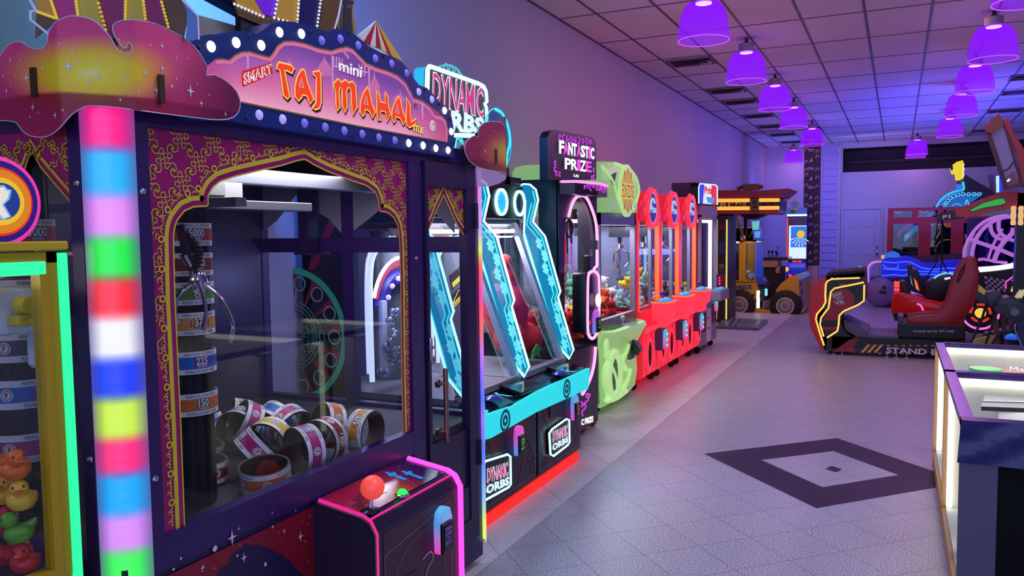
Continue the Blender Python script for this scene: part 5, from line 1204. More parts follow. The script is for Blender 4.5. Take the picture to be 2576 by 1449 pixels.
# large red plush in the far bay of the orb machine
rp = thing('plush_toy', 'big fuzzy red plush bear sprawled behind the tilted glass of the orb game', 'plush toy', (-2.42, 4.93, .72))
g = M('plush_red_fuzzy', (190, 16, 34), .9)
def bb(*px, X=-2.42): return PX(X, *px)
m = MB(); c = V((-2.45, 4.84, 1.0))
m.ball((-2.45, 4.86, 1.02), .20, 18, (.8, .82, 1.1)); m.ball((-2.46, 4.86, 1.24), .12, 14, (.8, .8, 1.15)); m.ball((-2.36, 4.73, .86), .12, 14, (1, .9, 1.0)); m.ball((-2.34, 4.93, .83), .12, 14, (1.1, 1.2, .85)); m.ball((-2.4, 4.7, 1.03), .10, 12, (.9, .8, 1.4)); m.ball((-2.42, 4.96, 1.0), .09, 12, (.9, .8, 1.5)); m.ball((-2.44, 4.83, 1.37), .06, 10)
m.v = [p+V((.01, .085, .01)) for p in m.v]
m.v = [p+V((0, 0, .02)) for p in m.v]
bo_ = m.build('plush_body', g, rp); rm = bo_.modifiers.new('fuse', 'REMESH'); rm.mode = 'VOXEL'; rm.voxel_size = .012; rm.use_smooth_shade = True; sm_ = bo_.modifiers.new('soft', 'SMOOTH'); sm_.iterations = 12
MB().prism([(-2.2, 4.88, .80), (-2.2, 4.95, .84), (-2.2, 5.02, .80), (-2.2, 4.97, .78), (-2.2, 5.0, .74), (-2.2, 4.93, .77), (-2.2, 4.86, .74)], (-.015, 0, 0)).build('plush_bow', M('bow_green', (40, 150, 60), .7), rp)
# ================================================================ BLACK PRIZE MACHINE WITH PINK NEON
PXF = -2.18; pk0, pk1 = 5.30, 6.10
pm = thing('prize_machine', 'tall black prize crane with pink neon arch window, right of the orb game', 'arcade machine', (-2.6, 5.7, 0))
PB = M('prize_black', (14, 12, 20), .35); PTEAL_LIT = M('prize_black_teal_lit', (24, 34, 44), .35)  # teal light falling on the side is mixed into the cabinet's black
PKN = glow('neon_rose', (255, 150, 225), 1.8, .6); PKL = glow('neon_violet_line', (205, 70, 225), 1.0, .3)
Q = lambda *p: PX(PXF, *p)
arch = Q((1420,690),(1420,580),(1424,555),(1432,525),(1441,505),(1450,496),(1462,493),(1474,500),(1486,526),(1495,556),(1500,590),(1500,690))
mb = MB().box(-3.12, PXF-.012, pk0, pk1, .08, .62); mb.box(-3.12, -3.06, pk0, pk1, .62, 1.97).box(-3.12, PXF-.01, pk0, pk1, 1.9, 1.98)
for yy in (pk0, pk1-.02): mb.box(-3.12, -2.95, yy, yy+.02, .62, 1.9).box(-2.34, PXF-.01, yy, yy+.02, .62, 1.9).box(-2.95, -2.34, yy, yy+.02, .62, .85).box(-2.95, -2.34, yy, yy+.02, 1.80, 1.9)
mb.build('cabinet', PTEAL_LIT, pm)
for yy in (pk0+.01, pk1-.01): MB().poly([(-2.95, yy, .85), (-2.34, yy, .85), (-2.34, yy, 1.8), (-2.95, yy, 1.8)]).build('side_glass', GLASS, pm)
lo = V((PXF, pk0, .08)); mb = MB(); ap = max(range(len(arch)), key=lambda i: arch[i].z); zb_ = .70
ap2 = [V((PXF, arch[0].y, zb_))]+arch+[V((PXF, arch[-1].y, zb_))]; ap = max(range(len(ap2)), key=lambda i: ap2[i].z)
L_, R_ = ap2[:ap+1], ap2[ap:]
mb.prism([V((PXF, pk0, zb_))]+L_+[V((PXF, L_[-1].y, 1.98)), V((PXF, pk0, 1.98))], (-.02, 0, 0)); mb.prism([V((PXF, pk1, 1.98)), V((PXF, R_[0].y, 1.98))]+R_+[V((PXF, pk1, zb_))], (-.02, 0, 0)); mb.box(PXF-.02, PXF, pk0, pk1, .06, zb_)
mb.build('front_panel', PB, pm)
MB().poly([(PXF-.015, pk0, .7), (PXF-.015, pk1, .7), (PXF-.015, pk1, 1.95), (PXF-.015, pk0, 1.95)]).build('front_glass', GLASS, pm)
m = MB(); m.tube(smoothpath([p+V((.008, 0, 0)) for p in Q((1428,545),(1436,515),(1447,497),(1461,492),(1474,499),(1487,527),(1497,562),(1500,604))], 4), .012, 8); m.build('neon_arch', PKN, pm)
m = MB(); m.tube([p+V((.01, 0, 0)) for p in Q((1499,628),(1499,668),(1492,676),(1482,684),(1477,700))], .012, 8); m.build('neon_arch', PKN, pm)
# control pod
px_ = PXF+.10; m = MB().bprism([V((px_, p.y, p.z)) for p in PX(px_, (1473,690),(1477,684),(1484,684),(1500,688),(1508,700),(1506,820),(1496,842),(1474,838))], (-.11, 0, 0), .012); pod = m.build('control_pod', PB, pm)
loop = smoothpath(PX(px_+.004, (1479,700),(1484,686),(1494,682),(1502,688),(1506,702),(1507,760),(1505,820),(1499,842),(1490,852),(1481,842),(1478,820),(1478,760)), 4, True)
MB().tube(loop, .012, 8, True).build('pod_neon', PKN, pod)
MB().ball(PX(px_+.03, (1505, 755)), .04, 14, (.5, 1, 1.3)).build('pod_knob', glow('knob_white', (250, 225, 255), 1.3, .8), pod)
MB().cyl(PX(px_, (1481, 812)), (1, 0, 0), .015, .012, 12).build('pod_button', glow('button_red', (240, 40, 40), .8, .4), pod)
MB().prism(PX(px_+.002, (1488,800),(1496,797),(1496,808),(1488,811)), (-.004, 0, 0)).build('pod_label', glow('label_red', (220, 40, 50), .5, .4), pod)
m = MB(); m.tube(smoothpath(PX(PXF+.01, (1498,872),(1496,905),(1489,940),(1478,968),(1465,992)), 4), .013, 8); m.build('lower_neon', PKN, pm)
m = MB()
for P in ([(1484,990),(1482,998),(1476,1000),(1474,994),(1478,990),(1481,996),(1478,1008),(1470,1014),(1468,1020)], [(1470,1014),(1474,1022),(1469,1030),(1464,1036),(1466,1046)], [(1462,1010),(1466,1018),(1463,1024)]): m.tube(smoothpath(PX(PXF+.004, *P), 3), .006, 5)
m.build('swirl_light', PKL, pm)
PT = glow('prize_text_white', (250, 245, 255), 1.1, .6); PTm = glow('prize_text_pink', (240, 80, 230), 1.0, .4)
m = MB().m(PT).text('C PRIZE', PX(PXF+.003, (1463,1056),(1492,1047),(1492,1060),(1463,1070)), .06); m.build('lower_lettering', None, pm)
# canopy and sign
cz0, cz1 = Q((1405,488)).z, Q((1405,458)).z
cp = [V((PXF, pk0+.02, cz0)), V((PXF+.10, pk0+.06, cz0)), V((PXF+.15, pk0+.4, cz0)), V((PXF+.10, pk1-.04, cz0)), V((PXF, pk1, cz0))]
cpo = MB().prism(cp, (0, 0, cz1-cz0)).build('canopy', PB, pm)
MB().tube([p+V((.004, 0, cz1-cz0+.004)) for p in cp], .011, 6).build('canopy_neon', glow('neon_soft_pink', (245, 150, 220), 1.2, .5), cpo)
m = MB()
for k in range(11):
    t = .2+k*.068; p = lerp(cp[1], cp[2], t/.5) if t < .5 else lerp(cp[2], cp[3], (t-.5)/.5); p = p+V((.004, 0, .055+.01*(k % 2))); m.tube(arc(p, .012+.006*(k % 3), 0, 300, 8), .004, 5)
m.build('canopy_glyphs', PKL, cpo)
bp = Q((1378,452),(1377,345),(1384,331),(1396,327),(1488,344),(1496,350),(1500,362),(1500,452)); sgn = MB().prism(bp, (-.06, 0, 0)).build('lit_sign', PB, pm)
def mix_text(m, s, cols, quad, off, lift):
    tl, tr, br, bl = [V(p) for p in quad]; n = len(s); wd = [.45 if c == 'I' else 1.0 for c in s]; T = sum(wd); a = 0
    for c, k, w_ in zip(s, cols, wd):
        b = a+w_/T; g = .05/T*1.0
        m.m(k).text(c, [lerp(tl, tr, a+g), lerp(tl, tr, b-g), lerp(bl, br, b-g), lerp(bl, br, a+g)], off, lift); a = b
m = MB(); XQ = PXF+.003
W_, P_ = PT, PTm
for dx in (-4, 0):
    mix_text(m, 'FANTASTIC', [M('sign_text_shadow', (90, 80, 100), .5)]*9 if dx else [W_, P_, W_, W_, P_, W_, W_, P_, W_], PX(XQ, (1406+dx,354),(1494+dx,374),(1494+dx,400),(1406+dx,384)), .0 if dx else .045, .002 if dx else .004)
    mix_text(m, 'PRIZE', [M('sign_text_shadow', (90, 80, 100), .5)]*5 if dx else [W_, W_, P_, W_, P_], PX(XQ, (1420+dx,398),(1487+dx,408),(1487+dx,433),(1420+dx,424)), .0 if dx else .03, .002 if dx else .004)
m.m(PT).text('LAI', PX(XQ, (1444,438),(1455,440),(1455,446),(1444,444)), .06)
m.m(PKL)
for k in range(9): m.tube(arc(PX(XQ, (1408+k*9.6, 345+k*1.6)), .018+.006*(k % 2), 0+40*k, 290+40*k, 10), .004, 5)
for q in ((1397,410),(1396,425),(1400,436),(1408,438),(1494,428),(1494,445),(1489,447)): m.tube(arc(PX(XQ, q), .016, 30, 330, 9), .004, 5)
m.build('sign_lettering', None, sgn)
# inside
MB().box(-2.9, -2.4, pk0+.1, pk1-.1, 1.86, 1.885).build('inside_light', glow('inside_pinkwhite', (255, 225, 240), 2.2, .8), pm)
m = MB(); c = PX(-2.45, (1432, 575)); m.tube(arc(c, .07, 0, 360, 16)[:-1], .01, 6, True); m.tube([c+V((0, -.06, .16)), c+V((0, 0, .07)), c+V((0, .05, -.12))], .009, 6); m.tube([c+V((0, -.06, 0)), c+V((0, -.04, -.2))], .006, 6).box(c.x-.05, c.x+.05, c.y-.05, c.y+.05, c.z+.08, c.z+.16); m.build('claw', M('claw_black', (26, 24, 28), .4, .5), pm)
MB().tube(smoothpath(PX(-2.5, (1438,585),(1438,660),(1441,672),(1448,676)), 4), .008, 6).build('neon_reflector', PKL, pm)
MB().box(PXF-.03, PXF+.02, PX(PXF,(1466,0)).y if False else 5.86, 5.95, 1.12, 1.42, .01).build('lock_box', BLACK, pm)
MB().box(-3.055, -3.04, pk0+.03, pk1-.03, .7, 1.85).build('back_wall', M('prize_back', (176, 160, 176), .5), pm)
MB().box(-2.9, PXF-.05, pk0+.04, pk1-.04, .62, .70).build('toy_bin', DARK, pm)
for q in ((1475, 1080), (1500, 1068)):
    p = PX(PXF-.04, q); m = MB().lathe([(0, -.012), (.034, -.012), (.038, -.005), (.038, .005), (.034, .012), (0, .012)], (PXF-.06, p.y-.05, .04), 16, (0, 1, 0)); m.build('caster', M('caster_red', (190, 20, 26), .4), pm)
card_reader((px_+.012, *PX(px_+.03, (1500, 812)).yz), 'card reader on the control pod of the black prize crane', (190, 60, 220), (60, 150, 235), (110, 200, 90), ['SWIPE', 'CARD', 'TO', 'PLAY'])
rp_ = random.Random(21)
heap('%s plush toy in the heap inside the black prize crane', '%s toys in the black prize crane', [('orange', (226, 92, 30), 'bear', .085, 9), ('red', (200, 30, 36), 'bear', .09, 7), ('golden yellow', (226, 176, 40), 'bear', .08, 6), ('brown', (150, 90, 60), 'bunny', .08, 5)], rp_,
     lambda i: (-2.34-.11*(i % 4)+rp_.uniform(-.03, .03), 5.42+.11*((i*3) % 6), .70+.13*(i//5)*(1-.1*(i % 2))))

# ================================================================ GREEN CRANE
GX = -2.3; g0, g1 = 6.50, 7.55
GRN = M('green_glow_plastic', (150, 190, 120), .28, 0, .42, (165, 222, 125)); GRD = M('green_glow_bright', (170, 210, 130), .28, 0, .62, (190, 240, 150))
gm = thing('claw_machine', 'claw machine with glowing pale green moulded hood and belly and an oval medallion', 'claw machine', (-2.7, 7.02, 0))
GX2 = -2.255
ho = PX(GX2, (1504,534),(1503,470),(1505,425),(1512,410),(1530,405),(1560,407),(1585,420),(1602,440),(1611,465),(1612,480),(1606,500),(1604,536))
ho = [V((GX+.03, min(g1+.02, max(g0-.15, p.y)), p.z)) for p in ho]
hood = MB().pillow([p+V((-.78, 0, 0)) for p in ho], (.80, 0, 0), .045).build('hood', GRN, gm)
mc = V((GX+.055, *PX(-2.24, (1578,480)).yz)); 
m = MB(); m.ring(mc-V((.012, 0, 0)), (1, 0, 0), .19, .24, .02, 32, .95, 1.0, (0, 0, 1)); m.tube(smoothpath(PX(GX2+.0, (1512,420),(1530,440),(1545,470),(1556,510),(1575,524),(1592,526)), 5), .02, 8); m.tube(smoothpath(PX(GX2+.0, (1545,412),(1580,425),(1600,450),(1606,480),(1598,512)), 5), .018, 8); m.build('hood_relief', GRD, hood)
m = MB().m(M('medallion_gold', (176, 150, 60), .35, 0, .55, (205, 180, 80))).disc(mc+V((.01, 0, 0)), (1, 0, 0), .195, 36, .95, 1.0, (0, 0, 1)); m.m(M('medallion_red', (190, 30, 30), .4, 0, .3, (200, 30, 30)))
for k in range(10): a = k*2*pi/10+.3; m.poly([mc+V((.012, cos(a-.06)*.19, sin(a-.06)*.21)), mc+V((.012, cos(a+.06)*.19, sin(a+.06)*.21)), mc+V((.012, cos(a)*.09, sin(a)*.10))])
m.m(_M['letter_yellow']).text('FUN ZONE', [mc+V((.013, a, b)) for a, b in ((-.17, .055), (.17, .055), (.17, -.065), (-.17, -.065))], .06); m.m(M('medal_navy', (30, 30, 120), .4)).text('FUN ZONE', [mc+V((.0145, a, b)) for a, b in ((-.17, .055), (.17, .055), (.17, -.065), (-.17, -.065))], .01)
m.build('medallion', None, hood)
m = MB()
for P in ([(1536,440),(1552,432),(1546,458),(1545,470),(1536,455)], [(1603,446),(1610,460),(1609,470),(1604,460)]): m.poly(PX(GX2+.01, *P))
m.build('hood_eyes', M('eye_print', (90, 110, 60), .4), hood)
wz0, wz1 = .83, 1.74
m = MB().box(-3.1, GX-.02, g0, g1, .10, .70); m.box(-3.1, -3.06, g0, g1, .7, 1.78)
for yy in (g0, g1-.035): m.box(GX-.05, GX, yy, yy+.035, .70, 1.78).box(-3.1, -3.05, yy, yy+.035, .70, 1.78)
m.box(GX-.05, GX+.005, g0, g1, .70, wz0).box(GX-.05, GX, g0, g1, 1.66, 1.78).box(-3.1, GX, g0, g0+.02, .7, .76).box(-3.1, GX, g1-.02, g1, .7, .76)
m.build('cabinet', ALU, gm)
MB().poly([(GX-.02, g0, wz0), (GX-.02, g1, wz0), (GX-.02, g1, 1.67), (GX-.02, g0, 1.67)]).build('front_glass', GLASS, gm)
for yy in (g0+.01, g1-.01): MB().poly([(-3.05, yy, .76), (GX-.05, yy, .76), (GX-.05, yy, 1.74), (-3.05, yy, 1.74)]).build('side_glass', GLASS, gm)
TUBE = glow('claw_tube', (225, 238, 255), 3.2, .8)
def inside(par, a, b, X, top, bot, tubes=True):
    MB().box(X-.6, X-.1, a+.1, b-.1, top-.03, top-.01).build('cabinet_light', TUBE, par)
    m = MB().box(-3.05, X-.04, a+.04, b-.04, bot-.02, bot); m.build('toy_bin', DARK, par)
    MB().box(-3.06, -3.04, a+.03, b-.03, bot, top-.03).build('back_wall', M('crane_back', (150, 152, 166), .5), par)
    y = (a+b)/2+.1; c = V((X-.35, y, top-.28)); m = MB().box(X-.44, X-.26, y-.09, y+.09, top-.16, top-.04).cyl((X-.35, y, top-.24), (0, 0, 1), .02, .1, 10); m.build('claw_carriage', M('claw_dark', (30, 30, 36), .4, .3), par)
    m = MB().lathe([(0, .06), (.035, .05), (.04, 0), (0, -.01)], c, 12)
    for k in range(3):
        a_ = k*2*pi/3+.5; d = V((cos(a_), sin(a_), 0)); m.tube([c, c+d*.09+V((0, 0, -.05)), c+d*.10+V((0, 0, -.14)), c+d*.05+V((0, 0, -.2))], .008, 6)
    m.build('claw', CHROME, par)
inside(gm, g0, g1, GX, 1.72, .74)
# belly
rows = [(.05, -.02), (.10, .02), (.25, .04), (.42, .03), (.55, .05), (.64, .10), (.70, .135), (.73, .125), (.745, .09)]
vs = []; fs = []; nyy = 14
for z, o in rows:
    for i in range(nyy+1):
        t = i/nyy; e = max(0, abs(t-.5)*2-.8)/.2; vs.append((GX+o-.10*e*e, g0-.01+(g1-g0+.02)*t, z+.03*e*e*(1 if z < .2 else 0)))
for j in range(len(rows)-1):
    for i in range(nyy): a = j*(nyy+1)+i; fs.append((a, a+1, a+nyy+2, a+nyy+1))
m = MB().add(vs, fs, True); j = (len(rows)-1)*(nyy+1); m.add([vs[j], vs[j+nyy], (GX-.05, g1, .745), (GX-.05, g0, .745)], [(0, 1, 2, 3)])
m.add([vs[0], vs[nyy], (GX-.2, g1, .05), (GX-.2, g0, .05)], [(3, 2, 1, 0)])
for i_ in (0, nyy): m.add([vs[k*(nyy+1)+i_] for k in range(len(rows))]+[(GX-.2, vs[i_][1], .745), (GX-.2, vs[i_][1], .05)], [tuple(range(len(rows)+2))])
belly = m.build('belly', GRN, gm)
m = MB(); sc2 = V((GX+.04, g0+.22, .33)); m.tube(arc(sc2, .155, 0, 360, 28, 'yz', .19)[:-1], .045, 10, True)
for P in ([(1522,860),(1540,872),(1545,905),(1562,950),(1568,1000),(1590,965),(1600,930)], [(1520,1020),(1545,1010),(1565,1003),(1590,985)], [(1600,840),(1592,880),(1580,910),(1590,930)], [(1540,862),(1555,880),(1575,900)], [(1525,905),(1545,890),(1553,880)]):
    m.tube(smoothpath([V((GX+.045, min(g1-.05, max(g0+.03, p.y)), p.z)) for p in PX(-2.2, *P)], 5), .022, 8)
m.build('belly_relief', GRD, belly)
MB().disc(sc2+V((.012, 0, 0)), (1, 0, 0), .12, 28, 1, 1.25, (0, 0, 1)).build('prize_flap', M('flap_dark_green', (60, 84, 50), .3), belly)
m = MB().disc(V((GX+.05, g0+.62, .7475)), (0, 0, 1), .12, 24, 1.5, .7, (1, 0, 0)); m.build('control_plate', STEEL, belly)
m = MB().tube([(GX+.06, g0+.45, .745), (GX+.06, g0+.45, .80)], .007, 6).ball((GX+.06, g0+.45, .815), .024, 12); m.build('joystick', M('joystick_pale', (170, 190, 170), .3), belly)
m = MB().m(M('reader_plate', (84, 100, 80), .5)).box(GX+.04, GX+.065, 7.15, 7.31, .40, .62); m.m(BLACK).obox((GX+.10, 7.25, .50), (.02, 0, .03), (0, .05, 0), (-.03, 0, .04)); m.build('card_slot', None, belly)
rg = random.Random(31)
heap('%s plush toy in the heap inside the green hooded claw machine', '%s toys in the green claw machine', [('cream', (226, 220, 206), 'bear', .085, 8), ('grey', (150, 150, 156), 'bear', .085, 6), ('golden', (214, 160, 36), 'bear', .095, 5), ('red', (190, 30, 26), 'bunny', .09, 5), ('orange', (214, 96, 34), 'bear', .085, 4), ('sea green', (90, 160, 120), 'bunny', .08, 3)], rg,
     lambda i: (-2.40-.12*((i*5) % 5)+rg.uniform(-.03, .03), 6.62+.115*((i*7) % 8), .74+.16*(i % 11)/4.5*(.6+.4*(((i*5) % 5)/4))))
def casters(par, ys, X, col=BLACK):
    for yy in ys:
        for xx in (X-.08, -3.0):
            m = MB().lathe([(0, -.014), (.036, -.014), (.042, -.006), (.042, .006), (.036, .014), (0, .014)], (xx, yy, .043), 16, (0, 1, 0)); m.box(xx-.02, xx+.02, yy-.02, yy-.015, .04, .11).box(xx-.02, xx+.02, yy+.015, yy+.02, .04, .11).box(xx-.03, xx+.03, yy-.022, yy+.022, .085, .11); m.build('caster', col, par)
casters(gm, (g0+.1, g1-.1), GX)

# ================================================================ THREE RED CASTLE CRANES
RX = -2.3; RW = .86
RDG = M('red_glow_plastic', (190, 24, 36), .3, 0, .55, (248, 34, 56)); RDB = M('red_glow_bright', (215, 40, 48), .3, 0, .85, (255, 56, 80)); ORG = glow('orange_edge', (255, 110, 40), 1.1, .5)
rlab = ['glowing red castle claw machine beside the green hooded one', 'glowing red castle claw machine between two other red ones', 'glowing red castle claw machine beside the pale grey one']
which = ('beside the green one', 'between two red ones', 'beside the grey one')
def red_crane(a):
    b = a+RW-.02; t = thing('claw_machine', rlab[0], 'claw machine', (-2.7, (a+b)/2, 0), 'red castle claw machines'); c = (a+b)/2
    n = 18; o = [V((RX, a, 1.70)), V((RX, b, 1.70)), V((RX, b, 1.82))]+[V((RX, c+.335*cos(radians(x)), 1.80+.21*sin(radians(x)))) for x in range(10, 171, 16)]+[V((RX, a, 1.82))]
    hd_ = MB().pillow([p+V((-.6, 0, 0)) for p in o], (.62, 0, 0), .04).build('hood', RDG, t)
    m = MB(); m.ring((RX, c, 1.835), (1, 0, 0), .155, .2, .05, 28, 1, 1, (0, 0, 1))
    for k in range(8): a_ = k*pi/4+.2; m.ball((RX+.02, c+.235*cos(a_), 1.835+.175*sin(a_)), .045, 8, (.5, 1, 1))
    m.build('hood_relief', RDB, hd_)
    m = MB().m(glow('crest_blue', (22, 60, 190), .55, .4)).disc((RX+.035, c, 1.835), (1, 0, 0), .16, 28, 1, 1, (0, 0, 1)); m.m(glow('crest_white', (190, 210, 245), .8, .5)).ring((RX+.037, c, 1.835), (1, 0, 0), .15, .162, .002, 24).tube(arc((RX+.04, c-.01, 1.86), .07, 20, 200, 10), .012, 5).text('Prize', [(RX+.04, c-.11, 1.86), (RX+.04, c+.11, 1.86), (RX+.04, c+.11, 1.79), (RX+.04, c-.11, 1.79)], .04); m.build('crest', None, hd_)
    m = MB()
    for yy in (a, b-.045): m.box(RX-.05, RX, yy, yy+.045, .80, 1.71)
    m.box(-3.1, -3.06, a, b, .12, 1.75).box(-3.1, RX-.1, a, b, .12, .80); m.build('cabinet', RDG, t)
    m = MB()
    for yy in (a+.045, b-.06): m.box(RX-.04, RX+.002, yy, yy+.015, .80, 1.70)
    m.build('edge_light', ORG, t)
    m = MB().box(RX-.04, RX-.01, a+.06, b-.06, .80, .835).box(RX-.04, RX-.005, a+.06, b-.06, 1.66, 1.70).box(RX-.04, RX-.005, c+.08, c+.13, .83, 1.68); m.build('window_frame', ALU, t)
    MB().poly([(RX-.02, a+.06, .83), (RX-.02, b-.06, .83), (RX-.02, b-.06, 1.66), (RX-.02, a+.06, 1.66)]).build('front_glass', GLASS, t)
    for yy in (a+.01, b-.01): MB().poly([(-3.06, yy, .8), (RX-.05, yy, .8), (RX-.05, yy, 1.7), (-3.06, yy, 1.7)]).build('side_glass', GLASS, t)
    # castle front: belly with a buttress, tower shelf, arched flaps
    prof = [(RX-.1, .12), (RX+.02, .13), (RX+.05, .20), (RX+.03, .5), (RX+.07, .62), (RX+.07, .66), (RX+.02, .67), (RX+.02, .80), (RX-.1, .80)]
    bl_ = MB().prism([V((x, a, z)) for x, z in prof], (0, b-a, 0)).build('belly', RDG, t)
    m = MB(); m.box(RX+.02, RX+.2, b-.42, b-.08, .70, .86, .015).box(RX+.02, RX+.16, b-.38, b-.12, .60, .71, .02); m.prism([V((RX+.02, a+.02, .56)), V((RX+.09, a+.02, .60)), V((RX+.09, a+.02, .64)), V((RX+.02, a+.02, .64))], (0, b-a-.04, 0))
    for k in range(5): y = a+.06+k*.18; m.tube([(RX+.045, y, .15), (RX+.05, y+.01, .35), (RX+.045, y, .56)], .009, 6)
    m.build('castle_relief', RDB, bl_)
    MB().box(RX+.015, RX+.205, b-.425, b-.075, .855, .872, .004).build('tower_rim', ORG, bl_)
    m = MB().m(M('shelf_blue', (20, 40, 110), .3, 0, .2, (30, 80, 220))).box(RX+.03, RX+.19, b-.41, b-.09, .872, .876); m.m(glow('button_sky', (70, 170, 255), .9, .4))
    for q in (.0, .16): m.lathe([(0, .03), (.02, .028), (.042, .012), (.045, 0)], (RX+.12, b-.34+q, .876), 16)
    m.build('control_buttons', None, bl_)
    MB().tube([(RX+.09, b-.25, .876), (RX+.09, b-.25, .93)], .006, 6).ball((RX+.09, b-.25, .95), .025, 12).build('joystick', M('joystick_blue', (40, 70, 160), .3), bl_)
    for y0_, h_, r_ in ((a+.20, .36, .07), (b-.13, .34, .05)):
        m = MB().disc((RX+.068, y0_, h_), (1, 0, 0), r_, 20, 1, 2.0, (0, 0, 1)); m.build('prize_flap', BLACKM, bl_)
        MB().ring((RX+.045, y0_, h_), (1, 0, 0), r_, r_+.02, .03, 20, 1, 1.9, (0, 0, 1)).build('flap_rim', RDB, bl_)
    MB().box(RX+.04, RX+.118, b-.36, b-.22, .36, .59).build('reader_plate', M('plate_violet', (70, 60, 100), .4), bl_)
    inside(t, a, b, RX, 1.70, .80); casters(t, (a+.1, b-.1), RX)
    return t
rc0 = 7.60
for k in range(3):
    r = red_crane(rc0+k*RW); r['label'] = rlab[k]
    m = thing('card_reader', 'card reader with blue and pink lights on the red claw machine %s' % which[k], 'card reader', (RX+.06, rc0+k*RW+.55, .5), 'card readers on the red claw machines')
    y_ = rc0+k*RW+.55; c = MB().bprism([(RX+.12, y_-.05, .37), (RX+.12, y_+.05, .37), (RX+.12, y_+.055, .55), (RX+.12, y_+.02, .58), (RX+.12, y_-.04, .56)], (.03, 0, 0), .01); c.paint(lambda i, p: ramp([(.42, (230, 60, 170)), (.5, (120, 120, 220)), (.56, (60, 190, 220))], p.z)); c.build('glow_surround', printed('reader_glow', .9), m)
    d = MB()
    for z in (.41, .47, .53): d.ball((RX+.153, y_, z), .014, 8)
    d.build('reader_lights', glow('reader_teal', (120, 230, 240), 1.0, .5), m)
    rg2 = random.Random(50+k); a_ = rc0+k*RW
    its = [[('pale blue', (170, 186, 206), 'bear', .085, 5), ('cream', (226, 214, 196), 'bear', .09, 5), ('bright yellow', (236, 190, 30), 'bear', .12, 2), ('mint', (140, 190, 160), 'bunny', .075, 3)], [('cream', (226, 214, 196), 'bear', .09, 5), ('dark brown', (70, 52, 46), 'bear', .085, 4), ('mint', (140, 190, 160), 'bunny', .075, 4)], [('zebra grey', (110, 112, 130), 'bear', .07, 7), ('olive', (140, 150, 60), 'bear', .07, 5), ('navy', (40, 50, 120), 'bear', .07, 4)]][k]
    heap('%s plush toy heaped in the red claw machine ' + which[k], '%s toys in the red claw machine ' + which[k], its, rg2,
         (lambda a_, rg2: lambda i: (-2.42-.11*((i*3) % 5)+rg2.uniform(-.03, .03), a_+.14+.11*((i*4) % 6), .80+.15*(i % 8)/3.2*(.5+.5*(((i*3) % 5)/4))))(a_, rg2))
# ================================================================ PALE GREY CRANE
WX = -2.25; w0, w1 = 10.24, 11.25
wm = thing('claw_machine', 'pale grey claw machine with a red and blue lit sign and a white light post', 'claw machine', (-2.7, 10.75, 0))
LG = M('pale_grey_panel', (150, 140, 156), .45)
m = MB().box(-3.1, WX-.01, w0, w1, .10, .76, .006).box(-3.1, WX+.16, w0+.45, w1, .66, .80, .01).box(-3.1, -3.05, w0, w1, .76, 1.86).box(-3.1, WX-.01, w0, w1, 1.76, 1.93, .006)
for yy in (w0, w1-.04): m.box(WX-.05, WX-.01, yy, yy+.04, .76, 1.8)
m.build('cabinet', LG, wm)
MB().poly([(WX-.02, w0, .78), (WX-.02, w1, .78), (WX-.02, w1, 1.76), (WX-.02, w0, 1.76)]).build('front_glass', GLASS, wm)
MB().poly([(-3.05, w0+.01, .78), (WX-.05, w0+.01, .78), (WX-.05, w0+.01, 1.76), (-3.05, w0+.01, 1.76)]).build('side_glass', GLASS, wm)
m = MB().box(WX-.07, WX-.03, w1-.30, w1-.24, .82, 1.74).box(WX-.07, WX-.03, w0+.06, w1-.26, 1.70, 1.74).box(WX-.07, WX-.03, w0+.06, w1-.26, .80, .83).box(-3.03, -3.0, w0+.06, w0+.1, .8, 1.74); m.build('light_post', glow('post_white', (215, 228, 250), 1.7, .7), wm)
MB().box(-3.05, -3.03, w0+.04, w1-.04, .8, 1.75).build('back_wall', M('crane_back_blue', (60, 62, 90), .5), wm)
sp_ = PX(WX, (1756,514),(1756,470),(1759,460),(1799,463),(1804,468),(1805,517)); sg_ = MB().prism(sp_, (-.10, 0, 0)).build('lit_sign', BLACK, wm)
m = MB(); Z = lambda *p: PX(WX+.003, *p)
m.m(glow('sign_blue', (30, 60, 230), .9, .3)).poly(Z((1758,510),(1758,470),(1761,463),(1772,463),(1768,512))); m.m(glow('sign_white', (215, 225, 250), 1.0, .5)).poly(Z((1768,512),(1772,463),(1790,465),(1790,514))); m.m(glow('sign_red', (230, 40, 40), .9, .3)).poly(Z((1790,514),(1788,465),(1799,466),(1803,470),(1803,515)))
m.m(glow('sign_sky', (70, 150, 235), .9, .3)).poly([p+V((.002, 0, 0)) for p in Z((1776,495),(1797,498),(1795,512),(1780,510))]); m.m(_M['sign_red']).text('Prize', [p+V((.003, 0, 0)) for p in Z((1772,470),(1796,473),(1796,488),(1772,486))], .05); m.m(CYW).tube([p+V((.004, 0, 0)) for p in Z((1757,512),(1757,470),(1760,462),(1799,465),(1804,470),(1804,515))], .007, 5); m.build('sign_print', None, sg_)
MB().box(-2.75, -2.45, w0+.42, w1-.15, 1.93, 2.24).build('top_box', M('top_box_grey', (74, 58, 80), .6), wm)
m = MB().m(M('shelf_teal', (40, 110, 120), .3, 0, .3, (40, 160, 180))).box(WX+.01, WX+.15, w0+.5, w1-.04, .80, .806); m.m(_M['button_sky'])
for q in (.0, .2): m.lathe([(0, .025), (.04, .012), (.045, 0)], (WX+.08, w0+.66+q, .806), 14)
m.build('control_buttons', None, wm)
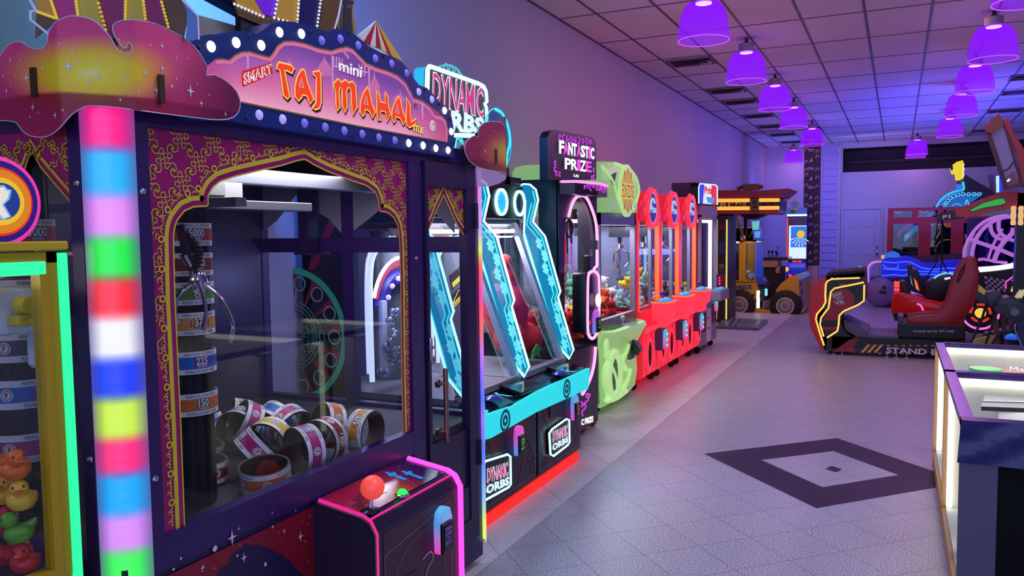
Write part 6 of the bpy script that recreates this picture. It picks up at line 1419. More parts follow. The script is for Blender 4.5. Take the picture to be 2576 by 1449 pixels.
m = MB().m(M('poster_dark', (40, 30, 46), .5)).box(WX-.01, WX-.004, w0+.08, w0+.32, .28, .52).box(WX-.01, WX-.004, w1-.3, w1-.03, .34, .60); m.m(M('poster_print', (150, 60, 66), .5)).text('N', [(WX-.003, w0+.1, .5), (WX-.003, w0+.3, .5), (WX-.003, w0+.3, .30), (WX-.003, w0+.1, .30)], .05).text('K', [(WX-.003, w1-.28, .57), (WX-.003, w1-.06, .58), (WX-.003, w1-.06, .36), (WX-.003, w1-.28, .36)], .05); m.m(WHITE).box(WX-.01, WX-.002, w0+.36, w0+.60, .12, .56); m.m(M('poster_red', (200, 60, 60), .5)).box(WX-.002, WX-.001, w0+.40, w0+.50, .28, .32).box(WX-.002, WX-.001, w0+.38, w0+.48, .42, .45); m.build('notices', None, wm)
casters(wm, (w0+.1, w1-.1), WX)
t = thing('card_reader', 'card reader with teal and pink lights on the pale grey claw machine', 'card reader', (WX, w0+.85, .6)); m = MB()
c = MB().bprism([(WX+.001, w0+.80, .49), (WX+.001, w0+.92, .49), (WX+.001, w0+.92, .64), (WX+.001, w0+.80, .65)], (.03, 0, 0), .01); c.paint(lambda i, p: mixc((60, 190, 190), (230, 60, 170), (.60-p.z)/.1)); c.build('glow_surround', printed('reader_glow', .9), t)
# ================================================================ KIOSK WITH CANOPY, TRUCK CRANE, FAR GAMES
c3 = lambda a, b: (1740+a/3.293, 400+b/3.293)
c5 = lambda a, b: (2020+a/3.293, 500+b/3.293)
c6 = lambda a, b: (2200+a/3.293, 260+b/3.293)
def Y3(Y, *p): return [PY(Y, c3(*q)) for q in p]
def Y5(Y, *p): return [PY(Y, c5(*q)) for q in p]
def Y6(Y, *p): return [PY(Y, c6(*q)) for q in p]
KY = 14.0
kk = thing('prize_kiosk', 'dark prize game with a red boat-shaped canopy, lit lettering strip and yellow edge lights', 'arcade machine', (-2.6, 14.5, 0))
KRED = M('kiosk_red', (150, 24, 22), .4); KDK = M('kiosk_dark', (34, 14, 22), .5); AMB = glow('amber_strip', (255, 178, 70), 1.15, .5); YST = glow('yellow_strip', (240, 214, 90), 1.0, .5)
MB().prism(Y3(KY, (120,262),(330,258),(560,262),(810,243),(820,250),(735,318),(215,330),(120,330)), (0, 1.1, 0)).build('canopy_roof', KRED, kk)
MB().prism(Y3(KY, (120,330),(728,330),(722,420),(120,420)), (0, 1.0, 0)).build('canopy_band', KDK, kk)
MB().prism(Y3(KY, (120,420),(722,415),(716,440),(700,455),(240,458),(120,458)), (0, 1.05, 0)).build('canopy_lip', KRED, kk)
m = MB()
for a, b in (((130,345),(480,342)), ((560,341),(728,340)), ((130,410),(480,408)), ((560,406),(725,404))): P = Y3(KY-.02, a, b); m.tube(P, .035, 6)
m.build('amber_light', AMB, kk)
m = MB().m(M('kiosk_letter', (150, 104, 66), .4, 0, .3, (190, 120, 60))).text('PRIZE', Y3(KY-.012, (180,362),(450,360),(450,396),(180,398)), .03); m.m(M('kiosk_lattice', (20, 14, 16), .5))
for a in range(150, 730, 62): m.tube(Y3(KY-.015, (a,332),(a+22,372),(a,418)), .014, 5)
m.build('band_lettering', None, kk)
m = MB().m(M('kiosk_yellow_box', (120, 104, 24), .5)).prism(Y3(KY-.03, (484,330),(556,328),(556,422),(484,424)), (0, .05, 0)); m.m(BLACK).text('X', Y3(KY-.032, (500,338),(540,337),(540,378),(500,380)), .04).tube(Y3(KY-.032, (505,400),(545,396)), .012, 5); m.build('band_badge', None, kk)
MB().prism(Y3(KY+.3, (390,455),(610,455),(540,485),(500,502),(440,492)), (0, .5, 0)).build('canopy_keel', BLACKM, kk)
MB().tube(smoothpath(Y3(KY+.5, (380,255),(400,238),(450,232),(590,230)), 4), .035, 6).box(-2.45, -2.2, KY+.4, KY+.7, 2.30, 2.40).build('roof_rail', M('rail_ochre', (120, 72, 26), .4), kk)
# dark decorated front column
P = Y3(KY, (200,470),(300,470),(285,1370),(195,1385)); m = MB().prism([V((P[0].x, KY, .02)), V((P[1].x, KY, .02)), V((P[1].x, KY, P[1].z)), V((P[0].x, KY, P[0].z))], (0, .8, 0)); m.build('column', KDK, kk)
x0, x1 = P[0].x, P[1].x; zt_ = P[0].z
for x in (x0+.02, x1-.015): MB().tube([(x, KY-.01, .06), (x, KY-.01, 1.78)], .014, 6).build('yellow_edge_light', YST, kk)
m = MB().m(M('column_red', (120, 30, 26), .5)).disc(((x0+x1)/2, KY-.003, 1.66), (0, -1, 0), .05, 16); m.m(M('column_ochre', (130, 100, 40), .5)).disc(((x0+x1)/2, KY-.003, .98), (0, -1, 0), .05, 12); m.m(M('column_blue', (60, 50, 110), .5)).box(x0+.05, x1-.05, KY-.003, KY, .84, .92).box(x0+.05, x1-.05, KY-.003, KY, 1.2, 1.4); m.build('column_print', None, kk)
m = MB().box(x0-.03, x1-.04, KY-.06, KY, .62, .84, .01); m.build('reader_box', KRED, kk)
m = MB()
for z in (.68, .73, .78): m.ball(((x0+x1)/2-.02, KY-.07, z), .02, 8)
m.build('reader_lights', glow('reader_pink', (240, 60, 180), 1.0, .4), kk)
P = PZ(.02, (1802, 824), (1908, 829), (1932, 808), (1818, 802)); m = MB().prism([V((p.x, p.y, .0)) for p in P], (0, 0, .045)); m.build('ramp', M('ramp_grey', (104, 98, 112), .35, .3), kk)
m = MB()
for k in range(7): t = (k+.5)/7; a = lerp(P[0], P[1], t); b = lerp(P[3], P[2], t); m.tube([V((a.x, a.y+.1, .047)), V((b.x, b.y-.1, .047))], .012, 4)
m.build('ramp_treads', ALU, kk)
MB().box(-2.95, x1-.05, KY+.75, KY+.95, .0, 1.9).tube([(-2.45, KY+.7, 1.5), (-2.45, KY+.7, 2.2)], .03, 8).build('rear_panel', KDK, kk)
# ---- yellow truck
TY_ = 15.9
tr = thing('truck_crane', 'yellow dump truck shaped crane game with hazard stripes and black tyres', 'arcade machine', (-2.3, 16.2, 0))
TRY = M('truck_yellow', (196, 146, 30), .4); TRK = M('truck_black', (22, 20, 22), .5)
cab = Y3(TY_, (285,580),(500,572),(505,680),(525,690),(525,1020),(545,1030),(545,1100),(480,1270),(285,1270))
win1 = Y3(TY_, (295,690),(390,685),(390,1010),(295,1020)); win2 = Y3(TY_, (450,700),(520,695),(520,1010),(450,1010))
def holed(outline_box, holes, y, th, mat, name, par):
    """wall with rectangular openings, built from strips"""
    x0, x1, z0, z1 = outline_box; m = MB(); xs = sorted(set([x0, x1]+[h[i] for h in holes for i in (0, 1)]))
    for a, b in zip(xs, xs[1:]):
        hs = sorted([(h[2], h[3]) for h in holes if h[0] <= a+1e-6 and h[1] >= b-1e-6]); z = z0
        for q0, q1 in hs: m.box(a, b, y, y+th, z, q0); z = q1
        m.box(a, b, y, y+th, z, z1)
    return m.build(name, mat, par)
bb_ = lambda P: (min(p.x for p in P), max(p.x for p in P), min(p.z for p in P), max(p.z for p in P))
w1, w2 = bb_(win1), bb_(win2); cb_ = bb_(cab)
holed((cb_[0], w2[1]+.02, w2[2]-.02, cb_[3]), [w1, w2], TY_, .05, TRY, 'cab_side', tr); holed((cb_[0], w2[1]+.02, w2[2]-.02, cb_[3]), [w1, w2], TY_+.95, .05, TRY, 'cab_side', tr)
MB().box(cb_[0], w2[1]+.02, TY_, TY_+1, cb_[3]-.25, cb_[3]+.02).box(cb_[0], w2[1], TY_+.05, TY_+.95, w2[2]-.06, w2[2]-.02).build('cab_roof', TRY, tr)
for yy in (TY_+.02, TY_+.97): MB().poly([(w1[0], yy, w1[2]), (w2[1], yy, w1[2]), (w2[1], yy, w1[3]), (w1[0], yy, w1[3])]).build('cab_glass', GLASS, tr)
MB().box(w1[0], w2[1], TY_+.2, TY_+.8, cb_[3]-.29, cb_[3]-.27).build('cab_light', glow('cab_tube', (220, 225, 255), 2.5, .8), tr)
MB().prism(Y3(TY_, (525,690),(530,690),(530,1010),(525,1010)), (0, 1, 0)).build('blue_edge', glow('truck_blue', (40, 70, 200), .6, .3), tr)
bodyP = Y3(TY_, (285,1025),(540,1025),(550,1095),(545,1245),(690,1250),(690,1130),(705,1075),(740,1030),(800,985),(880,960),(935,950),(938,1250),(920,1275),(880,1285),(470,1275),(285,1240))
MB().prism(bodyP, (0, 1.0, 0)).build('truck_body', TRY, tr)
m = MB().m(TRK)
for k in range(5):
    a = 300+k*42; m.prism(Y3(TY_-.004, (a,650),(a+16,650),(a+44,595),(a+28,595)), (0, .004, 0))
for k in range(5):
    a = 290+k*58; m.prism(Y3(TY_-.004, (a,1180),(a+22,1180),(a+62,1120),(a+40,1120)), (0, .004, 0))
for k in range(3):
    a = 700+k*62; m.prism(Y3(TY_-.004, (a,1170),(a+20,1170),(a+50,1132),(a+30,1132)), (0, .004, 0))
m.m(M('truck_blue_print', (30, 60, 130), .5)).text('WRECK', Y3(TY_-.004, (350,1050),(500,1042),(500,1074),(350,1080)), .04).text('X', Y3(TY_-.004, (295,1045),(330,1043),(330,1078),(295,1080)), .06)
m.build('hazard_print', None, tr)
MB().prism(Y3(TY_-.002, (880,970),(935,952),(940,985),(885,1000)), (0, .9, 0)).build('hood_top', glow('hood_blue', (70, 120, 230), .55, .4), tr)
m = MB().m(M('front_print', (120, 96, 130), .5)).prism(Y3(TY_-.006, (890,1000),(934,985),(936,1230),(888,1255)), (0, .006, 0)); m.m(M('front_print2', (60, 50, 110), .5))
for a, b in ((905,1040),(915,1100),(905,1160),(915,1210)): m.poly([p+V((0, -.008, 0)) for p in Y3(TY_, (a-14,b-22),(a+12,b-28),(a+8,b+16),(a-10,b+22))])
m.build('nose_print', None, tr)
for a, b in ((400,1205),(778,1215)):
    c = PY(TY_, c3(a, b)); R = .30; w_ = thing('x', 'x', 'x') if False else None
    ty = MB().lathe([(0, -.06), (R*.55, -.06), (R*.9, -.05), (R, -.02), (R, .2), (0, .2)], c, 28, (0, 1, 0)).build('wheel', M('tyre_black', (20, 18, 20), .7), tr)
    m = MB().m(M('rim_grey', (128, 116, 116), .4, .3)).lathe([(0, -.085), (R*.22, -.085), (R*.26, -.07), (R*.5, -.072), (R*.56, -.058)], c, 24, (0, 1, 0)); m.m(M('rim_pale', (190, 180, 176), .4)).ring(c+V((0, -.074, 0)), (0, -1, 0), R*.22, R*.28, .012, 20); m.ring(c+V((0, -.064, 0)), (0, -1, 0), R*.47, R*.55, .012, 24); m.build('wheel_rim', None, ty)
m = MB().box(*[PY(TY_+.1, c3(q, 1100)).x for q in (545, 570)], TY_-.01, TY_+.03, *[PY(TY_, c3(550, q)).z for q in (1235, 1090)]); m.build('white_tube', glow('truck_white', (235, 240, 255), 1.5, .8), tr)
m = MB().prism(Y3(TY_+.1, (545,1020),(610,1025),(625,1060),(620,1150),(570,1180),(550,1100)), (0, .5, 0)); m.build('control_panel', TRK, tr)
m = MB().prism(Y3(TY_+.05, (530,980),(580,985),(612,1040),(560,1040)), (0, .5, 0)); m.build('control_top', M('control_blue', (40, 46, 110), .3, 0, .2, (50, 70, 200)), tr)
m = MB()
for b in (1085, 1105, 1122): m.ball(PY(TY_+.08, c3(617, b)), .03, 8)
m.build('reader_lights', _M['reader_teal'], tr)
MB().prism(Y3(TY_+.1, (590,1170),(680,1170),(680,1230),(580,1240)), (0, .6, 0)).build('step', M('step_grey', (90, 86, 100), .4), tr)
hp = Y3(TY_-.05, (420,470),(425,520),(420,560),(424,600),(415,640),(412,660),(425,670),(438,655),(432,630)); MB().tube(smoothpath([V((p.x, KY+1.3+.55*min(1, i/4), p.z)) for i, p in enumerate(hp)], 3), .035, 7).build('crane_hook', M('hook_grey', (120, 104, 110), .35, .6), tr)
bx = Y3(TY_-.1, (490,510),(565,505),(570,570),(583,575),(583,660),(565,678),(510,670),(500,580)); m = MB().m(M('monitor_blue', (24, 40, 140), .4, 0, .3, (30, 60, 210))).prism(bx, (0, .3, 0)); m.m(glow('monitor_screen', (70, 190, 190), .9, .4)).poly(Y3(TY_-.104, (497,518),(560,514),(555,585),(505,588))); m.m(glow('monitor_screen2', (60, 150, 230), .9, .4)).poly(Y3(TY_-.104, (520,600),(570,598),(565,650),(522,655))); m.build('monitor', None, tr)
rt = random.Random(77)
heap('%s plush toy inside the cab window of the yellow truck crane', '%s toys in the truck crane', [('white', (220, 216, 220), 'bear', .085, 2), ('tan', (190, 160, 80), 'bear', .085, 1)], rt, lambda i: (w1[0]+.40, TY_+.42+.19*(i % 3), w1[2]+.035))
t = thing('plush_toy', 'big plush with a large black round head in the truck crane window', 'plush toy', (w1[0]+.02, TY_+.25, w1[2])); c = V((w1[0]+.16, TY_+.2, w1[2]+.02))
MB().ball(c+V((.05, 0, .38)), .16, 14, (.85, .8, 1.25)).ball(c+V((-.05, .05, .5)), .1, 10).build('plush_head', M('plush_black', (18, 16, 18), .9), t); MB().ball(c+V((0, 0, .13)), .13, 12, (1, .8, .95)).build('plush_body', M('plush_blue', (40, 70, 130), .9), t)
# ---- table game, narrow ticket game
m_ = thing('table_game', 'black stand-up table game with a wooden edge and joysticks on top', 'arcade machine', (-2.35, 17.3, 0)); P = Y3(17.0, (527,815),(800,812),(770,1050)); xa, xb_ = P[0].x, P[1].x; zt_ = P[0].z
MB().box(xa, xb_-.12, 17.05, 17.6, .0, zt_-.2).build('cabinet', BLACKM, m_); MB().box(xa, xb_, 16.98, 17.66, zt_-.06, zt_).build('table_top', BLACK, m_)
MB().box(xa+.01, xb_-.2, 16.99, 17.6, zt_-.2, zt_-.06).box(xb_-.24, xb_-.16, 16.99, 17.1, zt_-.32, zt_-.18).build('wood_edge', M('wood_light', (170, 124, 80), .5), m_)
for a in (640, 668, 700): p = PY(17.2, c3(a, 810)); MB().tube([(p.x, 17.2, zt_), (p.x, 17.2, zt_+.1)], .01, 6).ball((p.x, 17.2, zt_+.11), .028, 8).build('joystick', BLACK, m_)
sg = thing('ticket_game', 'narrow ticket game with a blue sunburst screen and round topper, half behind the pillar', 'arcade machine', (-1.95, 17.9, 0)); SY = 17.93; x0, x1 = -2.13, -1.74
MB().box(x0, x1, SY+.02, SY+.5, .75, 1.95).box(x0, x1+.02, SY+.0, SY+.5, .05, .62).build('cabinet', M('ticket_blue', (36, 30, 110), .4), sg)
m = MB().m(glow('ticket_white', (215, 235, 255), 1.0, .6)).box(x0+.04, x1, SY, SY+.02, .98, 1.68); m.m(glow('ticket_sky', (40, 120, 235), .9, .4)).box(x0+.08, x1, SY-.004, SY, 1.22, 1.66); m.m(_M['ticket_white'])
for k in range(7): a = radians(20+k*22); c = V((x0+.26, SY-.005, 1.45)); m.poly([c, c+V((-cos(a-.05)*.2, 0, -sin(a-.05)*.22)), c+V((-cos(a+.05)*.2, 0, -sin(a+.05)*.22))])
m.m(glow('ticket_yellow', (240, 205, 40), .9, .4)).disc((x0+.28, SY-.006, 1.5), (0, -1, 0), .08, 14)
m.build('screen', None, sg)
MB().box(x0-.005, x0+.02, SY-.005, SY+.02, .85, 1.84).build('red_edge', glow('ticket_red', (230, 70, 60), .9, .4), sg)
MB().box(x0, x1, SY-.03, SY+.1, 1.88, 1.92).build('white_bar', glow('bar_white', (225, 235, 255), 1.2, .7), sg)
m = MB().m(M('topper_blue', (40, 90, 170), .4, 0, .3, (50, 110, 210))).box(x0, x1, SY+.0, SY+.1, 1.92, 2.06); m.m(M('topper_tan', (170, 130, 100), .4, 0, .2, (190, 140, 100))).cyl((x0+.15, SY-.01, 2.12), (0, -1, 0), .115, .02, 24); m.m(M('topper_blue')).cyl((x0+.15, SY-.03, 2.12), (0, -1, 0), .08, .006, 20); m.m(M('topper_green', (60, 140, 70), .5)).ball((x0+.12, SY-.02, 1.98), .05, 8, (1, .4, 1)); m.build('topper', None, sg)
m = MB().m(M('shelf_indigo', (40, 40, 170), .3, 0, .4, (40, 60, 230))).prism([(x0, SY, .90), (x0, SY-.2, .80), (x0, SY-.2, .74), (x0, SY, .62)], (x1-x0, 0, 0)); m.m(glow('seg_red', (255, 60, 40), 1.1, .4)).box(x0+.12, x0+.2, SY-.02, SY-.0, .905, .94).box(x0+.22, x0+.3, SY-.02, SY, .905, .94).ball((x0+.1, SY-.21, .62), .04, 8); m.m(glow('seg_amber', (255, 190, 80), 1.0, .4)).ball((x0+.02, SY-.2, .76), .05, 8); m.build('control_shelf', None, sg)

# ================================================================ RIGHT SIDE
VY = 10.85
vr = thing('racing_simulator', 'racing simulator with red seat, yellow-lined black cowl and overhead red arm', 'arcade machine', (.1, 11.3, 0))
SR = M('sim_red', (176, 22, 18), .35); SB = M('sim_black', (16, 14, 16), .45); YL = glow('sim_yellow_line', (250, 208, 90), 1.1, .5); SRD = M('sim_dark_red', (128, 18, 22), .4)
Dp = .92
MB().prism(Y5(VY, (190,640),(75,712),(64,800),(48,960),(58,1060),(148,1245),(180,1258),(200,1180),(150,1000),(190,850),(190,690)), (0, Dp, 0)).build('cowl_shell', SR, vr)
MB().prism(Y5(VY, (200,640),(510,610),(515,690),(515,850),(460,885),(330,950),(300,985),(340,1090),(440,1180),(390,1265),(180,1258),(110,1000),(185,850),(190,690)), (0, Dp, 0)).build('cowl_side', SB, vr)
MB().prism(Y5(VY, (200,615),(510,588),(512,645),(200,672)), (0, Dp, 0)).build('cowl_cap', BLACKM, vr)
m = MB()
for k in range(5): m.box(*[PY(VY, c5(230+k*50+d, 655)).x for d in (0, 22)], VY-.01, VY, *[PY(VY, c5(230, z)).z for z in (662, 650)])
m.build('cap_marks', M('cap_mark_yellow', (190, 170, 60), .5), vr)
m = MB().m(SRD).prism(Y5(VY-.004, (265,760),(360,745),(425,800),(425,880),(330,940),(290,1005),(165,1005),(225,890),(235,800)), (0, .004, 0)).prism(Y5(VY-.004, (245,1268),(400,1268),(455,1165),(390,1165)), (0, .004, 0)).prism(Y5(VY-.004, (160,1060),(290,1062),(285,1090),(165,1090)), (0, .004, 0)); m.m(M('sim_stripe', (190, 40, 26), .4))
for a in (300, 318, 336): m.prism(Y5(VY-.005, (a,705),(a+9,702),(a+20,730),(a+11,733)), (0, .004, 0))
for a in (375, 393, 411): m.prism(Y5(VY-.005, (a,1245),(a+8,1240),(a+28,1275),(a+20,1278)), (0, .004, 0))
for b in (800, 815, 830): m.prism(Y5(VY-.005, (195,b),(205,b+2),(215,b+16),(206,b+14)), (0, .004, 0))
m.build('cowl_art', None, vr)
for P in ([(470,655),(240,665),(205,680),(190,705),(185,800),(188,855),(165,900),(115,955),(108,1000),(140,1110),(175,1215)], [(505,692),(260,742),(232,770),(220,850),(212,905),(150,985),(142,1040),(172,1140)], [(508,712),(505,845),(455,880),(340,930),(302,965),(296,1040),(285,1095),(200,1150)]):
    MB().tube([p+V((0, -.008, 0)) for p in Y5(VY, *P)], .012, 6).build('yellow_light_line', YL, vr)
m = MB().m(M('sim_silver', (170, 160, 165), .35, .3)).text('RAW', Y5(VY-.008, (245,785),(320,765),(325,800),(250,820)), .05).text('THRILLS', Y5(VY-.008, (262,822),(335,802),(338,822),(266,838)), .03).text('VR', Y5(VY-.008, (258,850),(335,835),(348,872),(272,880)), .04); m.build('cowl_lettering', None, vr)
MB().prism(Y5(VY+.02, (105,760),(130,738),(130,880),(80,940),(85,860)), (0, Dp-.04, 0)).build('cowl_vent', M('vent_olive', (60, 50, 24), .5), vr)
# platform
px0, px1 = PY(VY, c5(170, 1250)).x, 1.25
bs = MB().box(px0+.1, px1, VY, VY+Dp, .085, .24).build('platform', SB, vr)
z0, z1 = .095, .215
m = MB().m(M('hazard_yellow', (214, 168, 76), .5))
for a in (475, 528, 582): m.prism(Y5(VY-.003, (a,1275),(a+26,1275),(a+86,1208),(a+60,1208)), (0, .003, 0))
for k in range(13): m.prism(Y5(VY-.003, (690+k*62,1219),(722+k*62,1221),(718+k*62,1213),(696+k*62,1212)), (0, .003, 0)); m.prism(Y5(VY-.003, (620+k*62,1283),(652+k*62,1286),(648+k*62,1277),(616+k*62,1276)), (0, .003, 0))
m.m(M('hazard_white', (206, 196, 206), .5)).text('STAND BACK', Y5(VY-.004, (692,1232),(1340,1258),(1340,1306),(692,1276)), .03); m.build('warning_print', None, bs)
MB().prism(Y5(VY+.05, (335,1005),(540,1100),(530,1195),(350,1085)), (0, Dp-.1, 0)).build('foot_ramp', M('ramp_mesh', (86, 84, 96), .6, .1), vr)
MB().box(*[PY(VY, c5(q, 1150)).x for q in (530, 790)], VY+.04, VY+Dp-.04, .24, .27).build('foot_plate', M('foot_plate', (96, 90, 110), .45, .3), vr)
# seat
sb = MB().box(*[PY(VY+.15, c5(q, 1100)).x for q in (785, 1345)], VY+.14, VY+.8, .24, .42, .01).build('seat_base', SB, vr)
m = MB().m(M('seat_print_white', (190, 180, 190), .5)).text('STAND BACK 3FT (1M)', Y5(VY+.135, (915,1090),(1250,1088),(1248,1115),(915,1112)), .02); m.build('warning_print', None, sb)
MB().prism(Y5(VY+.2, (840,1050),(870,1020),(880,1060),(860,1075)), (0, .3, 0)).box(*[PY(VY+.15, c5(q, 1100)).x for q in (785, 830)], VY+.2, VY+.7, .28, .50).build('seat_rail', M('rail_grey', (70, 66, 84), .4, .3), vr)
sp = [(858,985),(900,978),(1000,965),(1090,962),(1150,930),(1185,880),(1215,790),(1240,700),(1265,640),(1300,560),(1350,500),(1400,478),(1436,485),(1450,540),(1460,640),(1455,720),(1440,810),(1425,870),(1380,930),(1345,985),(1325,1040),(1315,1072),(1200,1068),(880,1062)]
SEAT = M('seat_red', (140, 18, 20), .4); SEATI = M('seat_inner', (96, 14, 22), .55)
st = MB().bprism(Y5(VY+.2, *sp), (0, .09, 0), .018, 2).bprism(Y5(VY+.62, *[(a, b) for a, b in sp]), (0, .09, 0), .018, 2) if False else None
S0 = [V((p.x, VY+.2, p.z)) for p in Y5(VY+.2, *sp)]
m = MB().bprism(S0, (0, .07, 0), .018, 2).bprism([p+V((0, .43, 0)) for p in S0], (0, .07, 0), .018, 2)
inn = [(870,1000),(1000,990),(1100,985),(1180,950),(1215,890),(1250,780),(1280,690),(1320,590),(1360,525),(1400,500),(1430,510),(1444,640),(1430,800),(1380,930),(1320,1060),(880,1060)]
seat = m.build('seat', SEAT, vr)
MB().prism([V((p.x, VY+.26, p.z)) for p in Y5(VY+.2, *inn)], (0, .38, 0)).build('seat_cushion', SEATI, seat)
MB().tube(smoothpath([p+V((0, -.004, 0)) for p in [V((q.x, VY+.2, q.z)) for q in Y5(VY+.2, (1325,560),(1300,610),(1285,650),(1280,690),(1310,640),(1330,590),(1340,540))]], 3), .008, 5).build('harness_slot', M('slot_dark', (50, 10, 16), .5), seat)
for a, b in ((695,1330),(775,1325),(860,1340),(255,1300),(325,1295)):
    p = PY(VY+.06, c5(a, b)); m = MB().lathe([(0, 0), (.035, 0), (.035, .012), (.012, .02), (.012, .09), (0, .09)], (p.x, VY+.08, 0), 12); m.build('levelling_foot', STEEL, vr)
# overhead arm
AY = 11.25
m = MB().prism(Y6(AY, (665,880),(770,848),(900,788),(1000,752),(1080,728),(1150,726),(1330,760),(1330,870),(1160,868),(1080,880),(960,895),(850,935),(745,950),(668,940)), (0, .16, 0)); arm = m.build('overhead_arm', M('arm_red', (170, 26, 24), .4), vr)
m = MB().m(BLACK).prism(Y6(AY-.006, (786,884),(900,820),(1040,780),(1078,786),(1094,828),(1040,848),(900,872),(800,904)), (0, .006, 0)); m.m(glow('arm_green', (50, 190, 60), .7, .5)).prism(Y6(AY-.012, (796,884),(905,826),(1040,788),(1072,792),(1086,824),(1040,840),(900,864),(804,896)), (0, .006, 0)); m.build('arm_insert', None, arm)
m = MB().prism(Y6(AY-.02, (520,930),(548,905),(655,882),(668,900),(668,942),(742,940),(742,952),(650,968),(540,972),(522,985)), (0, .2, 0)); bxo = m.build('player_box', SB, vr)
m = MB().text('P1', Y6(AY-.024, (568,928),(625,922),(625,950),(568,955)), .03); m.build('player_number', M('number_white', (220, 215, 225), .5), bxo)
m = MB()
for P in ([(526,960),(520,1010),(505,1150),(515,1290),(500,1340),(430,1440)], [(545,970),(560,1000),(552,1060),(558,1180),(560,1300),(612,1405)], [(560,970),(565,1080),(562,1200),(558,1300),(545,1410)]): m.tube(smoothpath(Y6(AY+.05, *P), 4), .008, 5)
m.build('hanging_cable', BLACKM, vr)
m = MB().box(1.28, 1.44, AY, AY+.2, .0, 2.0); m.build('mast', SB, vr)
m = MB()
for a in (1150, 1212):
    c = PY(AY-.05, c6(a, 930)); m.lathe([(0, -.115), (.02, -.115), (.03, -.09), (.024, -.05), (.03, 0), (.024, .05), (.03, .09), (.02, .115), (0, .115)], c, 14)
m.build('arm_spools', glow('spool_amber', (250, 196, 130), .8, .5), arm)
# ---- red car racer behind
CY_ = 12.8
cr = thing('car_racer', 'red sports car racing game with pink neon wheel ring, behind the simulator seat', 'arcade machine', (.6, 13.4, 0))
CR = M('car_red', (196, 26, 16), .25, 0, .12, (200, 24, 14)); PKL2 = glow('car_pink', (235, 110, 215), 1.1, .4)
MB().bprism(Y5(CY_, (728,930),(732,860),(755,790),(790,775),(900,800),(1000,835),(1150,865),(1260,900),(1340,880),(1400,850),(1470,835),(1530,850),(1560,900),(1570,985),(1340,1000),(1100,970),(850,955),(740,950)), (0, .9, 0), .03, 2).build('car_body', CR, cr)
MB().prism(Y5(CY_+.05, (735,930),(1570,975),(1590,1050),(1320,1050),(760,1010)), (0, .8, 0)).build('car_sill', SB, cr)
for P in ([(1350,985),(1400,988)], [(1322,1040),(1590,1050)]): MB().tube([p+V((0, -.02, 0)) for p in Y5(CY_, *P)], .018, 6).build('neon_sill', PKL2, cr)
MB().tube(smoothpath(Y5(CY_-.02, (945,870),(970,880),(985,900),(995,925)), 3), .014, 6).build('neon_arch', PKL2, cr)
c = PY(CY_-.02, c5(1468, 945)); m = MB().lathe([(0, -.02), (.30, -.02), (.31, .0), (.31, .2), (0, .2)], c, 28, (0, 1, 0)); wl = m.build('wheel', M('car_tyre', (18, 14, 20), .5), cr)
MB().ring(c+V((0, -.02, 0)), (0, -1, 0), .205, .235, .01, 32).build('wheel_neon', PKL2, wl)
m = MB().m(glow('hub_amber', (255, 200, 80), 1.0, .5)).disc(c+V((0, -.028, 0)), (0, -1, 0), .07, 16); m.m(glow('hub_red', (230, 60, 40), .8, .4))
for k in range(5): a = k*2*pi/5+.3; m.strip([c+V((cos(a+d)*.12, -.026, sin(a+d)*.12)) for d in (-.4, -.2, .2, .4)], .035, (0, -1, 0))
m.build('wheel_hub', None, wl)
m = MB()
for b in (690, 715, 745): m.tube(smoothpath(Y5(CY_+.1, (755,b),(775,b+8),(800,b+4)), 3), .025, 6)
m.build('nose_lights', glow('nose_red', (255, 80, 70), 1.0, .4), cr)
m = MB().m(SB).bprism(Y5(CY_+.2, (795,690),(830,680),(870,720),(900,800),(945,880),(1030,955),(960,965),(860,970),(830,900),(800,800)), (0, .5, 0), .03, 2); m.build('racing_seat', None, cr)
m = MB().m(SB).bprism(Y5(CY_+.5, (865,548),(900,548),(905,590),(930,580),(955,600),(990,700),(1025,800),(1020,815),(960,780),(900,720),(870,640)), (0, .5, 0), .03, 2); m.build('racing_seat', None, cr)
m = MB().m(glow('seat_amber', (255, 120, 40), .9, .4)).prism(Y5(CY_+.49, (918,655),(945,690),(965,765),(935,745)), (0, -.01, 0)); m.m(glow('seat_ice', (120, 190, 240), .9, .4)).prism(Y5(CY_+.49, (885,625),(895,690),(912,730),(898,700)), (0, -.01, 0)); m.build('seat_lights', None, cr)
m = MB().m(SB).bprism(Y5(CY_+.3, (1030,700),(1100,650),(1180,630),(1250,640),(1260,780),(1150,860),(1000,830)), (0, .6, 0), .04, 2); m.m(glow('dash_cyan', (110, 210, 240), 1.0, .4)).tube(smoothpath(Y5(CY_+.28, (1085,660),(1130,630),(1190,615),(1248,622)), 4), .014, 6); m.m(glow('dash_white', (240, 235, 240), 1.0, .5)).prism(Y5(CY_+.28, (1170,655),(1220,648),(1222,662),(1175,672)), (0, -.01, 0)); m.build('dashboard', None, cr)
for x in (.1, 1.1): MB().box(x, x+.1, CY_+.1, CY_+.8, 0, .23).build('car_foot', SB, cr)
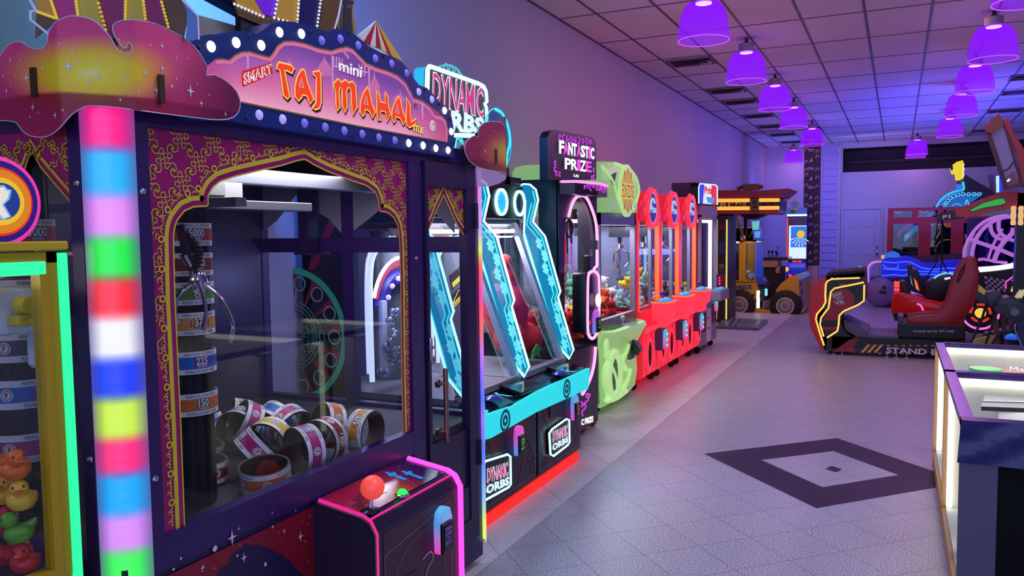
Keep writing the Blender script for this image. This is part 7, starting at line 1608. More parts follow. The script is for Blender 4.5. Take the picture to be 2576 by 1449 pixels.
# ---- oval cockpit
OY = 14.0
ov = thing('oval_cockpit_game', 'huge black racing cabinet with a round lilac ribbed window and white neon edge', 'arcade machine', (1.5, 14.6, 0))
LIL = M('lilac_tube', (190, 130, 205), .35, 0, .55, (190, 120, 225))
MB().prism(Y6(OY+.05, (870,1380),(1000,1370),(1238,1320),(1500,1290),(1500,1900),(840,1900)), (0, 1.2, 0)).build('cockpit_body', SB, ov)
for P, r_ in (([(860,1370),(1000,1360),(1130,1340),(1210,1310),(1300,1260),(1380,1180)], .028), ([(870,1392),(1000,1380),(1150,1358),(1238,1335),(1330,1300)], .014)): MB().tube(smoothpath(Y6(OY, *P), 4), r_, 6).build('white_neon', glow('neon_white', (255, 225, 245), 1.5, .7), ov)
m = MB()
for P, r_ in (([(745,1290),(750,1200),(790,1110),(850,1030),(930,970),(1020,940),(1100,930)], .028), ([(800,1300),(815,1200),(850,1110),(910,1030),(990,975),(1080,945),(1160,940)], .032), ([(1120,935),(1180,950),(1230,1000),(1260,1080),(1250,1180),(1200,1280)], .03),
              ([(800,1130),(900,1165),(1020,1205),(1130,1250),(1230,1290)], .034), ([(985,1320),(1020,1230),(1070,1150),(1140,1080),(1230,1010)], .036), ([(960,1000),(970,1060),(1010,1110),(1080,1130),(1130,1090),(1150,1030)], .03), ([(1030,970),(1030,1040),(1060,1090),(1130,1130),(1240,1150)], .03), ([(940,1300),(960,1230),(1000,1140),(1060,1040)], .02), ([(860,1300),(900,1290),(1000,1310),(1100,1320)], .024)):
    m.tube(smoothpath(Y6(OY+.02, *P), 5), r_, 6)
m.build('window_ribs', LIL, ov)
bub = Y6(OY+.1, (770,1340),(760,1230),(790,1130),(850,1045),(930,985),(1020,955),(1110,945),(1200,970),(1270,1050),(1290,1150),(1240,1290),(1120,1345),(960,1365)); m = MB().prism(bub, (0, .015, 0)); m.build('window_bubble', glass('bubble_blue', (120, 110, 190), .08), ov)
rn = random.Random(8); m = MB(); ccs = [glow('wire_pink', (240, 70, 150), .9, .3), glow('wire_blue', (60, 90, 250), .9, .3), glow('wire_ice', (170, 200, 255), .9, .3), glow('wire_red', (240, 60, 70), .8, .3)]
for k in range(46):
    a, b = rn.uniform(850, 1230), rn.uniform(1010, 1300); m.m(ccs[k % 4]).tube(smoothpath(Y6(OY+.35+.1*(k % 3), (a,b),(a+rn.uniform(-12,12),b+rn.uniform(15,40)),(a+rn.uniform(-20,20),b+rn.uniform(40,90))), 3), .007, 4)
m.build('inner_light_wires', None, ov)
MB().box(1.0, 2.4, OY+.75, OY+.8, .9, 1.75).build('inner_back', M('cockpit_back', (24, 20, 60), .5, 0, .25, (30, 26, 110)), ov)
m = MB().m(M('flag_white', (190, 175, 195), .5))
for i in range(7):
    for j in range(5):
        if (i+j) % 2 == 0: a, b = 1500+i*24+j*3, 640+j*21+i*4; m.poly(Y5(OY+.04, (a,b),(a+24,b+4),(a+27,b+25),(a+3,b+21)))
m.build('checkered_print', None, ov)
m = MB().m(glow('line_pink', (235, 90, 200), .9, .3)).tube(Y5(OY+.03, (1680,745),(1680,690),(1830,580)), .014, 5).tube(Y5(OY+.03, (1730,680),(1835,605)), .009, 5); m.m(YST).tube(Y5(OY+.02, (1730,770),(1745,730),(1800,650),(1840,615)), .018, 5); m.build('side_light_lines', None, ov)
# ---- blue bowling game
BY = 17.8
bo = thing('bowling_game', 'low blue bowling game with a bowling ball on its side, before the red booth', 'arcade machine', (.3, 18.3, 0))
BLU = M('bowl_blue', (16, 22, 150), .35, 0, .45, (24, 30, 235)); BLD = M('bowl_dark', (26, 22, 60), .4); BLL = glow('bowl_line', (60, 90, 255), 1.1, .4)
MB().prism(Y5(BY, (545,660),(640,655),(1300,640),(1300,800),(900,830),(560,830)), (0, 1.0, 0)).build('lane_base', BLD, bo)
MB().prism(Y5(BY+.02, (650,505),(700,488),(800,488),(860,480),(950,510),(1000,540),(1100,545),(1200,520),(1320,515),(1320,650),(900,645),(650,665)), (0, .9, 0)).build('lane_top', BLU, bo)
m = MB()
for P in ([(655,520),(760,530),(860,520),(920,540),(980,570),(1080,585),(1200,575),(1300,580)], [(660,580),(800,590),(870,590),(900,600),(1300,608)], [(650,640),(760,630),(850,640),(880,625),(1290,632)], [(660,545),(700,575),(780,575),(790,545)], [(550,740),(548,600),(560,560),(600,530),(650,520)]): m.tube(smoothpath(Y5(BY-.01, *P), 3), .016, 5)
m.build('blue_light_line', BLL, bo)
MB().tube(smoothpath(Y5(BY-.02, (540,790),(536,600),(550,550),(590,525),(650,518)), 3), .022, 6).build('pink_light_line', glow('bowl_pink', (240, 120, 160), .9, .4), bo)
c = PY(BY-.05, c5(640, 772)); m = MB().m(M('ball_grey_violet', (130, 112, 160), .35)).ball(c, .235*1.25, 20, (1, .35, 1)); m.m(BLACK)
for a, b in ((672,735),(648,772),(678,775)): m.cyl(PY(BY-.16, c5(a, b)), (0, -1, 0), .035, .01, 12)
m.build('bowling_ball', None, bo)
MB().ball(PY(BY+.2, c5(740, 490)), .15, 16, (1, .6, .9)).build('blue_dome', glow('dome_sky', (40, 120, 230), .75, .4), bo)
m = MB().m(glow('tip_amber', (240, 170, 70), .9, .4)).prism(Y5(BY+.3, (645,470),(690,465),(690,495),(650,500)), (0, .1, 0)); m.m(glow('tip_green', (40, 190, 130), .8, .4)).prism(Y5(BY-.1, (455,550),(500,570),(500,590),(470,580)), (0, .1, 0)).ball(PY(BY-.1, c5(570, 795)), .04, 8, (.5, .5, 1.8)); m.build('marker_lights', None, bo)
# ---- red framed booth
FY = 19.6
bt = thing('red_framed_booth', 'tall booth with dark red window frames full of neon reflections by the back wall', 'booth', (.7, 20.0, 0)); BR = M('booth_red', (186, 26, 36), .45)
m = MB(); zt_ = PY(FY, c5(705, 80)).z; zm = PY(FY, c5(705, 190)).z; xa = PY(FY, c5(705, 200)).x; xr = 2.4
for a in (705, 905, 1115): x = PY(FY, c5(a, 130)).x; m.box(x, x+.11, FY, FY+.12, zm, zt_)
for a in (697, 955, 1225, 1500): x = PY(FY, c5(a, 300)).x; m.box(x, x+(.12 if a < 900 else .24), FY, FY+.12, .3, zm)
m.box(xa-.002, xr, FY-.004, FY+.124, zt_-.06, zt_+.003).box(xa-.002, xr, FY-.004, FY+.124, zm-.05, zm+.09); m.build('booth_frame', BR, bt)
MB().box(xa, xr, FY+.01, FY+.11, .0, 1.0).build('booth_base', BLD, bt)
MB().poly([(xa, FY+.06, 1.0), (xr, FY+.06, 1.0), (xr, FY+.06, zt_), (xa, FY+.06, zt_)]).build('booth_glass', glass('booth_pane', (120, 120, 160), .05), bt)
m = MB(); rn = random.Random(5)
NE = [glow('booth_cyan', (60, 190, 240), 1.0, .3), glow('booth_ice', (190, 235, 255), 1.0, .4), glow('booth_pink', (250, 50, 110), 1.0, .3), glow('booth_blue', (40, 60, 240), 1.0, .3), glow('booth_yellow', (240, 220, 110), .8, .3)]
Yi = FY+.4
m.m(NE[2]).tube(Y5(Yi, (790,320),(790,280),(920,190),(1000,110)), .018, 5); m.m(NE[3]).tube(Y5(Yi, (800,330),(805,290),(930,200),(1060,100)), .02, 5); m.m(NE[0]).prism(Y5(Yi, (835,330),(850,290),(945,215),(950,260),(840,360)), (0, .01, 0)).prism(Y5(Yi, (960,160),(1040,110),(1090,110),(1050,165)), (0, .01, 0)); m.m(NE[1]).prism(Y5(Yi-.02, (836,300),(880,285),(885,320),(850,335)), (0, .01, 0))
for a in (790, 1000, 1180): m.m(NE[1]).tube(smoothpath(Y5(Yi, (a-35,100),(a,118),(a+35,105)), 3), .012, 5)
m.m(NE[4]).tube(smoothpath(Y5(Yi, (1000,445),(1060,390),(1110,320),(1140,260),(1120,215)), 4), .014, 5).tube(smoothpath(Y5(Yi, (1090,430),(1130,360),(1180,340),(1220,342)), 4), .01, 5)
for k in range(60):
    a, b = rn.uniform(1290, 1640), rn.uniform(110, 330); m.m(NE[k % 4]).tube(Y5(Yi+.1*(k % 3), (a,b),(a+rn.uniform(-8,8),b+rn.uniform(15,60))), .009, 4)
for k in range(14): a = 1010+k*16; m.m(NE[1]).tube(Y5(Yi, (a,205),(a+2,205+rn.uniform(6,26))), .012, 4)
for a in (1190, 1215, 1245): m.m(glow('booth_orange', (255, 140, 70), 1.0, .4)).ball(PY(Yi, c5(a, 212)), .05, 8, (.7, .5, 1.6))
m.build('reflected_neon', None, bt)  # glowing shapes stand in for neon reflected in the panes
MB().box(xa+.1, xr, FY+.9, FY+1.0, .0, zt_-.5).build('booth_back', M('booth_back', (20, 18, 36), .5), bt)
MB().poly(Y5(FY-.02, (820,480),(1000,470),(1330,450),(1330,560),(1000,560))).build('lower_panel', M('booth_taupe', (86, 66, 74), .5), bt)
# ---- cyan arch machine with yellow topper
HY = 20.9
ar_ = thing('arch_game', 'tall game with a glowing cyan arch, blue dial panel and yellow hooked topper', 'arcade machine', (1.3, 21.3, 0))
m = MB(); A_ = Y6(HY, (510,870),(545,810),(600,760),(670,730),(735,715),(735,670),(730,650)); m.tube(smoothpath(A_, 4), .03, 6); m.build('cyan_arch', glow('arch_cyan', (40, 190, 215), 1.1, .4), ar_)
MB().tube(smoothpath(Y6(HY-.03, (522,862),(560,810),(615,768),(680,742),(735,730)), 4), .022, 6).build('blue_arch', glow('arch_blue', (40, 110, 235), 1.0, .4), ar_)
m = MB().prism(Y6(HY+.1, (545,880),(570,820),(620,775),(690,745),(738,738),(738,580),(850,650),(940,700),(1000,740),(1100,900),(1100,1000),(545,1000)), (0, .3, 0)); m.build('head_panel', SB, ar_)
m = MB().m(glow('dial_blue', (30, 110, 200), .75, .3)).prism(Y6(HY+.09, (560,870),(590,820),(640,780),(700,752),(900,738),(860,780),(760,850),(640,870)), (0, -.005, 0)); m.m(glow('dial_ice', (110, 210, 240), .9, .4))
for a, b in ((578,842),(590,826),(606,806),(628,786),(656,770),(692,758),(735,752),(780,752),(825,752),(868,752)): m.ring(PY(HY+.08, c6(a, b)), (0, -1, 0), .028, .045, .004, 12)
m.tube(smoothpath(Y6(HY+.08, (640,850),(680,830),(720,850)), 3), .008, 4).tube(smoothpath(Y6(HY+.08, (750,840),(765,800),(780,840)), 3), .012, 4); m.build('dial_panel', None, ar_)
m = MB().m(glow('topper_yellow', (246, 222, 30), .85, .5)).bprism(Y6(HY, (628,545),(640,515),(680,485),(730,470),(738,480),(738,620),(700,640),(672,635),(668,585),(640,585)), (0, .2, 0), .02, 2); m.m(BLACK).ball(PY(HY-.01, c6(640, 535)), .05, 8, (.5, .3, 1.3)); m.m(_M['letter_white']).tube(Y6(HY, (740,500),(735,530),(742,545),(734,570),(740,590),(732,615)), .012, 5); m.build('hook_topper', None, ar_)
m = MB().m(M('post_brown', (120, 80, 70), .4)).prism(Y6(HY+.02, (682,638),(722,632),(722,668),(684,668)), (0, .1, 0)); m.m(_M['arch_blue']).prism(Y6(HY+.02, (676,672),(720,670),(718,705),(672,712)), (0, .05, 0)); m.build('topper_post', None, ar_)
m = MB(); cc_ = [(M('tin_grey', (110, 124, 150), .4), (948,590,990,650)), (M('tin_tan', (170, 140, 120), .4), (984,660,1008,730)), (NE[1], (1012,600,1032,735)), (NE[3], (1034,598,1056,735)), (M('tin_rust', (130, 74, 60), .4), (960,650,984,735))]
for mat, (a, b, c2, d) in cc_: MB().prism(Y6(HY+.3, (a,b),(c2,b),(c2,d),(a,d)), (0, .15, 0)).build('display_tin', mat, ar_)
MB().box(.75, 1.9, HY+.15, HY+.8, 0, 2.1).build('cabinet', M('arch_cabinet', (16, 18, 40), .5), ar_)
# ---- western style cabinet
WY = 10.6
ws = thing('wood_framed_cabinet', 'tilting game screen in a carved wood frame at the right photo edge', 'arcade machine', (1.25, 10.9, 0)); WD = M('carved_wood', (104, 58, 56), .5); WDD = M('carved_wood_dark', (62, 34, 34), .5)
MB().prism(Y6(WY, (1060,140),(1110,125),(1150,250),(1165,270),(1180,280),(1238,380),(1320,520),(1320,690),(1225,660),(1180,400)), (0, .5, 0)).build('red_side', M('cab_red', (150, 26, 24), .4), ws)
m = MB().prism(Y6(WY-.02, (905,190),(918,170),(942,162),(950,135),(968,122),(990,116),(1005,100),(1020,70),(1042,98),(1050,122),(1062,142),(1075,180),(965,262),(940,250),(925,225)), (0, .12, 0)); m.build('carved_top', WD, ws)
m = MB().prism(Y6(WY-.02, (930,235),(968,255),(1104,680),(1100,712),(1080,700)), (0, .12, 0)).prism(Y6(WY-.02, (1062,150),(1080,180),(1228,650),(1210,665)), (0, .12, 0)); m.build('frame_side', WDD, ws)
m = MB().m(M('screen_lilac', (110, 96, 150), .2, 0, .12, (110, 100, 170))).prism(Y6(WY+.02, (962,262),(1064,178),(1212,655),(1100,690)), (0, .04, 0)); m.m(WDD).tube(Y6(WY+.0, (1065,560),(1090,555),(1100,545),(1120,535),(1130,510),(1150,490)), .008, 4); m.m(M('screen_red', (120, 40, 60), .3)).prism(Y6(WY+.015, (1080,690),(1090,612),(1150,560),(1200,640),(1205,660)), (0, .004, 0)); m.m(_M['booth_ice']).tube(Y6(WY+.01, (1095,645),(1110,640),(1120,625)), .012, 4); m.build('screen', None, ws)
MB().prism(Y6(WY-.03, (1090,692),(1200,655),(1238,662),(1238,680),(1100,715)), (0, .2, 0)).build('frame_sill', M('sill_plum', (96, 40, 56), .5), ws)
MB().box(1.5, 1.95, WY+.12, WY+.5, 0, 2.05).build('cabinet', SB, ws)
# ---- gun cabinet with black control boxes
GY = 8.6
gc = thing('shooting_game', 'shooting game with dark grey control boxes and cables behind the showcases', 'arcade machine', (1.25, 9.1, 0)); GB_ = M('gun_grey', (44, 46, 58), .45); GBD = M('gun_dark', (24, 24, 32), .5)
G5 = lambda *p: [PY(GY, c5(*q)) for q in p]
MB().bprism(G5((1510,790),(1560,765),(1650,775),(1640,870),(1600,910),(1515,865)), (0, .25, 0), .015).build('control_box', GB_, gc); MB().bprism([p+V((0, -.1, 0)) for p in G5((1610,830),(1700,800),(1840,860),(1850,960),(1760,1035),(1590,930))], (0, .28, 0), .018).build('control_box', GB_, gc)
m = MB().m(GBD); Gy = lambda *p: [q+V((0, -.108, 0)) for q in G5(*p)]
for P in ([(1615,880),(1640,865),(1645,895),(1622,910)], [(1655,870),(1690,855),(1690,900),(1660,915)], [(1720,860),(1800,875),(1790,885),(1720,872)]): m.prism(Gy(*P), (0, .006, 0))
m.m(M('dial_green_grey', (84, 110, 100), .3)).disc(G5((1740,930))[0]+V((0, -.112, 0)), (0, -1, 0), .035, 16); m.build('box_details', None, gc)
m = MB().m(M('bracket_yel', (214, 196, 30), .4)).prism(G5((1462,715),(1515,755),(1505,800),(1455,770)), (0, .1, 0)); m.m(GBD).prism(G5((1430,780),(1515,800),(1515,870),(1440,840)), (0, .12, 0)); m.m(M('lamp_pale', (226, 214, 150), .4, 0, .3, (230, 220, 150)))
for a in (1785, 1812): m.obox(G5((a, 788))[0]+V((0, -.02, 0)), (.02, 0, .035), (0, .02, 0), (-.012, 0, .008))
m.build('yellow_bracket', None, gc)
m = MB()
for P in ([(1510,900),(1480,1000),(1430,1110),(1378,1215)], [(1610,940),(1580,1010),(1545,1110),(1505,1225)], [(1690,1110),(1640,1120),(1590,1165),(1560,1225)], [(1760,1030),(1770,1080),(1740,1100),(1690,1112)]): m.tube(smoothpath(G5(*P), 4), .012, 6)
m.build('cable', BLACKM, gc)
MB().prism(G5((1845,985),(1800,1000),(1765,1030),(1752,1070),(1768,1120),(1800,1190),(1815,1250),(1900,1250),(1900,985)), (0, .5, 0)).build('blue_side', M('gun_blue', (24, 28, 80), .4), gc)
MB().tube(smoothpath([p+V((0, -.005, 0)) for p in G5((1840,988),(1800,1002),(1768,1030),(1756,1070),(1770,1120),(1800,1190),(1812,1250))], 3), .008, 6).build('edge_trim', STEEL, gc)
m = MB().m(M('gun_wood', (100, 50, 40), .5)).prism([p+V((0, .2, 0)) for p in G5((1610,1000),(1640,1020),(1650,1240),(1600,1240))], (0, .1, 0)); m.build('wood_post', None, gc); m = MB().m(_M['gun_wood']).prism([p+V((0, .2, 0)) for p in G5((1670,1010),(1710,1020),(1710,1240),(1690,1240))], (0, .1, 0)); m.build('wood_post', None, gc)
c = MB().prism([p+V((0, .15, 0)) for p in G5((1690,1180),(1695,1160),(1740,1130),(1785,1150),(1795,1190))], (0, .08, 0)); c.paint(lambda i, p: ramp([(0, (30, 40, 220)), (.5, (30, 150, 240)), (1, (40, 220, 120))], (p.z-G5((1690, 1190))[0].z)/.14)); c.build('rainbow_foot', printed('reader_glow', .9), gc)
m = MB().prism([p+V((0, .3, 0)) for p in G5((1540,1150),(1700,1120),(1700,1300),(1480,1300))], (0, .2, 0)); m.box(.95, 1.5, GY+.2, GY+.7, 0, .62); m.build('cabinet', SB, gc)
m = MB().prism([p+V((0, .12, 0)) for p in G5((1395,1215),(1440,1180),(1560,1150),(1610,1150),(1600,1225))], (0, .06, 0)); m.build('yellow_panel', M('panel_yellow', (170, 150, 40), .4), gc)

# ================================================================ GLASS SHOWCASES
CXL, CXR, ZC = .24, 1.5, .84
def showcase(label, a, b, front):
    t = thing('glass_showcase', label, 'showcase', ((CXL+CXR)/2, (a+b)/2, 0), 'glass showcases at the right'); FRM = M('case_violet_metal', (70, 52, 112), .25, .7); TAN = M('case_wood', (166, 120, 76), .5)
    m = MB()
    m.box(CXL, CXL+.05, a, b, ZC-.03, ZC).box(CXL, CXR, a, a+.035, ZC-.03, ZC).box(CXL, CXR, b-.03, b, ZC-.03, ZC).box(CXR-.04, CXR, a, b, ZC-.03, ZC); m.build('top_rail', FRM, t)
    m = MB().box(CXL, CXL+.018, a, a+.022, .0, ZC-.03).box(CXL, CXL+.018, b-.02, b, .0, ZC-.03).box(CXL, CXL+.02, a+.02, b-.02, .02, .10); m.build('wood_edge', TAN, t)
    MB().poly([(CXL+.006, a+.02, .1), (CXL+.006, b-.02, .1), (CXL+.006, b-.02, ZC-.03), (CXL+.006, a+.02, ZC-.03)]).build('side_glass', GLASS, t)
    MB().poly([(CXL+.05, a+.03, ZC-.004), (CXR-.04, a+.03, ZC-.004), (CXR-.04, b-.03, ZC-.004), (CXL+.05, b-.03, ZC-.004)]).build('top_glass', GLASS, t)
    m = MB().box(CXL+.02, CXR-.02, a+.03, b-.02, .08, .105); m.box(CXL+.03, CXR-.02, b-.03, b-.02, .1, ZC-.03); m.box(CXR-.04, CXR-.02, a+.03, b-.02, .1, ZC-.03); m.build('white_lining', M('case_lining', (214, 212, 200), .6), t)
    LS = glow('case_led', (255, 252, 225), 3.0, .9)
    MB().box(CXL+.06, CXR-.05, b-.06, b-.035, ZC-.065, ZC-.035).build('led_strip', LS, t); MB().box(CXL+.02, CXL+.045, b-.07, b-.04, .12, ZC-.05).build('led_strip', LS, t)
    if front: MB().box(CXL, CXR, a-.012, a+.006, .0, ZC-.03).box(CXL, CXL+.13, a-.03, a+.0, .0, ZC-.1).box(CXL, CXR, a-.03, a, ZC-.17, ZC-.1).build('front_panel', M('front_grey', (86, 80, 100), .45, .2, 0, None, .3), t); MB().box(CXL+.13, CXR-.05, a-.024, a-.01, .06, ZC-.17).build('front_inset', M('inset_black', (10, 10, 11), .6, 0, 0, None, .1), t)
    else: MB().box(CXL+.02, CXR, a, a+.012, .0, .1).build('front_panel', TAN, t)
    return t
JY = 4.80; c1 = showcase('glass showcase with black front panel and film hanging over its edge', 3.60, JY, True); c2 = showcase('glass showcase behind the black fronted one, holding a green disc', JY+.004, 6.0, False)
fs_ = MB(); nx, nz = 26, 8; rw = random.Random(2); vs = []; ff = []
for i in range(nx+1): vs.append((CXL+1.2*i/nx, 3.64, ZC+.003))
for j in range(nz+1):
    for i in range(nx+1):
        x = CXL+.0+(1.2)*i/nx; z = ZC+.004-.17*j/nz; y = 3.60-.036-.006*sin(i*1.3+j)-.01*(j/nz)-.004*rw.random(); vs.append((x-.012*(j/nz), y, z))
for j in range(nz+1):
    for i in range(nx): q = j*(nx+1)+i; ff.append((q, q+1, q+nx+2, q+nx+1))
fs_.m(M('film_violet', (30, 20, 84), .28, 0, 0, None, .35)).add(vs, ff, True); fo = single('printed_film', fs_, None, 'dark violet crinkled printed film hanging over the showcase front edge', 'film')
m = MB()
for k in range(4):
    for q in (0, 1): x = CXL+.27+q*.03; m.poly([(x, 3.545, ZC-.035-k*.034), (x+.014, 3.545, ZC-.037-k*.034), (x+.014, 3.545, ZC-.05-k*.034), (x, 3.545, ZC-.048-k*.034)])
m.v = [p-V(fo.location) for p in m.v]; o = m.build('film_print', M('film_grey', (120, 110, 150), .4)); o.parent = fo
tb = thing('black_device', 'flat dark tablet-like device lying inside the black fronted showcase', 'device', (.72, 4.25, .106)); P = PZ(.75, (2478, 1002), (2640, 1004), (2640, 1040), (2468, 1033)); MB().prism(P, (0, 0, .02)).build('device_body', M('device_dark', (30, 34, 46), .3), tb); qx, qy = P[0].x, P[3].y; MB().box(qx+.03, qx+.3, qy+.03, P[0].y-.02, .107, .749).build('device_stand', WHITE, tb); MB().tube([p+V((0, 0, .022)) for p in (lerp(P[0], P[3], .6), lerp(P[1], P[2], .6))], .004, 4).build('device_edge', STEEL, tb)
gd = thing('green_disc', 'green oval disc on a brown sign board inside the rear showcase', 'prize', (.7, 5.3, .106)); P = PZ(.73,(2436,921),(2520,925),(2640,932),(2640,945),(2450,938))
MB().prism(P, (0, 0, .01)).build('sign_board', M('board_brown', (120, 76, 84), .5), gd); MB().lathe([(0, .012), (.085, .012), (.088, .0)], PZ(.741, (2478, 931)), 28).build('disc', M('disc_green', (30, 150, 70), .4), gd)
m = MB().text('Magic', PZ(.7415, (2540,922),(2610,926),(2612,940),(2542,936)), .0); m.build('board_lettering', M('letters_pale', (230, 216, 200), .5), gd); MB().box(P[0].x+.1, P[0].x+.3, P[4].y+.01, P[1].y-.01, .107, .729).build('sign_stand', WHITE, gd)
m = MB(); c = PZ(.106, (2400, 1270)); m.box(.30, .36, 4.02, 4.12, .106, .30, .008); single('black_bag', m, BLACKM, 'small black pouch standing inside the black fronted showcase by its side glass', 'bag')
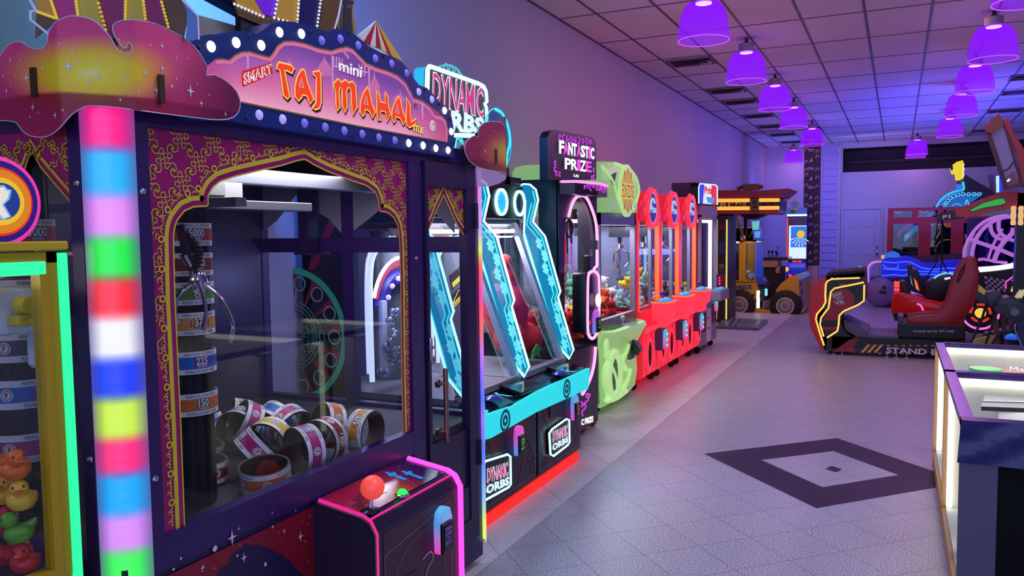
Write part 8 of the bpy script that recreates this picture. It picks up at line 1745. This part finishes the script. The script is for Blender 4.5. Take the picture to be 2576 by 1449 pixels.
# BAKE-BEGIN  resting poses of loose things (mm, 1/100 rad)
POSE = {'rubber_duck.011':(-1968,911,783,7,-2,160), 'rubber_duck.012':(-2090,910,783,7,-2,-249), 'rubber_duck.013':(-2210,910,783,0,-8,-20), 'rubber_duck.014':(-2330,910,783,0,-8,220), 'rubber_duck.015':(-2450,910,783,0,-8,-168), 'rubber_duck.016':(-1968,804,783,0,-8,164), 'rubber_duck.017':(-2090,805,783,6,-2,-308), 'rubber_duck.018':(-2210,805,783,0,-8,-76), 'rubber_duck.019':(-2330,805,783,-1,-8,164), 'rubber_duck.020':(-2450,805,783,0,-8,-224), 'rubber_duck.021':(-1970,700,783,0,-8,16), 'rubber_duck.022':(-2090,700,783,0,-8,256), 'rubber_duck.023':(-2210,700,783,-1,-8,-132), 'rubber_duck.024':(-2330,700,783,1,-8,108), 'rubber_duck.025':(-2450,700,783,0,-8,-280), 'rubber_duck.026':(-1970,595,783,-1,-7,-40), 'rubber_duck.027':(-2090,595,783,0,-8,200), 'rubber_duck.028':(-2210,595,783,0,-8,-188), 'rubber_duck.029':(-2330,595,783,1,-8,52), 'rubber_duck.030':(-2450,595,783,0,-8,292), 'rubber_duck.031':(-1970,490,783,1,-7,-96), 'rubber_duck.032':(-2090,490,783,0,-8,144), 'rubber_duck.033':(-2210,490,783,1,-8,-244), 'rubber_duck.034':(-2330,490,783,0,-7,-4), 'rubber_duck.035':(-2450,490,783,0,-8,236), 'rubber_duck.036':(-2022,848,783,2,-7,-151), 'plush_toy.001':(-2402,5458,714,68,-33,-259), 'plush_toy.002':(-2459,5794,716,-73,-34,67), 'plush_toy.003':(-2566,5414,702,14,-11,-50), 'plush_toy.004':(-2667,5756,740,122,-27,-294), 'plush_toy.005':(-2544,5579,702,18,-14,-43), 'plush_toy.006':(-2393,5857,731,-108,-72,-126), 'plush_toy.007':(-2679,5510,703,-19,-23,-5), 'plush_toy.008':(-2792,5936,706,31,-28,-197), 'plush_toy.009':(-2416,5705,709,8,-54,198), 'plush_toy.010':(-2469,5953,703,-16,-28,-30), 'plush_toy.011':(-2839,5743,701,0,-1,290), 'plush_toy.012':(-2838,5607,702,-4,-5,-294), 'plush_toy.013':(-2478,5406,808,-39,-59,-60), 'plush_toy.014':(-2339,5803,779,28,15,4), 'plush_toy.015':(-2596,5926,809,2,-72,-138), 'plush_toy.016':(-2968,5997,702,5,-5,-29), 'plush_toy.017':(-2324,5396,702,2,-10,62), 'plush_toy.018':(-2321,5990,814,19,-20,-149), 'plush_toy.019':(-2637,5437,830,-34,-57,95), 'plush_toy.020':(-2756,5891,840,-46,-34,270), 'plush_toy.021':(-2351,5534,726,-103,-32,-76), 'plush_toy.022':(-2551,5717,702,7,-6,292), 'plush_toy.023':(-2724,5422,703,23,-22,-61), 'plush_toy.024':(-2650,5682,714,67,-33,-117), 'plush_toy.025':(-2332,5511,809,30,-17,30), 'plush_toy.026':(-2481,5627,841,-32,-48,34), 'plush_toy.027':(-2655,5635,833,16,-13,45), 'plush_toy.028':(-2511,6704,790,-102,-32,201), 'plush_toy.029':(-2852,6816,899,-52,-76,-103), 'plush_toy.030':(-2539,6856,764,18,-14,173), 'plush_toy.031':(-2753,7192,801,121,-27,71), 'plush_toy.032':(-2748,6968,764,-18,-14,81), 'plush_toy.033':(-2664,6758,791,99,-32,-225), 'plush_toy.034':(-2853,6773,799,110,-54,-58), 'plush_toy.035':(-2758,6655,779,0,27,-58), 'plush_toy.036':(-2440,6569,836,144,-27,300), 'plush_toy.037':(-2582,6771,855,-1,-9,302), 'plush_toy.038':(-2869,6601,905,-228,-225,-16), 'plush_toy.039':(-2964,7036,766,-29,-20,-51), 'plush_toy.040':(-2955,6872,772,0,14,122), 'plush_toy.041':(-2968,6750,905,-48,-64,-94), 'plush_toy.042':(-2946,6687,988,0,-48,179), 'plush_toy.043':(-2924,6985,894,-22,2,6), 'plush_toy.044':(-2880,6898,1025,18,-46,174), 'plush_toy.045':(-2861,7174,787,-16,8,-127), 'plush_toy.046':(-2641,7280,764,-15,-16,2), 'plush_toy.047':(-2431,7170,764,-3,-3,243), 'plush_toy.048':(-2627,6895,843,33,-39,-277), 'plush_toy.049':(-2451,6744,887,17,-53,-135), 'plush_toy.050':(-2931,7234,769,-34,-34,179), 'plush_toy.051':(-2926,7249,909,-27,-48,-181), 'plush_toy.052':(-2561,7093,774,57,-41,75), 'plush_toy.053':(-2784,7267,764,-20,-16,67), 'plush_toy.054':(-2451,6924,895,-6,-69,-137), 'plush_toy.055':(-2546,7217,816,10,-36,-202), 'plush_toy.056':(-2690,7095,918,21,-20,-247), 'plush_toy.057':(-2773,7008,969,-16,-31,-65), 'plush_toy.058':(-2759,6640,1021,2,-28,-292), 'plush_toy.059':(-2533,7988,806,0,7,301), 'plush_toy.060':(-2745,8127,802,20,-16,-189), 'plush_toy.061':(-2549,8114,806,37,-23,185), 'plush_toy.062':(-2959,8113,802,13,-14,-57), 'plush_toy.063':(-2646,8110,867,-12,-38,-151), 'plush_toy.064':(-2392,8038,813,22,5,-191), 'plush_toy.065':(-2928,7861,840,-5,50,-6), 'plush_toy.066':(-2979,7981,860,-8,-82,-297), 'plush_toy.067':(-2891,8135,941,19,-63,200), 'plush_toy.068':(-2653,7923,801,-20,-16,228), 'plush_toy.069':(-2519,7984,990,0,-55,301), 'plush_toy.070':(-2952,7857,1012,-1,-18,24), 'plush_toy.071':(-2463,7875,802,20,-16,170), 'plush_toy.072':(-2961,8008,994,-4,-43,309), 'plush_toy.073':(-2554,7830,803,-17,-12,-28), 'plush_toy.074':(-2462,8916,819,-78,-33,-293), 'plush_toy.075':(-2805,8934,810,42,-40,-5), 'plush_toy.076':(-2586,8982,802,-8,-7,-52), 'plush_toy.077':(-2938,9033,809,-45,-39,289), 'plush_toy.078':(-2742,8965,902,-54,-29,-110), 'plush_toy.079':(-2577,8761,802,10,-9,142), 'plush_toy.080':(-2745,8781,936,44,-68,-59), 'plush_toy.081':(-2407,9028,812,9,11,-182), 'plush_toy.082':(-2869,8806,811,54,-40,-43), 'plush_toy.083':(-2720,8839,828,0,47,-83), 'plush_toy.084':(-2541,8883,884,-10,-82,50), 'plush_toy.085':(-2836,8985,951,16,-11,194), 'plush_toy.086':(-2640,8947,1010,-39,-85,267), 'plush_toy.087':(-2889,10067,881,0,-49,291), 'plush_toy.088':(-2751,9954,811,-24,-60,-220), 'plush_toy.089':(-2568,9830,803,0,-2,-284), 'plush_toy.090':(-2972,9697,803,0,-2,-16), 'plush_toy.091':(-2583,9944,802,6,-26,136), 'plush_toy.092':(-2977,9920,812,-54,-49,-56), 'plush_toy.093':(-2800,10053,803,20,-16,161), 'plush_toy.094':(-2459,9883,802,-1,-3,167), 'plush_toy.095':(-2811,9888,806,-37,-26,263), 'plush_toy.096':(-2564,10081,803,-6,-5,-238), 'plush_toy.097':(-2404,10012,802,-1,-2,247), 'plush_toy.098':(-2811,9699,802,0,-3,305), 'plush_toy.099':(-2729,9778,802,0,-1,6), 'plush_toy.100':(-2862,9939,868,-23,-18,80), 'plush_toy.101':(-2584,9633,802,0,-2,-55), 'plush_toy.102':(-2433,9626,803,-1,-3,306), 'ticket_roll.012':(-2568,2376,804,15,46,387), 'ticket_roll.013':(-2491,2490,826,122,71,535), 'ticket_roll.014':(-2345,2379,851,102,38,550), 'ticket_roll.015':(-2314,2522,824,62,-96,390), 'ticket_roll.016':(-2186,2460,830,125,30,440), 'ticket_roll.017':(-2014,2480,851,300,-129,128), 'ticket_roll.018':(-1954,2376,818,159,118,323), 'ticket_roll.019':(-1884,2550,820,158,-27,162), 'ticket_roll.020':(-2080,2171,821,-26,-84,435), 'ticket_roll.021':(-2124,2271,823,135,-88,357), 'ticket_roll.022':(-1945,2055,780,-11,13,445), 'ticket_roll.023':(-2225,2041,770,3,-5,294), 'ticket_roll.024':(-2388,2177,791,-3,-31,387), 'ticket_roll.025':(-2373,2378,822,146,39,337), 'ticket_roll.026':(-1936,2247,821,154,14,284)}
for n_, q_ in POSE.items():
    o = bpy.data.objects.get(n_)
    if o: o.location = [v/1000 for v in q_[:3]]; o.rotation_euler = [v/100 for v in q_[3:]]
# BAKE-END
# ================================================================ LIGHT
w = bpy.data.worlds.new('world'); SC.world = w; w.use_nodes = True
w.node_tree.nodes['Background'].inputs[0].default_value = (*lin((150, 150, 205)), 1); w.node_tree.nodes['Background'].inputs[1].default_value = .35
def light(kind, name, loc, col, e, size=.1, sy=None, d=None):
    l = bpy.data.lights.new(name, kind); l.color = lin(col); l.energy = e
    if kind == 'AREA':
        l.size = size
        if sy: l.shape = 'RECTANGLE'; l.size_y = sy
    else: l.shadow_soft_size = size
    o = bpy.data.objects.new(name, l); COL.objects.link(o); o.location = loc
    if d: o.rotation_euler = V(d).to_track_quat('-Z', 'Y').to_euler()
    return o
for q in LAMPS: light('POINT', 'lamp_light', (q.x, q.y, HC-.56), (212, 136, 208), 13 if q.y < 19 else 7, .07)
light('AREA', 'daylight', ((XL+XR)/2, YF+.05, 1.9), (170, 190, 255), 250, 9, 2.7, (0, 1, 0))
for xx, yy in ((1.6, .6), (-.6, 2.6), (2.6, 4.0)): light('AREA', 'ceiling_light', (xx, yy, HC-.03), (214, 222, 255), 38, .6, 1.2, (0, 0, -1))
for yy in (9.6, 14.0): light('AREA', 'ceiling_light', (.2, yy, HC-.03), (255, 190, 180), 24, .6, 1.2, (0, 0, -1))
light('POINT', 'sign_backlight', (-2.55, 2.9, 2.7), (40, 125, 255), 105, .1)
light('AREA', 'game_glow_and_fill', (.45, 18.25, 1.12), (84, 96, 255), 90, .9, .5, (0, -.25, 1)); light('AREA', 'game_glow_and_fill', (1.5, 15.0, 2.0), (70, 70, 255), 110, .8, .5, (-.2, .2, 1)); light('AREA', 'game_glow_and_fill', (-2.6, 19.8, 2.0), (100, 108, 255), 30, .4, .4, (.1, .9, .4)); light('AREA', 'truck_cab_fill', (-2.2, 15.0, 1.78), (255, 205, 130), 9, .5, .3, (0, 1, -.5))  # warm fill added for the truck cab; leftmost glow is added back wall fill
light('AREA', 'game_glow_and_fill', (-.9, 20.2, 3.1), (150, 150, 255), 26, .5, .5, (.25, 1, -.5))  # fill lamp added to lighten the back wall, no game glows here
light('POINT', 'gap_fill', (-2.55, 3.51, 1.35), (165, 165, 255), 5, .04)  # added lamp, brightens the wall strip between the two machines
# lamps inside the machines
dn = (0, 0, -1)
light('AREA', 'crane_cabinet_light', (-2.3, 2.5, 1.86), (240, 240, 255), 12, .5, .9, dn)
light('AREA', 'duck_machine_light', (-2.2, .8, 1.53), (255, 250, 235), 5, .5, .5, dn)
for yy in (4.05, 4.8): light('AREA', 'orb_bay_light', (-2.55, yy, 1.58), (235, 240, 255), 13, .3, .5, dn)
light('AREA', 'prize_light', (-2.6, 5.7, 1.85), (255, 215, 235), 16, .5, .5, dn)
light('AREA', 'green_crane_light', (-2.65, 7.02, 1.64), (235, 240, 255), 18, .5, .8, dn)
for k in range(3): light('AREA', 'red_crane_light', (-2.65, rc0+k*RW+.42, 1.64), (240, 238, 250), 16, .5, .7, dn)
light('AREA', 'grey_crane_light', (-2.65, 10.75, 1.7), (220, 230, 255), 7, .5, .7, dn)
light('AREA', 'truck_light', (-2.75, 16.4, 1.35), (230, 230, 255), 8, .4, .6, dn)
for a in (4.2, 5.4): light('AREA', 'showcase_light', (.87, a, ZC-.05), (255, 250, 225), 6, 1.0, .8, dn)
vs = SC.view_settings; SC.display_settings.display_device = 'sRGB'
vs.view_transform = 'Standard'; vs.look = 'None'; vs.exposure = 0.0; vs.gamma = 1.0; vs.use_curve_mapping = False
cy = SC.cycles
cy.max_bounces = 6; cy.diffuse_bounces = 3; cy.glossy_bounces = 3; cy.transmission_bounces = 4; cy.transparent_max_bounces = 24
cy.caustics_reflective = False; cy.caustics_refractive = False; cy.sample_clamp_indirect = 4.0; cy.use_denoising = True
cy.use_light_tree = True; cy.use_adaptive_sampling = True; cy.adaptive_threshold = 0.018
